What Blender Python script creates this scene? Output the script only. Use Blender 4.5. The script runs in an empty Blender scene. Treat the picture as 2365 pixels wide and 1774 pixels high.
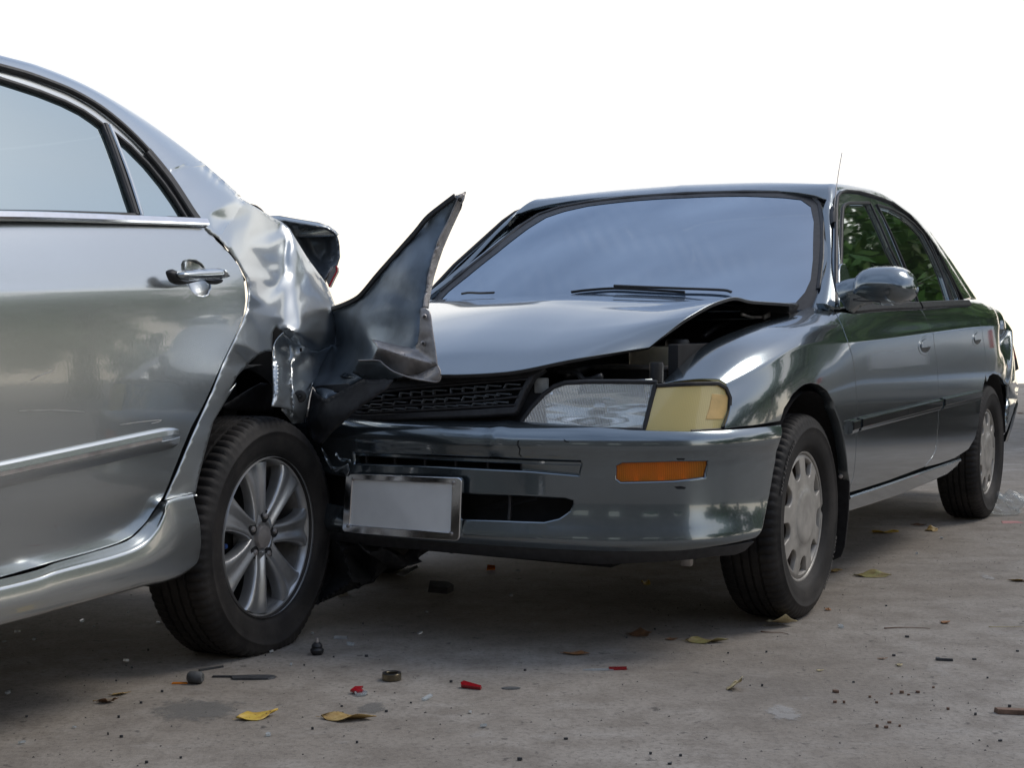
import bpy, bmesh, math, random
import numpy as np
from mathutils import Vector, Matrix
from mathutils.geometry import delaunay_2d_cdt

# ------------------------------------------------------------------ scene, camera, light
scn = bpy.context.scene
COL = scn.collection
FPX, CAMZ = 3300.0, 0.82
PITCH = math.atan((887 - 760) / FPX)
cam_d = bpy.data.cameras.new('camera'); cam = bpy.data.objects.new('camera', cam_d); COL.objects.link(cam)
cam.location = (0, 0, CAMZ); cam.rotation_euler = (math.pi / 2 - PITCH, 0, 0)
cam_d.sensor_width = 36; cam_d.lens = 36 * FPX / 2365; cam_d.clip_start = 0.05; cam_d.clip_end = 2000
scn.camera = cam
scn.view_settings.view_transform = 'Standard'; scn.view_settings.look = 'None'
scn.view_settings.exposure = 0.0; scn.view_settings.gamma = 1.0
SUN_EL, SUN_AZ = math.radians(52), math.radians(68)      # azimuth clockwise from +Y

def build_world():
    w = bpy.data.worlds.new('World'); scn.world = w; w.use_nodes = True
    nt = w.node_tree; nt.nodes.clear()
    N = lambda t: nt.nodes.new(t)
    L = nt.links.new
    out = N('ShaderNodeOutputWorld'); bg = N('ShaderNodeBackground'); bg.inputs[1].default_value = 1.0
    sky = N('ShaderNodeTexSky'); sky.sky_type = 'NISHITA'; sky.sun_disc = False
    sky.sun_elevation = SUN_EL; sky.sun_rotation = SUN_AZ; sky.dust_density = 2.0
    sc = N('ShaderNodeVectorMath'); sc.operation = 'SCALE'; sc.inputs[3].default_value = 0.10
    L(sky.outputs[0], sc.inputs[0])
    tc = N('ShaderNodeTexCoord'); sep = N('ShaderNodeSeparateXYZ'); L(tc.outputs['Generated'], sep.inputs[0])
    mp = N('ShaderNodeMapping'); mp.inputs['Scale'].default_value = (1.3, 1.3, 2.0); L(tc.outputs['Generated'], mp.inputs[0])
    nz = N('ShaderNodeTexNoise'); nz.inputs['Scale'].default_value = 1.7; nz.inputs['Detail'].default_value = 4; nz.inputs['Roughness'].default_value = .45
    L(mp.outputs[0], nz.inputs['Vector'])
    rn = N('ShaderNodeMapRange'); rn.inputs[1].default_value = 0.36; rn.inputs[2].default_value = 0.70
    rn.inputs[3].default_value = 0.30; rn.inputs[4].default_value = 0.80; L(nz.outputs[0], rn.inputs[0])
    el = N('ShaderNodeMapRange'); el.interpolation_type = 'SMOOTHSTEP'
    el.inputs[1].default_value = 0.235; el.inputs[2].default_value = 0.54; el.inputs[3].default_value = 1.0; el.inputs[4].default_value = 0.0
    L(sep.outputs[2], el.inputs[0])
    mx = N('ShaderNodeMath'); mx.operation = 'MAXIMUM'; L(rn.outputs[0], mx.inputs[0]); L(el.outputs[0], mx.inputs[1])
    cl = N('ShaderNodeMix'); cl.data_type = 'RGBA'
    L(el.outputs[0], cl.inputs[0]); cl.inputs[6].default_value = (0.66, 0.80, 1.06, 1); cl.inputs[7].default_value = (1.22, 1.21, 1.18, 1)
    wm = N('ShaderNodeMapRange'); wm.interpolation_type = 'SMOOTHSTEP'; wm.inputs[1].default_value = 0.0; wm.inputs[2].default_value = 0.17; L(sep.outputs[2], wm.inputs[0])
    wc = N('ShaderNodeMix'); wc.data_type = 'RGBA'; L(wm.outputs[0], wc.inputs[0]); wc.inputs[6].default_value = (1.42, 1.26, 1.02, 1); wc.inputs[7].default_value = (1.20, 1.20, 1.19, 1); L(wc.outputs[2], cl.inputs[7])
    mix = N('ShaderNodeMix'); mix.data_type = 'RGBA'
    L(mx.outputs[0], mix.inputs[0]); L(sc.outputs[0], mix.inputs[6]); L(cl.outputs[2], mix.inputs[7])
    L(mix.outputs[2], bg.inputs[0]); L(bg.outputs[0], out.inputs[0])
build_world()
sd = bpy.data.lights.new('sun', 'SUN'); sd.energy = 1.3; sd.angle = math.radians(24); sd.color = (1.0, 0.94, 0.85)
sun = bpy.data.objects.new('sun', sd); COL.objects.link(sun); sun.location = (12, 5, 16)
_s = Vector((math.sin(SUN_AZ) * math.cos(SUN_EL), math.cos(SUN_AZ) * math.cos(SUN_EL), math.sin(SUN_EL)))
sun.rotation_euler = (-_s).to_track_quat('-Z', 'Y').to_euler()

# ------------------------------------------------------------------ photograph measuring helpers
# the photograph was measured in enlarged crops: tag -> (x0, y0, scale)
CROP = {'N': (0, 0, 1), 'F': (0, 0, 2365 / 2212), 'Z1': (0, 100, 600 / 2212), 'Z2': (0, 500, 600 / 2212), 'Z3': (0, 900, 600 / 2212),
        'Z4': (450, 420, 650 / 2210), 'Z5': (350, 850, 650 / 2210), 'Z6': (0, 1300, 1200 / 2212),
        'G1': (700, 700, 600 / 2212), 'G2': (1150, 650, 700 / 2212), 'G3': (950, 380, 1000 / 2212), 'G4': (1850, 380, 515 / 2212),
        'G5': (1850, 680, 515 / 2212), 'G6': (1600, 900, 765 / 2211), 'G7': (1165, 1300, 1200 / 2212), 'G8': (700, 1000, 1000 / 2212),
        'T1': (1640, 930, 300 / 995), 'T2': (600, 640, 300 / 1244), 'T3': (560, 460, 300 / 1914)}
def PX(tag, *pts):
    a = CROP[tag]
    return [(a[0] + x * a[2], a[1] + y * a[2]) for x, y in pts]
CP, SP = math.cos(PITCH), math.sin(PITCH)
def ray(x, y):
    a = (x - 1182.5) / FPX; b = (887 - y) / FPX
    return np.array([a, CP + b * SP, -SP + b * CP])
def ground_pt(tag, x, y, z=0.0):
    (X, Y), = PX(tag, (x, y)); d = ray(X, Y); t = (z - CAMZ) / d[2]
    return Vector((d[0] * t, d[1] * t, z))
class Frame:
    def __init__(s, hub, yh, ang):
        s.f = np.array([-math.sin(ang), -math.cos(ang), 0]); s.l = np.array([-s.f[1], s.f[0], 0])
        s.o = np.array([hub[0], hub[1], 0.]) - s.l * yh
        s.M = np.stack([s.f, s.l, np.array([0, 0, 1.])], 1)      # local->world columns
        s.cl = s.loc(np.array([0, 0, CAMZ]))
        s.rz = math.atan2(s.f[1], s.f[0])
    def loc(s, p): return (np.asarray(p) - s.o) @ s.M
    def wld(s, p): return np.asarray(p) @ s.M.T + s.o
    def proj(s, p):
        q = s.wld(p) - np.array([0, 0, CAMZ])
        dep = q[..., 1] * CP - q[..., 2] * SP; up = q[..., 1] * SP + q[..., 2] * CP
        return np.stack([1182.5 + FPX * q[..., 0] / dep, 887 - FPX * up / dep], -1)
    def hit(s, x, y, axis, val):
        d = ray(x, y) @ s.M
        return s.cl + d * ((val - s.cl[axis]) / d[axis])
    def hitY(s, x, y, depth):                                     # world depth Y
        d = ray(x, y); return s.loc(np.array([0, 0, CAMZ]) + d * (depth / d[1]))
    def hitf(s, x, y, fn, v=.75):
        for _ in range(50):
            p = s.hit(x, y, 1, v); v = .5 * v + .5 * fn(p[0], p[2])
        return s.hit(x, y, 1, v)
FA = Frame((-0.617, 3.64), 0.81, math.radians(25.4))
FB = Frame((0.824, 4.04), 0.80, math.radians(29.9))

# ------------------------------------------------------------------ spline surfaces
def _w(k, t):
    t = np.asarray(t, float)
    i = np.clip(np.searchsorted(k, t, side='right') - 1, 1, len(k) - 3)
    k0, k1, k2, k3 = k[i - 1], k[i], k[i + 1], k[i + 2]
    h = k2 - k1; s = (t - k1) / h; s2, s3 = s * s, s * s * s
    a, b, c, d = 2 * s3 - 3 * s2 + 1, (s3 - 2 * s2 + s) * h, -2 * s3 + 3 * s2, (s3 - s2) * h
    w = np.stack([-b / (k2 - k0), a - d / (k3 - k1), c + b / (k2 - k0), d / (k3 - k1)], -1)
    return i - 1, w
class Grid:
    def __init__(s, us, vs, P):
        P = np.asarray(P, float); us = np.asarray(us, float); vs = np.asarray(vs, float)
        s.dom = (us[0], us[-1], vs[0], vs[-1])
        s.us = np.concatenate([[2 * us[0] - us[1]], us, [2 * us[-1] - us[-2]]])
        s.vs = np.concatenate([[2 * vs[0] - vs[1]], vs, [2 * vs[-1] - vs[-2]]])
        P = np.concatenate([2 * P[:1] - P[1:2], P, 2 * P[-1:] - P[-2:-1]], 0)
        s.P = np.concatenate([2 * P[:, :1] - P[:, 1:2], P, 2 * P[:, -1:] - P[:, -2:-1]], 1)
    def __call__(s, u, v):
        iu, wu = _w(s.us, u); iv, wv = _w(s.vs, v)
        r = 0
        for a in range(4):
            for b in range(4):
                r = r + (wu[..., a] * wv[..., b])[..., None] * s.P[iu + a, iv + b]
        return r
class Func:
    def __init__(s, fn, dom): s.fn = fn; s.dom = dom
    def __call__(s, u, v): return np.stack(np.broadcast_arrays(*s.fn(np.asarray(u, float), np.asarray(v, float))), -1)
def sections(us, rows):
    """us = -x stations, rows of (y,z)"""
    n = len(rows[0])
    k = np.concatenate([[0], np.cumsum(np.linalg.norm(np.diff(np.asarray(rows, float), axis=1), axis=2).mean(0))])
    g = Grid(us, k, [[(-u, y, z) for y, z in r] for u, r in zip(us, rows)]); ix = np.arange(n)
    class S_:
        dom = (us[0], us[-1], 0, n - 1)
        def __call__(s, u, v):
            v = np.asarray(v, float); kk = np.interp(v, ix, k) + np.where(v < 0, v * (k[1] - k[0]), 0) + np.where(v > n - 1, (v - n + 1) * (k[-1] - k[-2]), 0)
            return g(u, kk)
    return S_()
def curve(pts, n=None, step=None, closed=False):
    """smooth polyline through pts"""
    p = np.asarray(pts, float)
    if closed: p = np.concatenate([p[-1:], p, p[:2]], 0)
    d = np.concatenate([[0], np.cumsum(np.linalg.norm(np.diff(p, axis=0), axis=1) ** .5 + 1e-9)])
    k = np.concatenate([[2 * d[0] - d[1]], d, [2 * d[-1] - d[-2]]])
    q = np.concatenate([2 * p[:1] - p[1:2], p, 2 * p[-1:] - p[-2:-1]], 0)
    a, b = (d[1], d[-2]) if closed else (d[0], d[-1])
    if n is None:
        L = np.sum(np.linalg.norm(np.diff(p, axis=0), axis=1)); n = max(3, int(L / step) + 1)
    t = np.linspace(a, b, n, endpoint=not closed)
    i, w = _w(k, t)
    return sum(w[:, j, None] * q[i + j] for j in range(4))
def invert(S, F, pts, n=70):
    u0, u1, v0, v1 = S.dom
    eu, ev = (u1 - u0) * .08, (v1 - v0) * .02
    gu, gv = np.meshgrid(np.linspace(u0, u1, n), np.linspace(v0, v1, n), indexing='ij')
    g = F.proj(S(gu.ravel(), gv.ravel()))
    pts = np.asarray(pts, float); uv = np.zeros_like(pts)
    for i, p in enumerate(pts):
        j = np.argmin(((g - p) ** 2).sum(1)); uv[i] = gu.ravel()[j], gv.ravel()[j]
    du, dv = (u1 - u0) * 1e-4, (v1 - v0) * 1e-4
    best = uv.copy(); be = np.full(len(pts), 1e9)
    for _ in range(25):
        p0 = F.proj(S(uv[:, 0], uv[:, 1])); r = pts - p0; e = (r ** 2).sum(1)
        m = e < be; best[m] = uv[m]; be[m] = e[m]
        a = (F.proj(S(uv[:, 0] + du, uv[:, 1])) - p0) / du; b = (F.proj(S(uv[:, 0], uv[:, 1] + dv)) - p0) / dv
        ata = np.stack([np.stack([(a * a).sum(1), (a * b).sum(1)], -1), np.stack([(a * b).sum(1), (b * b).sum(1)], -1)], -2)
        lam = 1e-4 * np.trace(ata, axis1=1, axis2=2)
        ata = ata + np.eye(2) * lam[:, None, None]
        rhs = np.stack([(a * r).sum(1), (b * r).sum(1)], -1)
        st = np.linalg.solve(ata, rhs[..., None])[..., 0]
        st[:, 0] = np.clip(st[:, 0], -(u1 - u0) * .08, (u1 - u0) * .08); st[:, 1] = np.clip(st[:, 1], -(v1 - v0) * .08, (v1 - v0) * .08)
        uv = uv + st
        uv[:, 0] = np.clip(uv[:, 0], u0 - eu, u1 + eu); uv[:, 1] = np.clip(uv[:, 1], v0 - ev, v1 + ev)
    return [tuple(x) for x in best]

# ------------------------------------------------------------------ mesh builders
def link(name, me, mat, parent, smooth=True):
    if mat is not None:
        for m in (mat if isinstance(mat, (list, tuple)) else [mat]): me.materials.append(m)
    if smooth: me.polygons.foreach_set('use_smooth', [True] * len(me.polygons))
    ob = bpy.data.objects.new(name, me); COL.objects.link(ob)
    if parent is not None: ob.parent = parent
    return ob
def mesh(name, V, Fc, mat, parent, smooth=True, sharp=None):
    me = bpy.data.meshes.new(name); me.from_pydata([tuple(map(float, v)) for v in V], [], [tuple(f) for f in Fc]); me.update()
    ob = link(name, me, mat, parent, smooth)
    if sharp is not None and smooth: me.set_sharp_from_angle(angle=math.radians(sharp))
    return ob
def inpoly(P, poly):
    x, y = P[:, 0], P[:, 1]; r = np.zeros(len(P), bool); n = len(poly)
    for i in range(n):
        x1, y1 = poly[i]; x2, y2 = poly[(i + 1) % n]
        if y1 == y2: continue
        c = ((y1 > y) != (y2 > y)) & (x < (x2 - x1) * (y - y1) / (y2 - y1) + x1)
        r ^= c
    return r
def polydist(P, poly):
    d = np.full(len(P), 1e9); poly = np.asarray(poly); n = len(poly)
    for i in range(n):
        a, b = poly[i], poly[(i + 1) % n]; ab = b - a; L = ab @ ab
        if L < 1e-18: continue
        t = np.clip(((P - a) @ ab) / L, 0, 1); q = a + t[:, None] * ab
        d = np.minimum(d, np.hypot(*(P - q).T))
    return d
def densify(poly, h):
    out = []; n = len(poly)
    for i in range(n):
        a, b = np.asarray(poly[i], float), np.asarray(poly[(i + 1) % n], float)
        k = max(1, int(math.ceil(np.hypot(*(b - a)) / h)))
        for j in range(k): out.append(a + (b - a) * j / k)
    return np.array(out)
def area2(p):
    p = np.asarray(p); x, y = p[:, 0], p[:, 1]
    return .5 * np.sum(x * np.roll(y, -1) - y * np.roll(x, -1))
def inset(poly, d):
    p = np.asarray(poly, float); s = 1 if area2(p) > 0 else -1
    a = p - np.roll(p, 1, 0); b = np.roll(p, -1, 0) - p
    a = a / (np.linalg.norm(a, axis=1)[:, None] + 1e-12); b = b / (np.linalg.norm(b, axis=1)[:, None] + 1e-12)
    na = np.stack([-a[:, 1], a[:, 0]], 1) * s; nb = np.stack([-b[:, 1], b[:, 0]], 1) * s
    m = na + nb; L = np.linalg.norm(m, axis=1)[:, None]; m = m / np.maximum(L, 1e-6)
    c = np.clip((m * na).sum(1), .4, 1)[:, None]
    return p + m * d / c
def tri2d(poly, holes, h):
    """triangulate a polygon with holes on an interior grid; returns verts, tris, loops(index lists)"""
    loops = [densify(poly, h)] + [densify(q, h * .7) for q in holes]
    pts = [p for L in loops for p in L]; edges = []; k = 0; ids = []
    for L in loops:
        n = len(L); ids.append(list(range(k, k + n))); edges += [(k + i, k + (i + 1) % n) for i in range(n)]; k += n
    mn, mx = loops[0].min(0), loops[0].max(0)
    gx = np.arange(mn[0] + h * .5, mx[0], h); gy = np.arange(mn[1] + h * .5, mx[1], h * .87)
    G = np.array([(x + (h * .5 if j % 2 else 0), y) for j, y in enumerate(gy) for x in gx]).reshape(-1, 2)
    if len(G):
        ok = inpoly(G, loops[0])
        for q in loops[1:]: ok &= ~inpoly(G, q)
        G = G[ok]
        for q in loops:
            if len(G): G = G[polydist(G, q) > h * .5]
        pts += list(G)
    r = delaunay_2d_cdt([Vector((float(p[0]), float(p[1]))) for p in pts], edges, [], 0, 1e-7)
    V = np.array([tuple(v) for v in r[0]]); T = np.array([f for f in r[2] if len(f) == 3])
    om = {}
    for new, orig in enumerate(r[3]):
        for o in orig: om[o] = new
    c = V[T].mean(1); ok = inpoly(c, loops[0])
    for q in loops[1:]: ok &= ~inpoly(c, q)
    a = V[T[:, 1]] - V[T[:, 0]]; b = V[T[:, 2]] - V[T[:, 0]]; ar = a[:, 0] * b[:, 1] - a[:, 1] * b[:, 0]
    ok &= np.abs(ar) > 1e-12
    T = T[ok]; ar = ar[ok]; T[ar < 0] = T[ar < 0][:, ::-1]
    lp = []
    for L in ids:
        q = [om[i] for i in L if i in om]; lp.append([a for i, a in enumerate(q) if a != q[i - 1]])
    return V, T, lp
def sheet(name, S, poly, mat, parent, holes=(), h=.022, gap=.0, flange=.014, hole_flange=None, out=(0, 1, 0), offset=0., mirror=False,
          relief=None, round_=.0018, flange_mat=None):
    """a pressed panel lying on surface S: outline poly in (u,v), rounded turned-in edge"""
    P = np.asarray(poly, float)
    um, vm = P.mean(0); e = 1e-3
    # metric scale
    us = P[:, 0]; vs = P[:, 1]
    su = np.median(np.linalg.norm(S(us + e, vs) - S(us - e, vs), axis=1)) / (2 * e)
    sv = np.median(np.linalg.norm(S(us, vs + e) - S(us, vs - e), axis=1)) / (2 * e)
    sc = np.array([su, sv])
    P2 = P * sc
    if gap: P2 = inset(P2, gap)
    H2 = [np.asarray(q, float) * sc for q in holes]
    V, T, lp = tri2d(P2, H2, h)
    uv = V / sc
    def pos(a):
        p = S(a[:, 0], a[:, 1]); du = S(a[:, 0] + e / su, a[:, 1]) - S(a[:, 0] - e / su, a[:, 1]); dv = S(a[:, 0], a[:, 1] + e / sv) - S(a[:, 0], a[:, 1] - e / sv)
        n = np.cross(du, dv); n /= np.linalg.norm(n, axis=1)[:, None] + 1e-15
        return p, n
    p, n = pos(uv)
    sg = 1 if (n @ np.asarray(out, float)).mean() > 0 else -1
    n = n * sg
    if relief is not None:
        r = lambda a: relief(S(a[:, 0], a[:, 1]))
        p = p + n * r(uv)[:, None]
        # perturbed normals by finite differences
        def pp(a):
            q, m = pos(a); return q + m * sg * r(a)[:, None]
        eu = np.array([.002 / su, 0]); ev = np.array([0, .002 / sv])
        n = np.cross(pp(uv + eu) - pp(uv - eu), pp(uv + ev) - pp(uv - ev)); n /= np.linalg.norm(n, axis=1)[:, None] + 1e-15; n *= sg
    p = p + n * offset
    Vt = [p]; Nt = [n]; Fc = [tuple(t) if sg > 0 else tuple(t[::-1]) for t in T]; base = len(p); mi = [0] * len(Fc)
    for k, L in enumerate(lp):
        dep = flange if k == 0 else (flange if hole_flange is None else hole_flange)
        if not dep: continue
        q = p[L]; m = n[L]
        tg = np.roll(q, -1, 0) - np.roll(q, 1, 0); tg /= np.linalg.norm(tg, axis=1)[:, None] + 1e-12
        o = np.cross(tg, m); o /= np.linalg.norm(o, axis=1)[:, None] + 1e-12
        # outward = away from the sheet
        A2 = area2(V[L]); s = 1 if (A2 > 0) == (sg > 0) else -1
        if k > 0: s = -s
        o = o * s
        r = round_; rings = [(q + o * r * .6 - m * r * .25, (m * .8 + o * .6)), (q + o * r - m * r, (m * .2 + o)), (q + o * r - m * dep, o)]
        prev = list(L); nl = len(L)
        for ri, (rp, rn) in enumerate(rings):
            rn = rn / (np.linalg.norm(rn, axis=1)[:, None] + 1e-12)
            Vt.append(rp); Nt.append(rn); cur = list(range(base, base + nl)); base += nl
            for i in range(nl):
                j = (i + 1) % nl; f = (prev[i], prev[j], cur[j], cur[i])
                ccw = (A2 > 0) if k == 0 else (A2 < 0)
                if (ccw and sg > 0) or (not ccw and sg < 0): f = f[::-1]
                Fc.append(f); mi.append(1 if (flange_mat and ri == 2) else 0)
            prev = cur
    Vt = np.concatenate(Vt); Nt = np.concatenate(Nt)
    if mirror:
        Vt = Vt * np.array([1, -1, 1]); Nt = Nt * np.array([1, -1, 1]); Fc = [f[::-1] for f in Fc]
    me = bpy.data.meshes.new(name); me.from_pydata(Vt.tolist(), [], Fc); me.update()
    if flange_mat: me.polygons.foreach_set('material_index', mi)
    ob = link(name, me, [mat, flange_mat] if flange_mat else mat, parent)
    li = np.zeros(len(me.loops), int); me.loops.foreach_get('vertex_index', li)
    me.normals_split_custom_set(Nt[li].tolist())
    return ob
def pxsheet(name, F, poly, ctrl, mat, parent, creases=(), h=9, smooth=3, axis=1, thick=.002, holes=(), noise=0.0, sharp=38):
    """torn or crushed sheet metal: outline and control points seen in the photograph, each control with its own place across the car
    (axis 1 = local y, axis 'Y' = distance in metres)"""
    V, T, lp = tri2d(np.asarray(poly, float), [np.asarray(q, float) for q in holes], h)
    c = np.array([(a, b) for a, b, _ in ctrl]); val = np.array([d for _, _, d in ctrl])
    ed = []
    key = {(round(a, 3), round(b, 3)): i for i, (a, b) in enumerate(c)}
    for cr in creases:
        ii = [key[(round(a, 3), round(b, 3))] for a, b in cr]; ed += list(zip(ii[:-1], ii[1:]))
    r = delaunay_2d_cdt([Vector(map(float, q)) for q in c], ed, [], 0, 1e-6)
    cv = np.array([tuple(v) for v in r[0]]); val2 = np.zeros(len(cv))
    for new, o in enumerate(r[3]):
        if len(o): val2[new] = val[o[0]]
        else: val2[new] = val[np.argmin(((c - cv[new]) ** 2).sum(1))]
    out = np.zeros(len(V)); done = np.zeros(len(V), bool)
    for t in r[2]:
        a, b, d = cv[t[0]], cv[t[1]], cv[t[2]]
        det = (b[1] - d[1]) * (a[0] - d[0]) + (d[0] - b[0]) * (a[1] - d[1])
        if abs(det) < 1e-9: continue
        w0 = ((b[1] - d[1]) * (V[:, 0] - d[0]) + (d[0] - b[0]) * (V[:, 1] - d[1])) / det
        w1 = ((d[1] - a[1]) * (V[:, 0] - d[0]) + (a[0] - d[0]) * (V[:, 1] - d[1])) / det
        w2 = 1 - w0 - w1; m = (w0 > -1e-6) & (w1 > -1e-6) & (w2 > -1e-6) & ~done
        out[m] = w0[m] * val2[t[0]] + w1[m] * val2[t[1]] + w2[m] * val2[t[2]]; done |= m
    for i in np.where(~done)[0]:
        d2 = ((c - V[i]) ** 2).sum(1); j = np.argsort(d2)[:3]; w = 1 / (d2[j] + 1); out[i] = (val[j] * w).sum() / w.sum()
    nb = [set() for _ in V]
    for t in T:
        for i in range(3): nb[t[i]].update((t[(i + 1) % 3], t[(i + 2) % 3]))
    for _ in range(smooth):
        o2 = out.copy()
        for i, s in enumerate(nb):
            if s: o2[i] = .5 * out[i] + .5 * np.mean(out[list(s)])
        out = o2
    if noise:
        rs = np.random.RandomState(5); ph = rs.rand(6, 3) * 6.28; fr = rs.randn(6, 2) * .06
        for k in range(6): out += noise / 3 * np.sin(V @ fr[k] + ph[k, 0])
    P3 = np.array([F.hitY(v[0], v[1], d) if axis == 'Y' else F.hit(v[0], v[1], axis, d) for v, d in zip(V, out)])
    T = T[:, ::-1]           # image y points down
    ob = mesh(name, P3, T, mat, parent, sharp=sharp)
    if thick:
        m = ob.modifiers.new('thickness', 'SOLIDIFY'); m.thickness = thick; m.offset = -1
    return ob
def inflate(name, poly2, fmap, R, depth, mat, parent, h=.01, back=True, power=.5, sharp=None):
    """rounded body: outline in a plane, domed by depth within R of the edge. fmap(u,v,height)->xyz"""
    V, T, lp = tri2d(np.asarray(poly2, float), [], h)
    d = np.minimum(polydist(V, densify(poly2, h)) / R, 1); d[lp[0]] = 0
    hh = depth * (1 - (1 - d) ** 2) ** power
    P = [fmap(u, v, k) for (u, v), k in zip(V, hh)]; Fc = [tuple(t) for t in T]
    if back:
        n = len(P); L = lp[0]; dupe = {i: i for i in L}
        P2 = [fmap(u, v, -abs(depth) * .12 if i not in dupe else 0) for i, (u, v) in enumerate(V)]
        mp = {}
        for i in range(len(V)):
            if i in dupe: mp[i] = i
            else: mp[i] = len(P); P.append(P2[i])
        Fc += [tuple(mp[i] for i in t[::-1]) for t in T]
    P = np.array(P)
    ob = mesh(name, P, Fc, mat, parent, sharp=sharp)
    bm = bmesh.new(); bm.from_mesh(ob.data); bmesh.ops.recalc_face_normals(bm, faces=bm.faces); bm.to_mesh(ob.data); bm.free()
    return ob
def frames(path, nrm=None, closed=False):
    p = np.asarray(path, float)
    t = (np.roll(p, -1, 0) - np.roll(p, 1, 0)) if closed else np.gradient(p, axis=0)
    t /= np.linalg.norm(t, axis=1)[:, None] + 1e-12
    if nrm is None:
        up = np.array([0, 0, 1.]) if abs(t[:, 2]).mean() < .8 else np.array([1., 0, 0]); nrm = np.tile(up, (len(p), 1))
    nrm = np.asarray(nrm, float)
    if nrm.ndim == 1: nrm = np.tile(nrm, (len(p), 1))
    n = nrm - (nrm * t).sum(1)[:, None] * t; n /= np.linalg.norm(n, axis=1)[:, None] + 1e-12
    return p, t, n, np.cross(n, t)
def sweep(name, path, prof, mat, parent, nrm=None, closed=False, scale=None, sharp=35):
    """prof: closed list of (side, out) offsets"""
    p, t, n, b = frames(path, nrm, closed); m = len(prof); V = []; Fc = []
    for i in range(len(p)):
        s = 1 if scale is None else scale[i]
        for a, o in prof: V.append(p[i] + b[i] * a * s + n[i] * o * s)
    N = len(p)
    for i in range(N if closed else N - 1):
        for k in range(m):
            a, c = i * m + k, i * m + (k + 1) % m; j = (i + 1) % N
            Fc.append((a, c, j * m + (k + 1) % m, j * m + k))
    if not closed: Fc += [tuple(range(m))[::-1], tuple(range((N - 1) * m, N * m))]
    ob = mesh(name, V, Fc, mat, parent, sharp=sharp)
    bm = bmesh.new(); bm.from_mesh(ob.data); bmesh.ops.recalc_face_normals(bm, faces=bm.faces); bm.to_mesh(ob.data); bm.free()
    if sharp: ob.data.set_sharp_from_angle(angle=math.radians(sharp))
    return ob
def ring_prof(r, k=8, ry=None): return [(r * math.cos(2 * math.pi * i / k), (ry or r) * math.sin(2 * math.pi * i / k)) for i in range(k)]
def tube(name, path, r, mat, parent, k=8, closed=False, scale=None): return sweep(name, path, ring_prof(r, k), mat, parent, closed=closed, scale=scale, sharp=None if k > 5 else 35)
def strip_prof(w, t, b=None):
    b = b if b is not None else min(w, t) * .3
    return [(-w / 2, 0), (-w / 2, t - b), (-w / 2 + b, t), (w / 2 - b, t), (w / 2, t - b), (w / 2, 0)]
def box(name, c, s, mat, parent, rot=(0, 0, 0), bevel=.004, seg=2, smooth=True):
    bm = bmesh.new(); bmesh.ops.create_cube(bm, size=1); bmesh.ops.scale(bm, vec=s, verts=bm.verts)
    if bevel: bmesh.ops.bevel(bm, geom=bm.edges[:], offset=min(bevel, min(s) * .45), segments=seg, affect='EDGES', profile=.5)
    me = bpy.data.meshes.new(name); bm.to_mesh(me); bm.free()
    ob = link(name, me, mat, parent, smooth); ob.location = c; ob.rotation_euler = rot
    if smooth: me.set_sharp_from_angle(angle=math.radians(35))
    return ob
def revolve(name, prof, mat, parent, seg=64, mod=None, close=False, sharp=40):
    """profile of (radius, y) turned about the local y axis"""
    V = []; Fc = []; m = len(prof)
    for i in range(seg):
        a = 2 * math.pi * i / seg
        for k, (r, y) in enumerate(prof):
            if mod: r, y = mod(i, k, r, y)
            V.append((r * math.cos(a), y, r * math.sin(a)))
    for i in range(seg):
        j = (i + 1) % seg
        for k in range(m if close else m - 1):
            l = (k + 1) % m; Fc.append((i * m + k, i * m + l, j * m + l, j * m + k))
    ob = mesh(name, V, Fc, mat, parent, sharp=sharp)
    bm = bmesh.new(); bm.from_mesh(ob.data); bmesh.ops.remove_doubles(bm, verts=bm.verts, dist=1e-6); bmesh.ops.recalc_face_normals(bm, faces=bm.faces); bm.to_mesh(ob.data); bm.free()
    if sharp: ob.data.set_sharp_from_angle(angle=math.radians(sharp))
    return ob
def empty(name, loc=(0, 0, 0), rz=0, parent=None):
    o = bpy.data.objects.new(name, None); COL.objects.link(o); o.location = loc; o.rotation_euler = (0, 0, rz); o.empty_display_size = .1
    if parent: o.parent = parent
    return o
def tag(o, label, cat, group=None, kind=None):
    if label: o['label'] = label
    if cat: o['category'] = cat
    if group: o['group'] = group
    if kind: o['kind'] = kind
    return o
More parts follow.
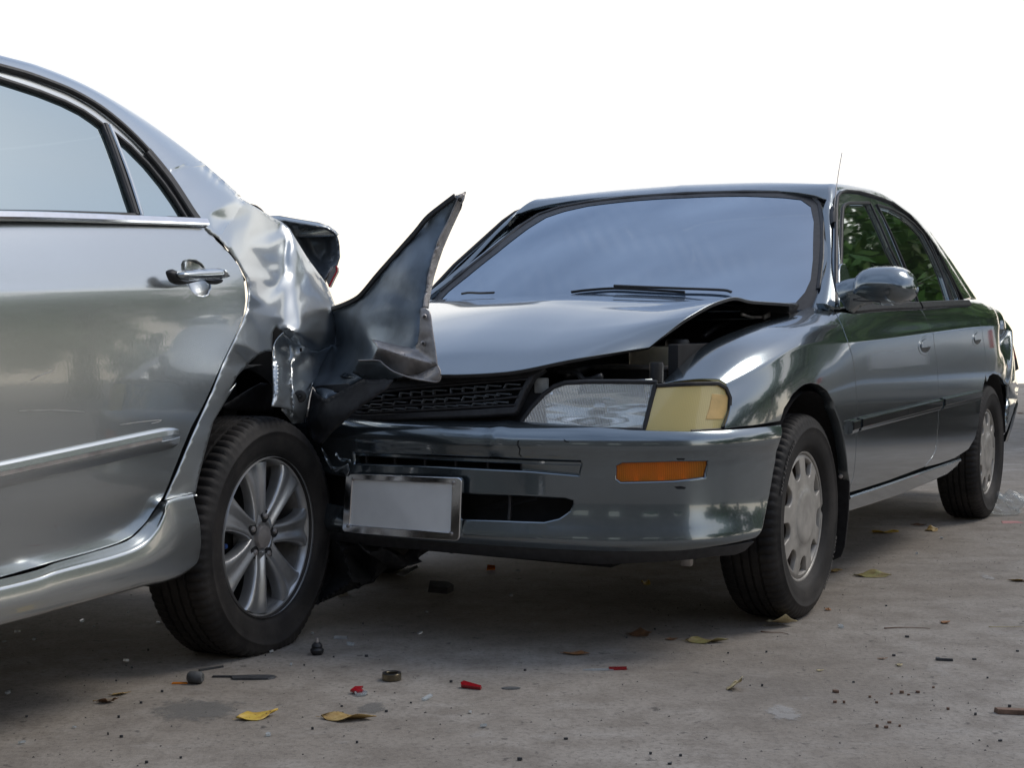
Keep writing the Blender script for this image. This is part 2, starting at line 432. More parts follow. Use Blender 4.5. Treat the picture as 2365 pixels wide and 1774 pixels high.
# ------------------------------------------------------------------ materials
MATS = {}
def new_mat(name):
    m = bpy.data.materials.new(name); m.use_nodes = True; MATS[name] = m
    nt = m.node_tree; b = nt.nodes['Principled BSDF']
    return m, nt, b, nt.nodes.new, nt.links.new
def setp(b, **k):
    ren = {'rough': 'Roughness', 'metal': 'Metallic', 'coat': 'Coat Weight', 'coat_rough': 'Coat Roughness', 'spec': 'Specular IOR Level', 'ior': 'IOR',
           'trans': 'Transmission Weight', 'alpha': 'Alpha', 'coat_ior': 'Coat IOR', 'sss': 'Subsurface Weight'}
    for a, v in k.items():
        if a == 'col': b.inputs['Base Color'].default_value = (*v, 1)
        else: b.inputs[ren[a]].default_value = v
def noise_between(nt, N, L, scale, c1, c2, lo=.35, hi=.65, detail=5, coord='Object', stretch=None, rough=.55):
    tc = N('ShaderNodeTexCoord'); nz = N('ShaderNodeTexNoise'); nz.inputs['Scale'].default_value = scale; nz.inputs['Detail'].default_value = detail
    nz.inputs['Roughness'].default_value = rough
    if stretch:
        mp = N('ShaderNodeMapping'); mp.inputs['Scale'].default_value = stretch; L(tc.outputs[coord], mp.inputs[0]); L(mp.outputs[0], nz.inputs['Vector'])
    else: L(tc.outputs[coord], nz.inputs['Vector'])
    mr = N('ShaderNodeMapRange'); mr.inputs[1].default_value = lo; mr.inputs[2].default_value = hi; L(nz.outputs[0], mr.inputs[0])
    mx = N('ShaderNodeMix'); mx.data_type = 'RGBA'; L(mr.outputs[0], mx.inputs[0])
    mx.inputs[6].default_value = (*c1, 1); mx.inputs[7].default_value = (*c2, 1)
    return mx, mr, nz
def plain(name, col, rough=.6, var=.25, scale=30, bump=0.0, **k):
    m, nt, b, N, L = new_mat(name)
    c2 = tuple(x * (1 - var) for x in col); c1 = tuple(min(1, x * (1 + var)) for x in col)
    mx, mr, nz = noise_between(nt, N, L, scale, c1, c2); L(mx.outputs[2], b.inputs['Base Color'])
    setp(b, rough=rough, **k)
    r = N('ShaderNodeMapRange'); r.inputs[3].default_value = max(0, rough - .08); r.inputs[4].default_value = min(1, rough + .12)
    L(nz.outputs[0], r.inputs[0]); L(r.outputs[0], b.inputs['Roughness'])
    if bump:
        bp = N('ShaderNodeBump'); bp.inputs['Strength'].default_value = bump; bp.inputs['Distance'].default_value = .002
        L(nz.outputs[0], bp.inputs['Height']); L(bp.outputs[0], b.inputs['Normal'])
    return m
def paint(name, col, metal=.75, rough=.34, dust=(.30, .27, .23), dust_amt=.12, coat=1.0):
    m, nt, b, N, L = new_mat(name)
    fl = N('ShaderNodeTexNoise'); fl.inputs['Scale'].default_value = 900; fl.inputs['Detail'].default_value = 1
    tc = N('ShaderNodeTexCoord'); L(tc.outputs['Object'], fl.inputs['Vector'])
    fr = N('ShaderNodeMapRange'); fr.inputs[3].default_value = .82; fr.inputs[4].default_value = 1.18; L(fl.outputs[0], fr.inputs[0])
    base = N('ShaderNodeMix'); base.data_type = 'RGBA'; base.blend_type = 'MULTIPLY'; base.inputs[0].default_value = 1
    base.inputs[6].default_value = (*col, 1); L(fr.outputs[0], base.inputs[7])
    # road dust: fine specks plus soft film
    nz = N('ShaderNodeTexNoise'); nz.inputs['Scale'].default_value = 260; nz.inputs['Detail'].default_value = 2; L(tc.outputs['Object'], nz.inputs['Vector'])
    sp = N('ShaderNodeMapRange'); sp.inputs[1].default_value = .66; sp.inputs[2].default_value = .74; L(nz.outputs[0], sp.inputs[0])
    n2 = N('ShaderNodeTexNoise'); n2.inputs['Scale'].default_value = 3.5; n2.inputs['Detail'].default_value = 5; L(tc.outputs['Object'], n2.inputs['Vector'])
    s2 = N('ShaderNodeMapRange'); s2.inputs[1].default_value = .35; s2.inputs[2].default_value = .75; s2.inputs[4].default_value = dust_amt; L(n2.outputs[0], s2.inputs[0])
    mm = N('ShaderNodeMath'); mm.operation = 'MULTIPLY'; mm.inputs[1].default_value = dust_amt * 2.2; L(sp.outputs[0], mm.inputs[0])
    ad = N('ShaderNodeMath'); ad.operation = 'ADD'; ad.use_clamp = True; L(mm.outputs[0], ad.inputs[0]); L(s2.outputs[0], ad.inputs[1])
    dm = N('ShaderNodeMix'); dm.data_type = 'RGBA'; L(ad.outputs[0], dm.inputs[0]); L(base.outputs[2], dm.inputs[6]); dm.inputs[7].default_value = (*dust, 1)
    L(dm.outputs[2], b.inputs['Base Color'])
    setp(b, metal=metal, rough=rough, coat=coat, coat_rough=.025, coat_ior=1.75)
    cr = N('ShaderNodeMapRange'); cr.inputs[3].default_value = .015; cr.inputs[4].default_value = .07; L(n2.outputs[0], cr.inputs[0]); L(cr.outputs[0], b.inputs['Coat Roughness'])
    # faint orange peel
    op = N('ShaderNodeTexNoise'); op.inputs['Scale'].default_value = 140; op.inputs['Detail'].default_value = 0; L(tc.outputs['Object'], op.inputs['Vector'])
    bp = N('ShaderNodeBump'); bp.inputs['Strength'].default_value = .03; bp.inputs['Distance'].default_value = .001; L(op.outputs[0], bp.inputs['Height']); L(bp.outputs[0], b.inputs['Coat Normal'])
    return m
def film_glass(name, tint, refl, gcol=(.9, .95, 1.0), streak=0.0, trans=.12):
    m = bpy.data.materials.new(name); m.use_nodes = True; nt = m.node_tree; nt.nodes.clear(); N = nt.nodes.new; L = nt.links.new
    out = N('ShaderNodeOutputMaterial'); df = N('ShaderNodeBsdfDiffuse'); df.inputs[0].default_value = (*tint, 1)
    tr = N('ShaderNodeBsdfTransparent'); tr.inputs[0].default_value = (.35, .4, .42, 1)
    m1 = N('ShaderNodeMixShader'); m1.inputs[0].default_value = trans; L(df.outputs[0], m1.inputs[1]); L(tr.outputs[0], m1.inputs[2])
    gl = N('ShaderNodeBsdfGlossy'); gl.inputs['Roughness'].default_value = .02
    tc = N('ShaderNodeTexCoord'); nz = N('ShaderNodeTexNoise'); nz.inputs['Scale'].default_value = 2.2; nz.inputs['Detail'].default_value = 6
    mp = N('ShaderNodeMapping'); mp.inputs['Scale'].default_value = (1, 1, 3); L(tc.outputs['Object'], mp.inputs[0]); L(mp.outputs[0], nz.inputs['Vector'])
    cm = N('ShaderNodeMix'); cm.data_type = 'RGBA'; L(nz.outputs[0], cm.inputs[0]); cm.inputs[6].default_value = (*gcol, 1); cm.inputs[7].default_value = (*[x * .93 for x in gcol], 1)
    L(cm.outputs[2], gl.inputs[0])
    fr = N('ShaderNodeFresnel'); fr.inputs[0].default_value = 1.6
    ad = N('ShaderNodeMath'); ad.operation = 'ADD'; ad.use_clamp = True; ad.inputs[1].default_value = refl; L(fr.outputs[0], ad.inputs[0])
    last = ad
    if streak:
        # wiper-swept dust streaks
        wv = N('ShaderNodeTexWave'); wv.inputs['Scale'].default_value = 7.0; wv.inputs['Distortion'].default_value = 2.5; wv.inputs['Detail'].default_value = 2
        wv.inputs['Detail Scale'].default_value = 1.2
        mp2 = N('ShaderNodeMapping'); mp2.inputs['Rotation'].default_value = (0, 0, .9); L(tc.outputs['Object'], mp2.inputs[0]); L(mp2.outputs[0], wv.inputs[0])
        ms = N('ShaderNodeMath'); ms.operation = 'MULTIPLY'; L(wv.outputs[0], ms.inputs[0])
        mk = N('ShaderNodeMapRange'); mk.inputs[1].default_value = .45; mk.inputs[2].default_value = .7; mk.inputs[4].default_value = streak; L(nz.outputs[0], mk.inputs[0]); L(mk.outputs[0], ms.inputs[1])
        dd = N('ShaderNodeMix'); dd.data_type = 'RGBA'; L(ms.outputs[0], dd.inputs[0]); dd.inputs[6].default_value = (*tint, 1); dd.inputs[7].default_value = (.5, .5, .48, 1); L(dd.outputs[2], df.inputs[0])
    bp = N('ShaderNodeBump'); bp.inputs['Strength'].default_value = .012; bp.inputs['Distance'].default_value = .01; L(nz.outputs[0], bp.inputs['Height']); L(bp.outputs[0], gl.inputs['Normal'])
    m2 = N('ShaderNodeMixShader'); L(last.outputs[0], m2.inputs[0]); L(m1.outputs[0], m2.inputs[1]); L(gl.outputs[0], m2.inputs[2])
    L(m2.outputs[0], out.inputs[0]); MATS[name] = m
    return m
def lens_mat(name, col, rough=.08, ridge=0, trans=.75, refl=.12, amp=1.0, glassy=False):
    """ribbed clear or tinted lamp lens: part see-through, part gloss"""
    m = bpy.data.materials.new(name); m.use_nodes = True; nt = m.node_tree; nt.nodes.clear(); N = nt.nodes.new; L = nt.links.new
    out = N('ShaderNodeOutputMaterial'); tr = N('ShaderNodeBsdfTransparent'); tr.inputs[0].default_value = (*col, 1)
    pb = N('ShaderNodeBsdfPrincipled'); pb.inputs['Base Color'].default_value = (*col, 1); pb.inputs['Roughness'].default_value = rough; pb.inputs['Coat Weight'].default_value = 1.0
    mx = N('ShaderNodeMixShader'); mx.inputs[0].default_value = trans; L(pb.outputs[0], mx.inputs[1]); L(tr.outputs[0], mx.inputs[2])
    tc = N('ShaderNodeTexCoord')
    if ridge:
        wv = N('ShaderNodeTexWave'); wv.inputs['Scale'].default_value = ridge; wv.inputs['Distortion'].default_value = .3; wv.bands_direction = 'Y'
        L(tc.outputs['Object'], wv.inputs[0])
        bp = N('ShaderNodeBump'); bp.inputs['Strength'].default_value = .9 * amp; bp.inputs['Distance'].default_value = .004; L(wv.outputs[0], bp.inputs['Height']); L(bp.outputs[0], pb.inputs['Normal'])
        mr = N('ShaderNodeMapRange'); mr.inputs[3].default_value = max(0, trans - .22 * amp); mr.inputs[4].default_value = min(1, trans + .15 * amp); L(wv.outputs[0], mr.inputs[0]); L(mr.outputs[0], mx.inputs[0])
    if glassy:
        gg = N('ShaderNodeBsdfGlossy'); gg.inputs['Roughness'].default_value = rough; gg.inputs[0].default_value = (1, 1, 1, 1); L(gg.outputs[0], mx.inputs[1])
        if ridge: L(bp.outputs[0], gg.inputs['Normal'])
        dz = N('ShaderNodeBsdfDiffuse'); dz.inputs[0].default_value = (.8, .84, .84, 1); m3 = N('ShaderNodeMixShader'); m3.inputs[0].default_value = .24; L(mx.outputs[0], m3.inputs[1]); L(dz.outputs[0], m3.inputs[2]); L(m3.outputs[0], out.inputs[0])
    else: L(mx.outputs[0], out.inputs[0])
    MATS[name] = m
    return m
SILVER = paint('silver_paint', (.51, .545, .56), metal=.88, rough=.25, dust_amt=.05)
SCUFFED = paint('scuffed_silver_paint', (.50, .53, .54), metal=.84, rough=.31, dust_amt=.08, coat=.5)
TEAL = paint('grey_teal_paint', (.160, .196, .222), metal=.88, rough=.21, dust_amt=.06)
TEAL_IN = plain('unpolished_inner_panel', (.13, .16, .19), rough=.42, var=.25, scale=9, metal=.55)
GLASS_A = film_glass('tinted_side_glass', (.06, .085, .09), .50, (.88, 1.0, 1.0))
GLASS_B = film_glass('tinted_green_glass', (.015, .02, .018), .42, (.92, .98, .92))
GLASS_W = film_glass('windscreen_glass', (.05, .08, .125), .36, (.80, .89, 1.0), streak=.14, trans=.06)
BLACK = plain('black_rubber_trim', (.018, .018, .020), rough=.45, scale=60)
BLACKP = plain('black_plastic', (.022, .022, .024), rough=.5, scale=50, bump=.1)
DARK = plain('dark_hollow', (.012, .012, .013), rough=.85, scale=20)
CHROME = plain('chrome', (.75, .76, .78), rough=.12, metal=1.0, var=.06, scale=25)
ALLOY = plain('alloy_paint', (.50, .51, .52), rough=.30, metal=.75, var=.12, scale=18, coat=.5)
ALLOYIN = plain('dark_barrel', (.30, .29, .28), rough=.5, metal=.4, var=.35, scale=14)  # barrel darker than the spokes, so the gaps between them read dark
HUBCAP = plain('dirty_hubcap_plastic', (.37, .35, .32), rough=.42, metal=.25, var=.22, scale=16, coat=.2)
HUBRUST = plain('rusty_wheel_steel', (.10, .075, .06), rough=.8, var=.4, scale=25)
STEEL = plain('zinc_bracket', (.36, .335, .32), rough=.45, metal=.55, var=.3, scale=16)
RUBBER, nt, b, N, L = new_mat('tyre_rubber')
mx, mr, nz = noise_between(nt, N, L, 7, (.014, .013, .013), (.052, .046, .042), .42, .78, detail=8, rough=.65); L(mx.outputs[2], b.inputs['Base Color']); setp(b, rough=.68, spec=.35)
bp = N('ShaderNodeBump'); bp.inputs['Strength'].default_value = .15; bp.inputs['Distance'].default_value = .002
n9 = N('ShaderNodeTexNoise'); n9.inputs['Scale'].default_value = 220; L(n9.outputs[0], bp.inputs['Height']); L(bp.outputs[0], b.inputs['Normal'])
PLATE = plain('blank_plate', (.82, .83, .82), rough=.42, var=.07, scale=8)
CREAM = plain('aged_reservoir_plastic', (.78, .71, .54), rough=.5, var=.18, scale=14)
REDLENS = lens_mat('red_lens', (.65, .01, .015), trans=.35)
AMBER = lens_mat('amber_lens', (.95, .36, .02), trans=.62, ridge=75, rough=.10, amp=.35)
YELLOWED = lens_mat('yellowed_corner_lens', (.92, .75, .32), trans=.22, ridge=95, rough=.18, amp=.12)
CLEAR = lens_mat('ribbed_headlamp_glass', (.96, .99, .98), trans=.74, ridge=80, rough=.03, amp=.7, glassy=True)
REFLECT = plain('lamp_reflector', (.92, .94, .94), rough=.14, metal=.92, var=.04, scale=6)
AMBERR = plain('amber_reflector_block', (.78, .52, .20), rough=.3, var=.1)
GLOSSBLK = plain('gloss_black_strip', (.012, .013, .015), rough=.18, coat=.6)
GREYFAB = plain('seat_cloth', (.06, .06, .065), rough=.95)

# ------------------------------------------------------------------ wheels (axle = local y, face = +y)
def tyre(name, R, W, rim, parent, seg=228, flat=None, notch=3):
    w = W / 2
    half = [(rim + .003, w * .68), (rim + .008, w * .80), (rim + .014, w * .83), (rim + .016, w * .87), (rim + .030, w * .945), (R - .056, w * .985), (R - .042, w * 1.0), (R - .0405, w * 1.012), (R - .0375, w * 1.012), (R - .036, w * .995),
            (R - .021, w * .94), (R - .012, w * .885), (R - .0055, w * .80), (R - .0015, w * .69)]
    tr = []
    for c in (.42, .14):
        tr += [(R, w * (c + .13)), (R, w * (c + .045)), (R - .007, w * (c + .035)), (R - .007, w * (c - .035)), (R, w * (c - .045))]
    prof = half + tr + [(r, -y) for r, y in tr[::-1]] + [(r, -y) for r, y in half[::-1]]
    nh = len(half); n = len(prof)
    def mod(i, k, r, y):
        kk = min(k, n - 1 - k)
        if nh - 4 <= kk <= nh + 1 and i % notch == 0: r -= .0055 if kk >= nh - 3 else .003
        if nh + 3 <= kk and i % (notch * 2) == 0: r -= .003
        return r, y
    ob = revolve(name, prof, RUBBER, parent, seg=seg, mod=mod, sharp=50)
    if flat is not None:
        zc = flat
        for v in ob.data.vertices:
            z = v.co.z + zc
            if z < .075:
                q = (.075 - z) / .075
                if z < .002: v.co.z = .002 - zc - (z - .002) * 0.0
                s = 1 if v.co.y > 0 else -1
                v.co.y += s * .014 * q * q * (1 if z > -.03 else .6)
    return ob
def polar(a, r): return (r * math.cos(a), r * math.sin(a))
def hubcap(parent):
    dome = Func(lambda u, v: (u, .062 + .012 * np.cos(np.clip(np.hypot(u, v) / .19, 0, 1) * 1.45) - .018 * np.clip((np.hypot(u, v) - .165) / .022, 0, 1) ** 2
                              + .004 * (1 / (1 + np.exp((np.hypot(u, v) - .083) / .004))), v), (-.2, .2, -.2, .2))
    outer = [polar(2 * math.pi * i / 90, .186) for i in range(90)]
    holes = []
    for k in range(9):
        a0 = math.radians(68 + 40 * k); h = []
        for i in range(7): h.append(polar(a0 + math.radians(-12 + 4 * i), .168))
        for i in range(9):
            t = math.pi * i / 8; r = .132 - .020 * math.sin(t); h.append(polar(a0 + math.radians(11.5 * math.cos(t)), r))
        holes.append(h)
    o = sheet('hubcap', dome, outer, HUBCAP, parent, holes=holes, h=.009, flange=.018, hole_flange=.014, out=(0, 1, 0), round_=.003)
    c = revolve('hub_disc', [(.001, .0815), (.060, .080), (.076, .0772), (.083, .0725)], HUBCAP, o, seg=48)
    tube('rim_bead', [(*polar(2 * math.pi * i / 72, .183)[:1], .0605, polar(2 * math.pi * i / 72, .183)[1]) for i in range(72)], .0055, HUBCAP, o, closed=True)
    return o
def steel_wheel(parent):
    return revolve('steel_rim', [(.19, .055), (.183, .05), (.178, .03), (.176, .0), (.15, -.006), (.10, .006), (.05, .012), (.001, .012)], HUBRUST, parent, seg=60)
def wheel_small(parent, loc, rz=0, face=1):
    e = empty('wheel', loc, rz if face > 0 else rz + math.pi, parent)
    tyre('tyre', .2915, .178, .180, e, seg=216); steel_wheel(e); hubcap(e)
    return e
def alloy_wheel(parent, loc, flat, rot=(0, 0, 0)):
    e = empty('wheel', loc, 0, parent); e.rotation_euler = rot
    tyre('tyre', .3085, .188, .196, e, seg=240, flat=flat)
    revolve('rim_lip', [(.204, .083), (.2065, .078), (.2045, .070), (.198, .068), (.193, .060), (.191, .048)], ALLOY, e, seg=96)
    revolve('rim_barrel', [(.191, .048), (.188, .03), (.184, -.03), (.192, -.07)], ALLOYIN, e, seg=96)
    revolve('brake_drum', [(.189, -.02), (.15, -.015), (.13, .0), (.06, .005), (.001, .005)], DARK, e, seg=48)
    # seven spokes, each grooved down its middle
    def spoke_mesh():
        st = [(.045, .030, .058, .040), (.065, .0255, .062, .036), (.090, .026, .066, .034), (.120, .030, .0695, .033), (.155, .037, .0715, .034), (.180, .045, .0715, .036), (.1945, .055, .069, .040)]
        sec = [(-1, -1), (-1, -.2), (-.86, .0), (-.55, .02), (-.25, -.14), (0, -.22), (.25, -.14), (.55, .02), (.86, .0), (1, -.2), (1, -1)]
        V = []; Fc = []; m = len(sec)
        for r, hw, y, d in st:
            for a, o in sec:
                ang = a * hw / r; V.append((r * math.cos(ang), y + o * (d if o < -.5 else .035), r * math.sin(ang)))
        for i in range(len(st) - 1):
            for k in range(m - 1): Fc.append((i * m + k, i * m + k + 1, (i + 1) * m + k + 1, (i + 1) * m + k))
        return V, Fc
    V, Fc = spoke_mesh(); first = None
    for k in range(7):
        if first is None:
            first = mesh('spoke', V, Fc, ALLOY, e)
            bm = bmesh.new(); bm.from_mesh(first.data); bmesh.ops.recalc_face_normals(bm, faces=bm.faces); bm.to_mesh(first.data); bm.free()
            s = first.modifiers.new('round', 'SUBSURF'); s.levels = 2; s.render_levels = 2
            o = first
        else: o = first.copy(); COL.objects.link(o); o.parent = e
        o.rotation_euler = (0, math.radians(-(180 + 51.43 * k)), 0)
    hub = revolve('hub', [(.066, .012), (.064, .040), (.058, .054), (.048, .058), (.040, .058), (.036, .052), (.001, .052)], ALLOY, e, seg=60)
    revolve('centre_cap', [(.001, .066), (.022, .0655), (.0285, .063), (.031, .056), (.0315, .045)], STEEL, e, seg=40)
    pk = None; nt_ = None
    for k in range(5):
        a = math.radians(100 + 72 * k); x, z = polar(a, .052)
        if pk is None:
            pk = revolve('lug_recess', [(.0150, .0597), (.0162, .0590), (.0152, .054), (.0150, .0585), (.001, .0585)], DARK, e, seg=24)
            nt_ = revolve('lug_nut', [(.001, .0645), (.0060, .0640), (.0078, .0615), (.0085, .055)], STEEL, e, seg=6)
            p, q = pk, nt_
        else:
            p = pk.copy(); q = nt_.copy(); COL.objects.link(p); COL.objects.link(q); p.parent = e; q.parent = e
        p.location = (x, 0, z); q.location = (x, 0, z)
    vx, vz = polar(math.radians(-2), .150)
    box('valve_cap', (vx, .040, vz), (.012, .026, .012), plain('blue_cap', (.01, .04, .16), rough=.4), e)
    return e
# ================================================================== CAR B (dark grey-teal saloon, struck with its front corner)
carB = empty('sedan_car', tuple(FB.o), FB.rz)
tag(carB, 'dark grey-teal saloon with popped bonnet, yellowed corner lamp and torn front wing', 'car')
def UV(S, F, *items):
    """outline from photograph points ('tag',(x,y)...) and/or ('uv',(u,v)...)"""
    out = []
    for it in items:
        if it[0] == 'uv': out += list(it[1:])
        else: out += invert(S, F, PX(it[0], *it[1:]))
    return out
dl = [(.843, .66), (.843, .52), (.835, .38), (.812, .26)]
SBu = [-.66, -.53, -.33, -.10, .15, .40, .80, 1.4, 2.1, 2.6, 3.0, 3.35]
SB = sections(SBu, [
    [(.53, .60), (.55, .612), (.60, .618), (.64, .612), (.66, .60), (.665, .595), (.69, .57), (.70, .52), (.69, .40), (.67, .30)],
    [(.588, .675), (.605, .684), (.65, .687), (.705, .68), (.735, .665), (.742, .655), (.770, .61), (.785, .54), (.78, .40), (.77, .30)],
    [(.620, .760), (.635, .775), (.70, .775), (.762, .752), (.792, .725), (.798, .713), (.822, .64), (.829, .54), (.822, .40), (.81, .28)],
    [(.652, .81), (.665, .825), (.725, .822), (.783, .80), (.813, .775), (.818, .762), (.837, .66), (.841, .53), (.834, .40), (.81, .27)],
    [(.660, .84), (.672, .853), (.735, .853), (.797, .826), (.825, .787), (.829, .774), (.842, .66), (.843, .52), (.835, .39), (.812, .26)],
    [(.70, .895), (.745, .89), (.785, .872), (.815, .83), (.8315, .792), (.836, .779)] + dl,
    [(.765, .92), (.787, .905), (.805, .88), (.822, .84), (.832, .802), (.8365, .789)] + dl,
    [(.765, .93), (.787, .917), (.805, .892), (.822, .855), (.832, .820), (.8365, .807)] + dl,
    [(.765, .945), (.785, .93), (.80, .905), (.818, .87), (.829, .838), (.833, .826), (.84, .67), (.84, .52), (.832, .38), (.81, .26)],
    [(.70, .955), (.74, .945), (.775, .92), (.805, .88), (.820, .845), (.824, .832), (.833, .67), (.832, .52), (.82, .38), (.80, .26)],
    [(.66, .93), (.70, .92), (.745, .895), (.775, .86), (.795, .825), (.80, .812), (.812, .67), (.81, .52), (.80, .38), (.78, .26)],
    [(.58, .88), (.63, .87), (.67, .85), (.70, .82), (.72, .79), (.725, .775), (.735, .67), (.735, .52), (.72, .38), (.70, .26)]])
door_front_edge = ('G5', (335, 172), (372, 240), (410, 320), (430, 375), (450, 430), (466, 482), (478, 515), (492, 560), (510, 620), (538, 800), (548, 1000), (549, 1270), (546, 1480))
door_front_low = ('G6', (1089, 400), (1082, 500), (1072, 580), (1050, 645))
# --- front wing (image right)
fender_o = UV(SB, FB, ('uv', (-.545, .9), (-.47, .35), (-.33, .3), (-.1, .3), (.15, .3), (.30, .25), (.37, .1)), door_front_edge, door_front_low,
              ('G6', (1036, 560), (1030, 480), (1012, 340), (982, 215), (942, 115)),
              ('G5', (330, 1080), (260, 960), (180, 900), (100, 882), (40, 895), (0, 918)),
              ('G2', (2150, 830), (2090, 930), (2062, 1022), (1860, 1055), (1648, 1078), (1692, 940), (1694, 830), (1668, 756), (1612, 716), (1500, 710), (1350, 722)))
sheet('front_wing', SB, fender_o, TEAL, carB, gap=.0025, flange=.03)
# --- doors
bpl = ('G5', (1190, 148), (1230, 215), (1280, 330), (1320, 480), (1345, 650), (1360, 850), (1366, 1080), (1360, 1300), (1335, 1520))
bpl_low = ('G6', (1640, 320), (1628, 390), (1600, 450), (1545, 520))
fd = UV(SB, FB, door_front_edge, door_front_low, ('G6', (1048, 690), (1300, 612)), ('G6',) + bpl_low[1:][::-1], ('G5',) + bpl[1:][::-1], ('G5', (830, 165), (500, 190)))
def bump_handle(p, c, r=.05): return 0
fdoor = sheet('front_door', SB, fd, TEAL, carB, gap=.003, flange=.03)
rd_edge = ('G5', (1662, 108), (1730, 205), (1775, 300), (1802, 420), (1825, 550), (1843, 690), (1830, 810), (1802, 950), (1775, 1150), (1758, 1300), (1725, 1430), (1660, 1540))
rd = UV(SB, FB, bpl, bpl_low, ('G6', (1640, 498), (1700, 478), (1752, 458)), ('G5',) + rd_edge[1:][::-1])
rdoor = sheet('rear_door', SB, rd, TEAL, carB, gap=.003, flange=.03)
# --- rear quarter: knocked in near the tail
def qdent(p):
    d = np.exp(-(((p[:, 0] + 2.82) / .14) ** 2 + ((p[:, 2] - .78) / .08) ** 2)) * -.050
    return d + .006 * np.sin(p[:, 0] * 26 + p[:, 2] * 31) * np.exp(-((p[:, 0] + 3.0) / .25) ** 2)
qt = UV(SB, FB, ('uv', (2.16, .2), (2.6, .1), (2.95, .1), (3.25, .6), (3.33, 2.5), (3.34, 5), (3.30, 6.3), (3.0, 6.6), (2.86, 6.75)),
        ('G5', (2010, 850), (1960, 803), (1905, 790), (1868, 815), (1846, 870)), ('G5',) + rd_edge[1:][::-1][5:])
sheet('rear_quarter', SB, qt, TEAL, carB, gap=.003, flange=.03, relief=qdent)
# --- rocker panel under the doors
RKP = Func(lambda u, v: (-u, .822 - .20 * np.clip(.32 - v, 0, 1), v), (.3, 2.2, .18, .45))
rk_o = UV(RKP, FB, ('G6', (1046, 722), (1300, 638), (1560, 547), (1786, 470), (1765, 505), (1700, 560), (1600, 605), (1400, 690), (1200, 758), (1042, 806)))
rk_t = np.array(rk_o[:4])
for mir in (False, True):
    sheet('rocker_panel', RKP, rk_o, TEAL, carB, h=.02, flange=.06, round_=.006, mirror=mir)
P = RKP(rk_t[:, 0], rk_t[:, 1]); sweep('rocker_ridge', curve(P, n=30) + np.array([0, -.004, 0]), ring_prof(.008, 8), TEAL, carB)
# dark inner sill behind the gaps
INN = Func(lambda u, v: (lambda q: (q[..., 0], q[..., 1] - .03, q[..., 2]))(SB(u, v)), SB.dom)
for mir in (False, True):
    sheet('inner_body_side', INN, [(.36, 1), (2.05, 1), (2.02, 9), (.42, 9)], DARK, carB, h=.08, flange=0, mirror=mir)
    if mir:
        sheet('front_door', SB, [(.29, 2.2), (1.36, 1.9), (1.42, 7), (1.33, 8.6), (.40, 8.6), (.34, 6)], TEAL, carB, h=.05, gap=.003, mirror=True)
        sheet('rear_door', SB, [(1.36, 1.9), (2.06, 1.6), (2.16, 5), (2.12, 7), (1.95, 8.6), (1.33, 8.6), (1.42, 7)], TEAL, carB, h=.05, gap=.003, mirror=True)
        sheet('rear_quarter', SB, [(2.06, .3), (2.6, .2), (3.3, .6), (3.33, 6.5), (2.8, 6.8), (2.7, 6.0), (2.5, 5.6), (2.3, 5.8), (2.2, 6.4), (2.16, 5)], TEAL, carB, h=.05, gap=.003, mirror=True)
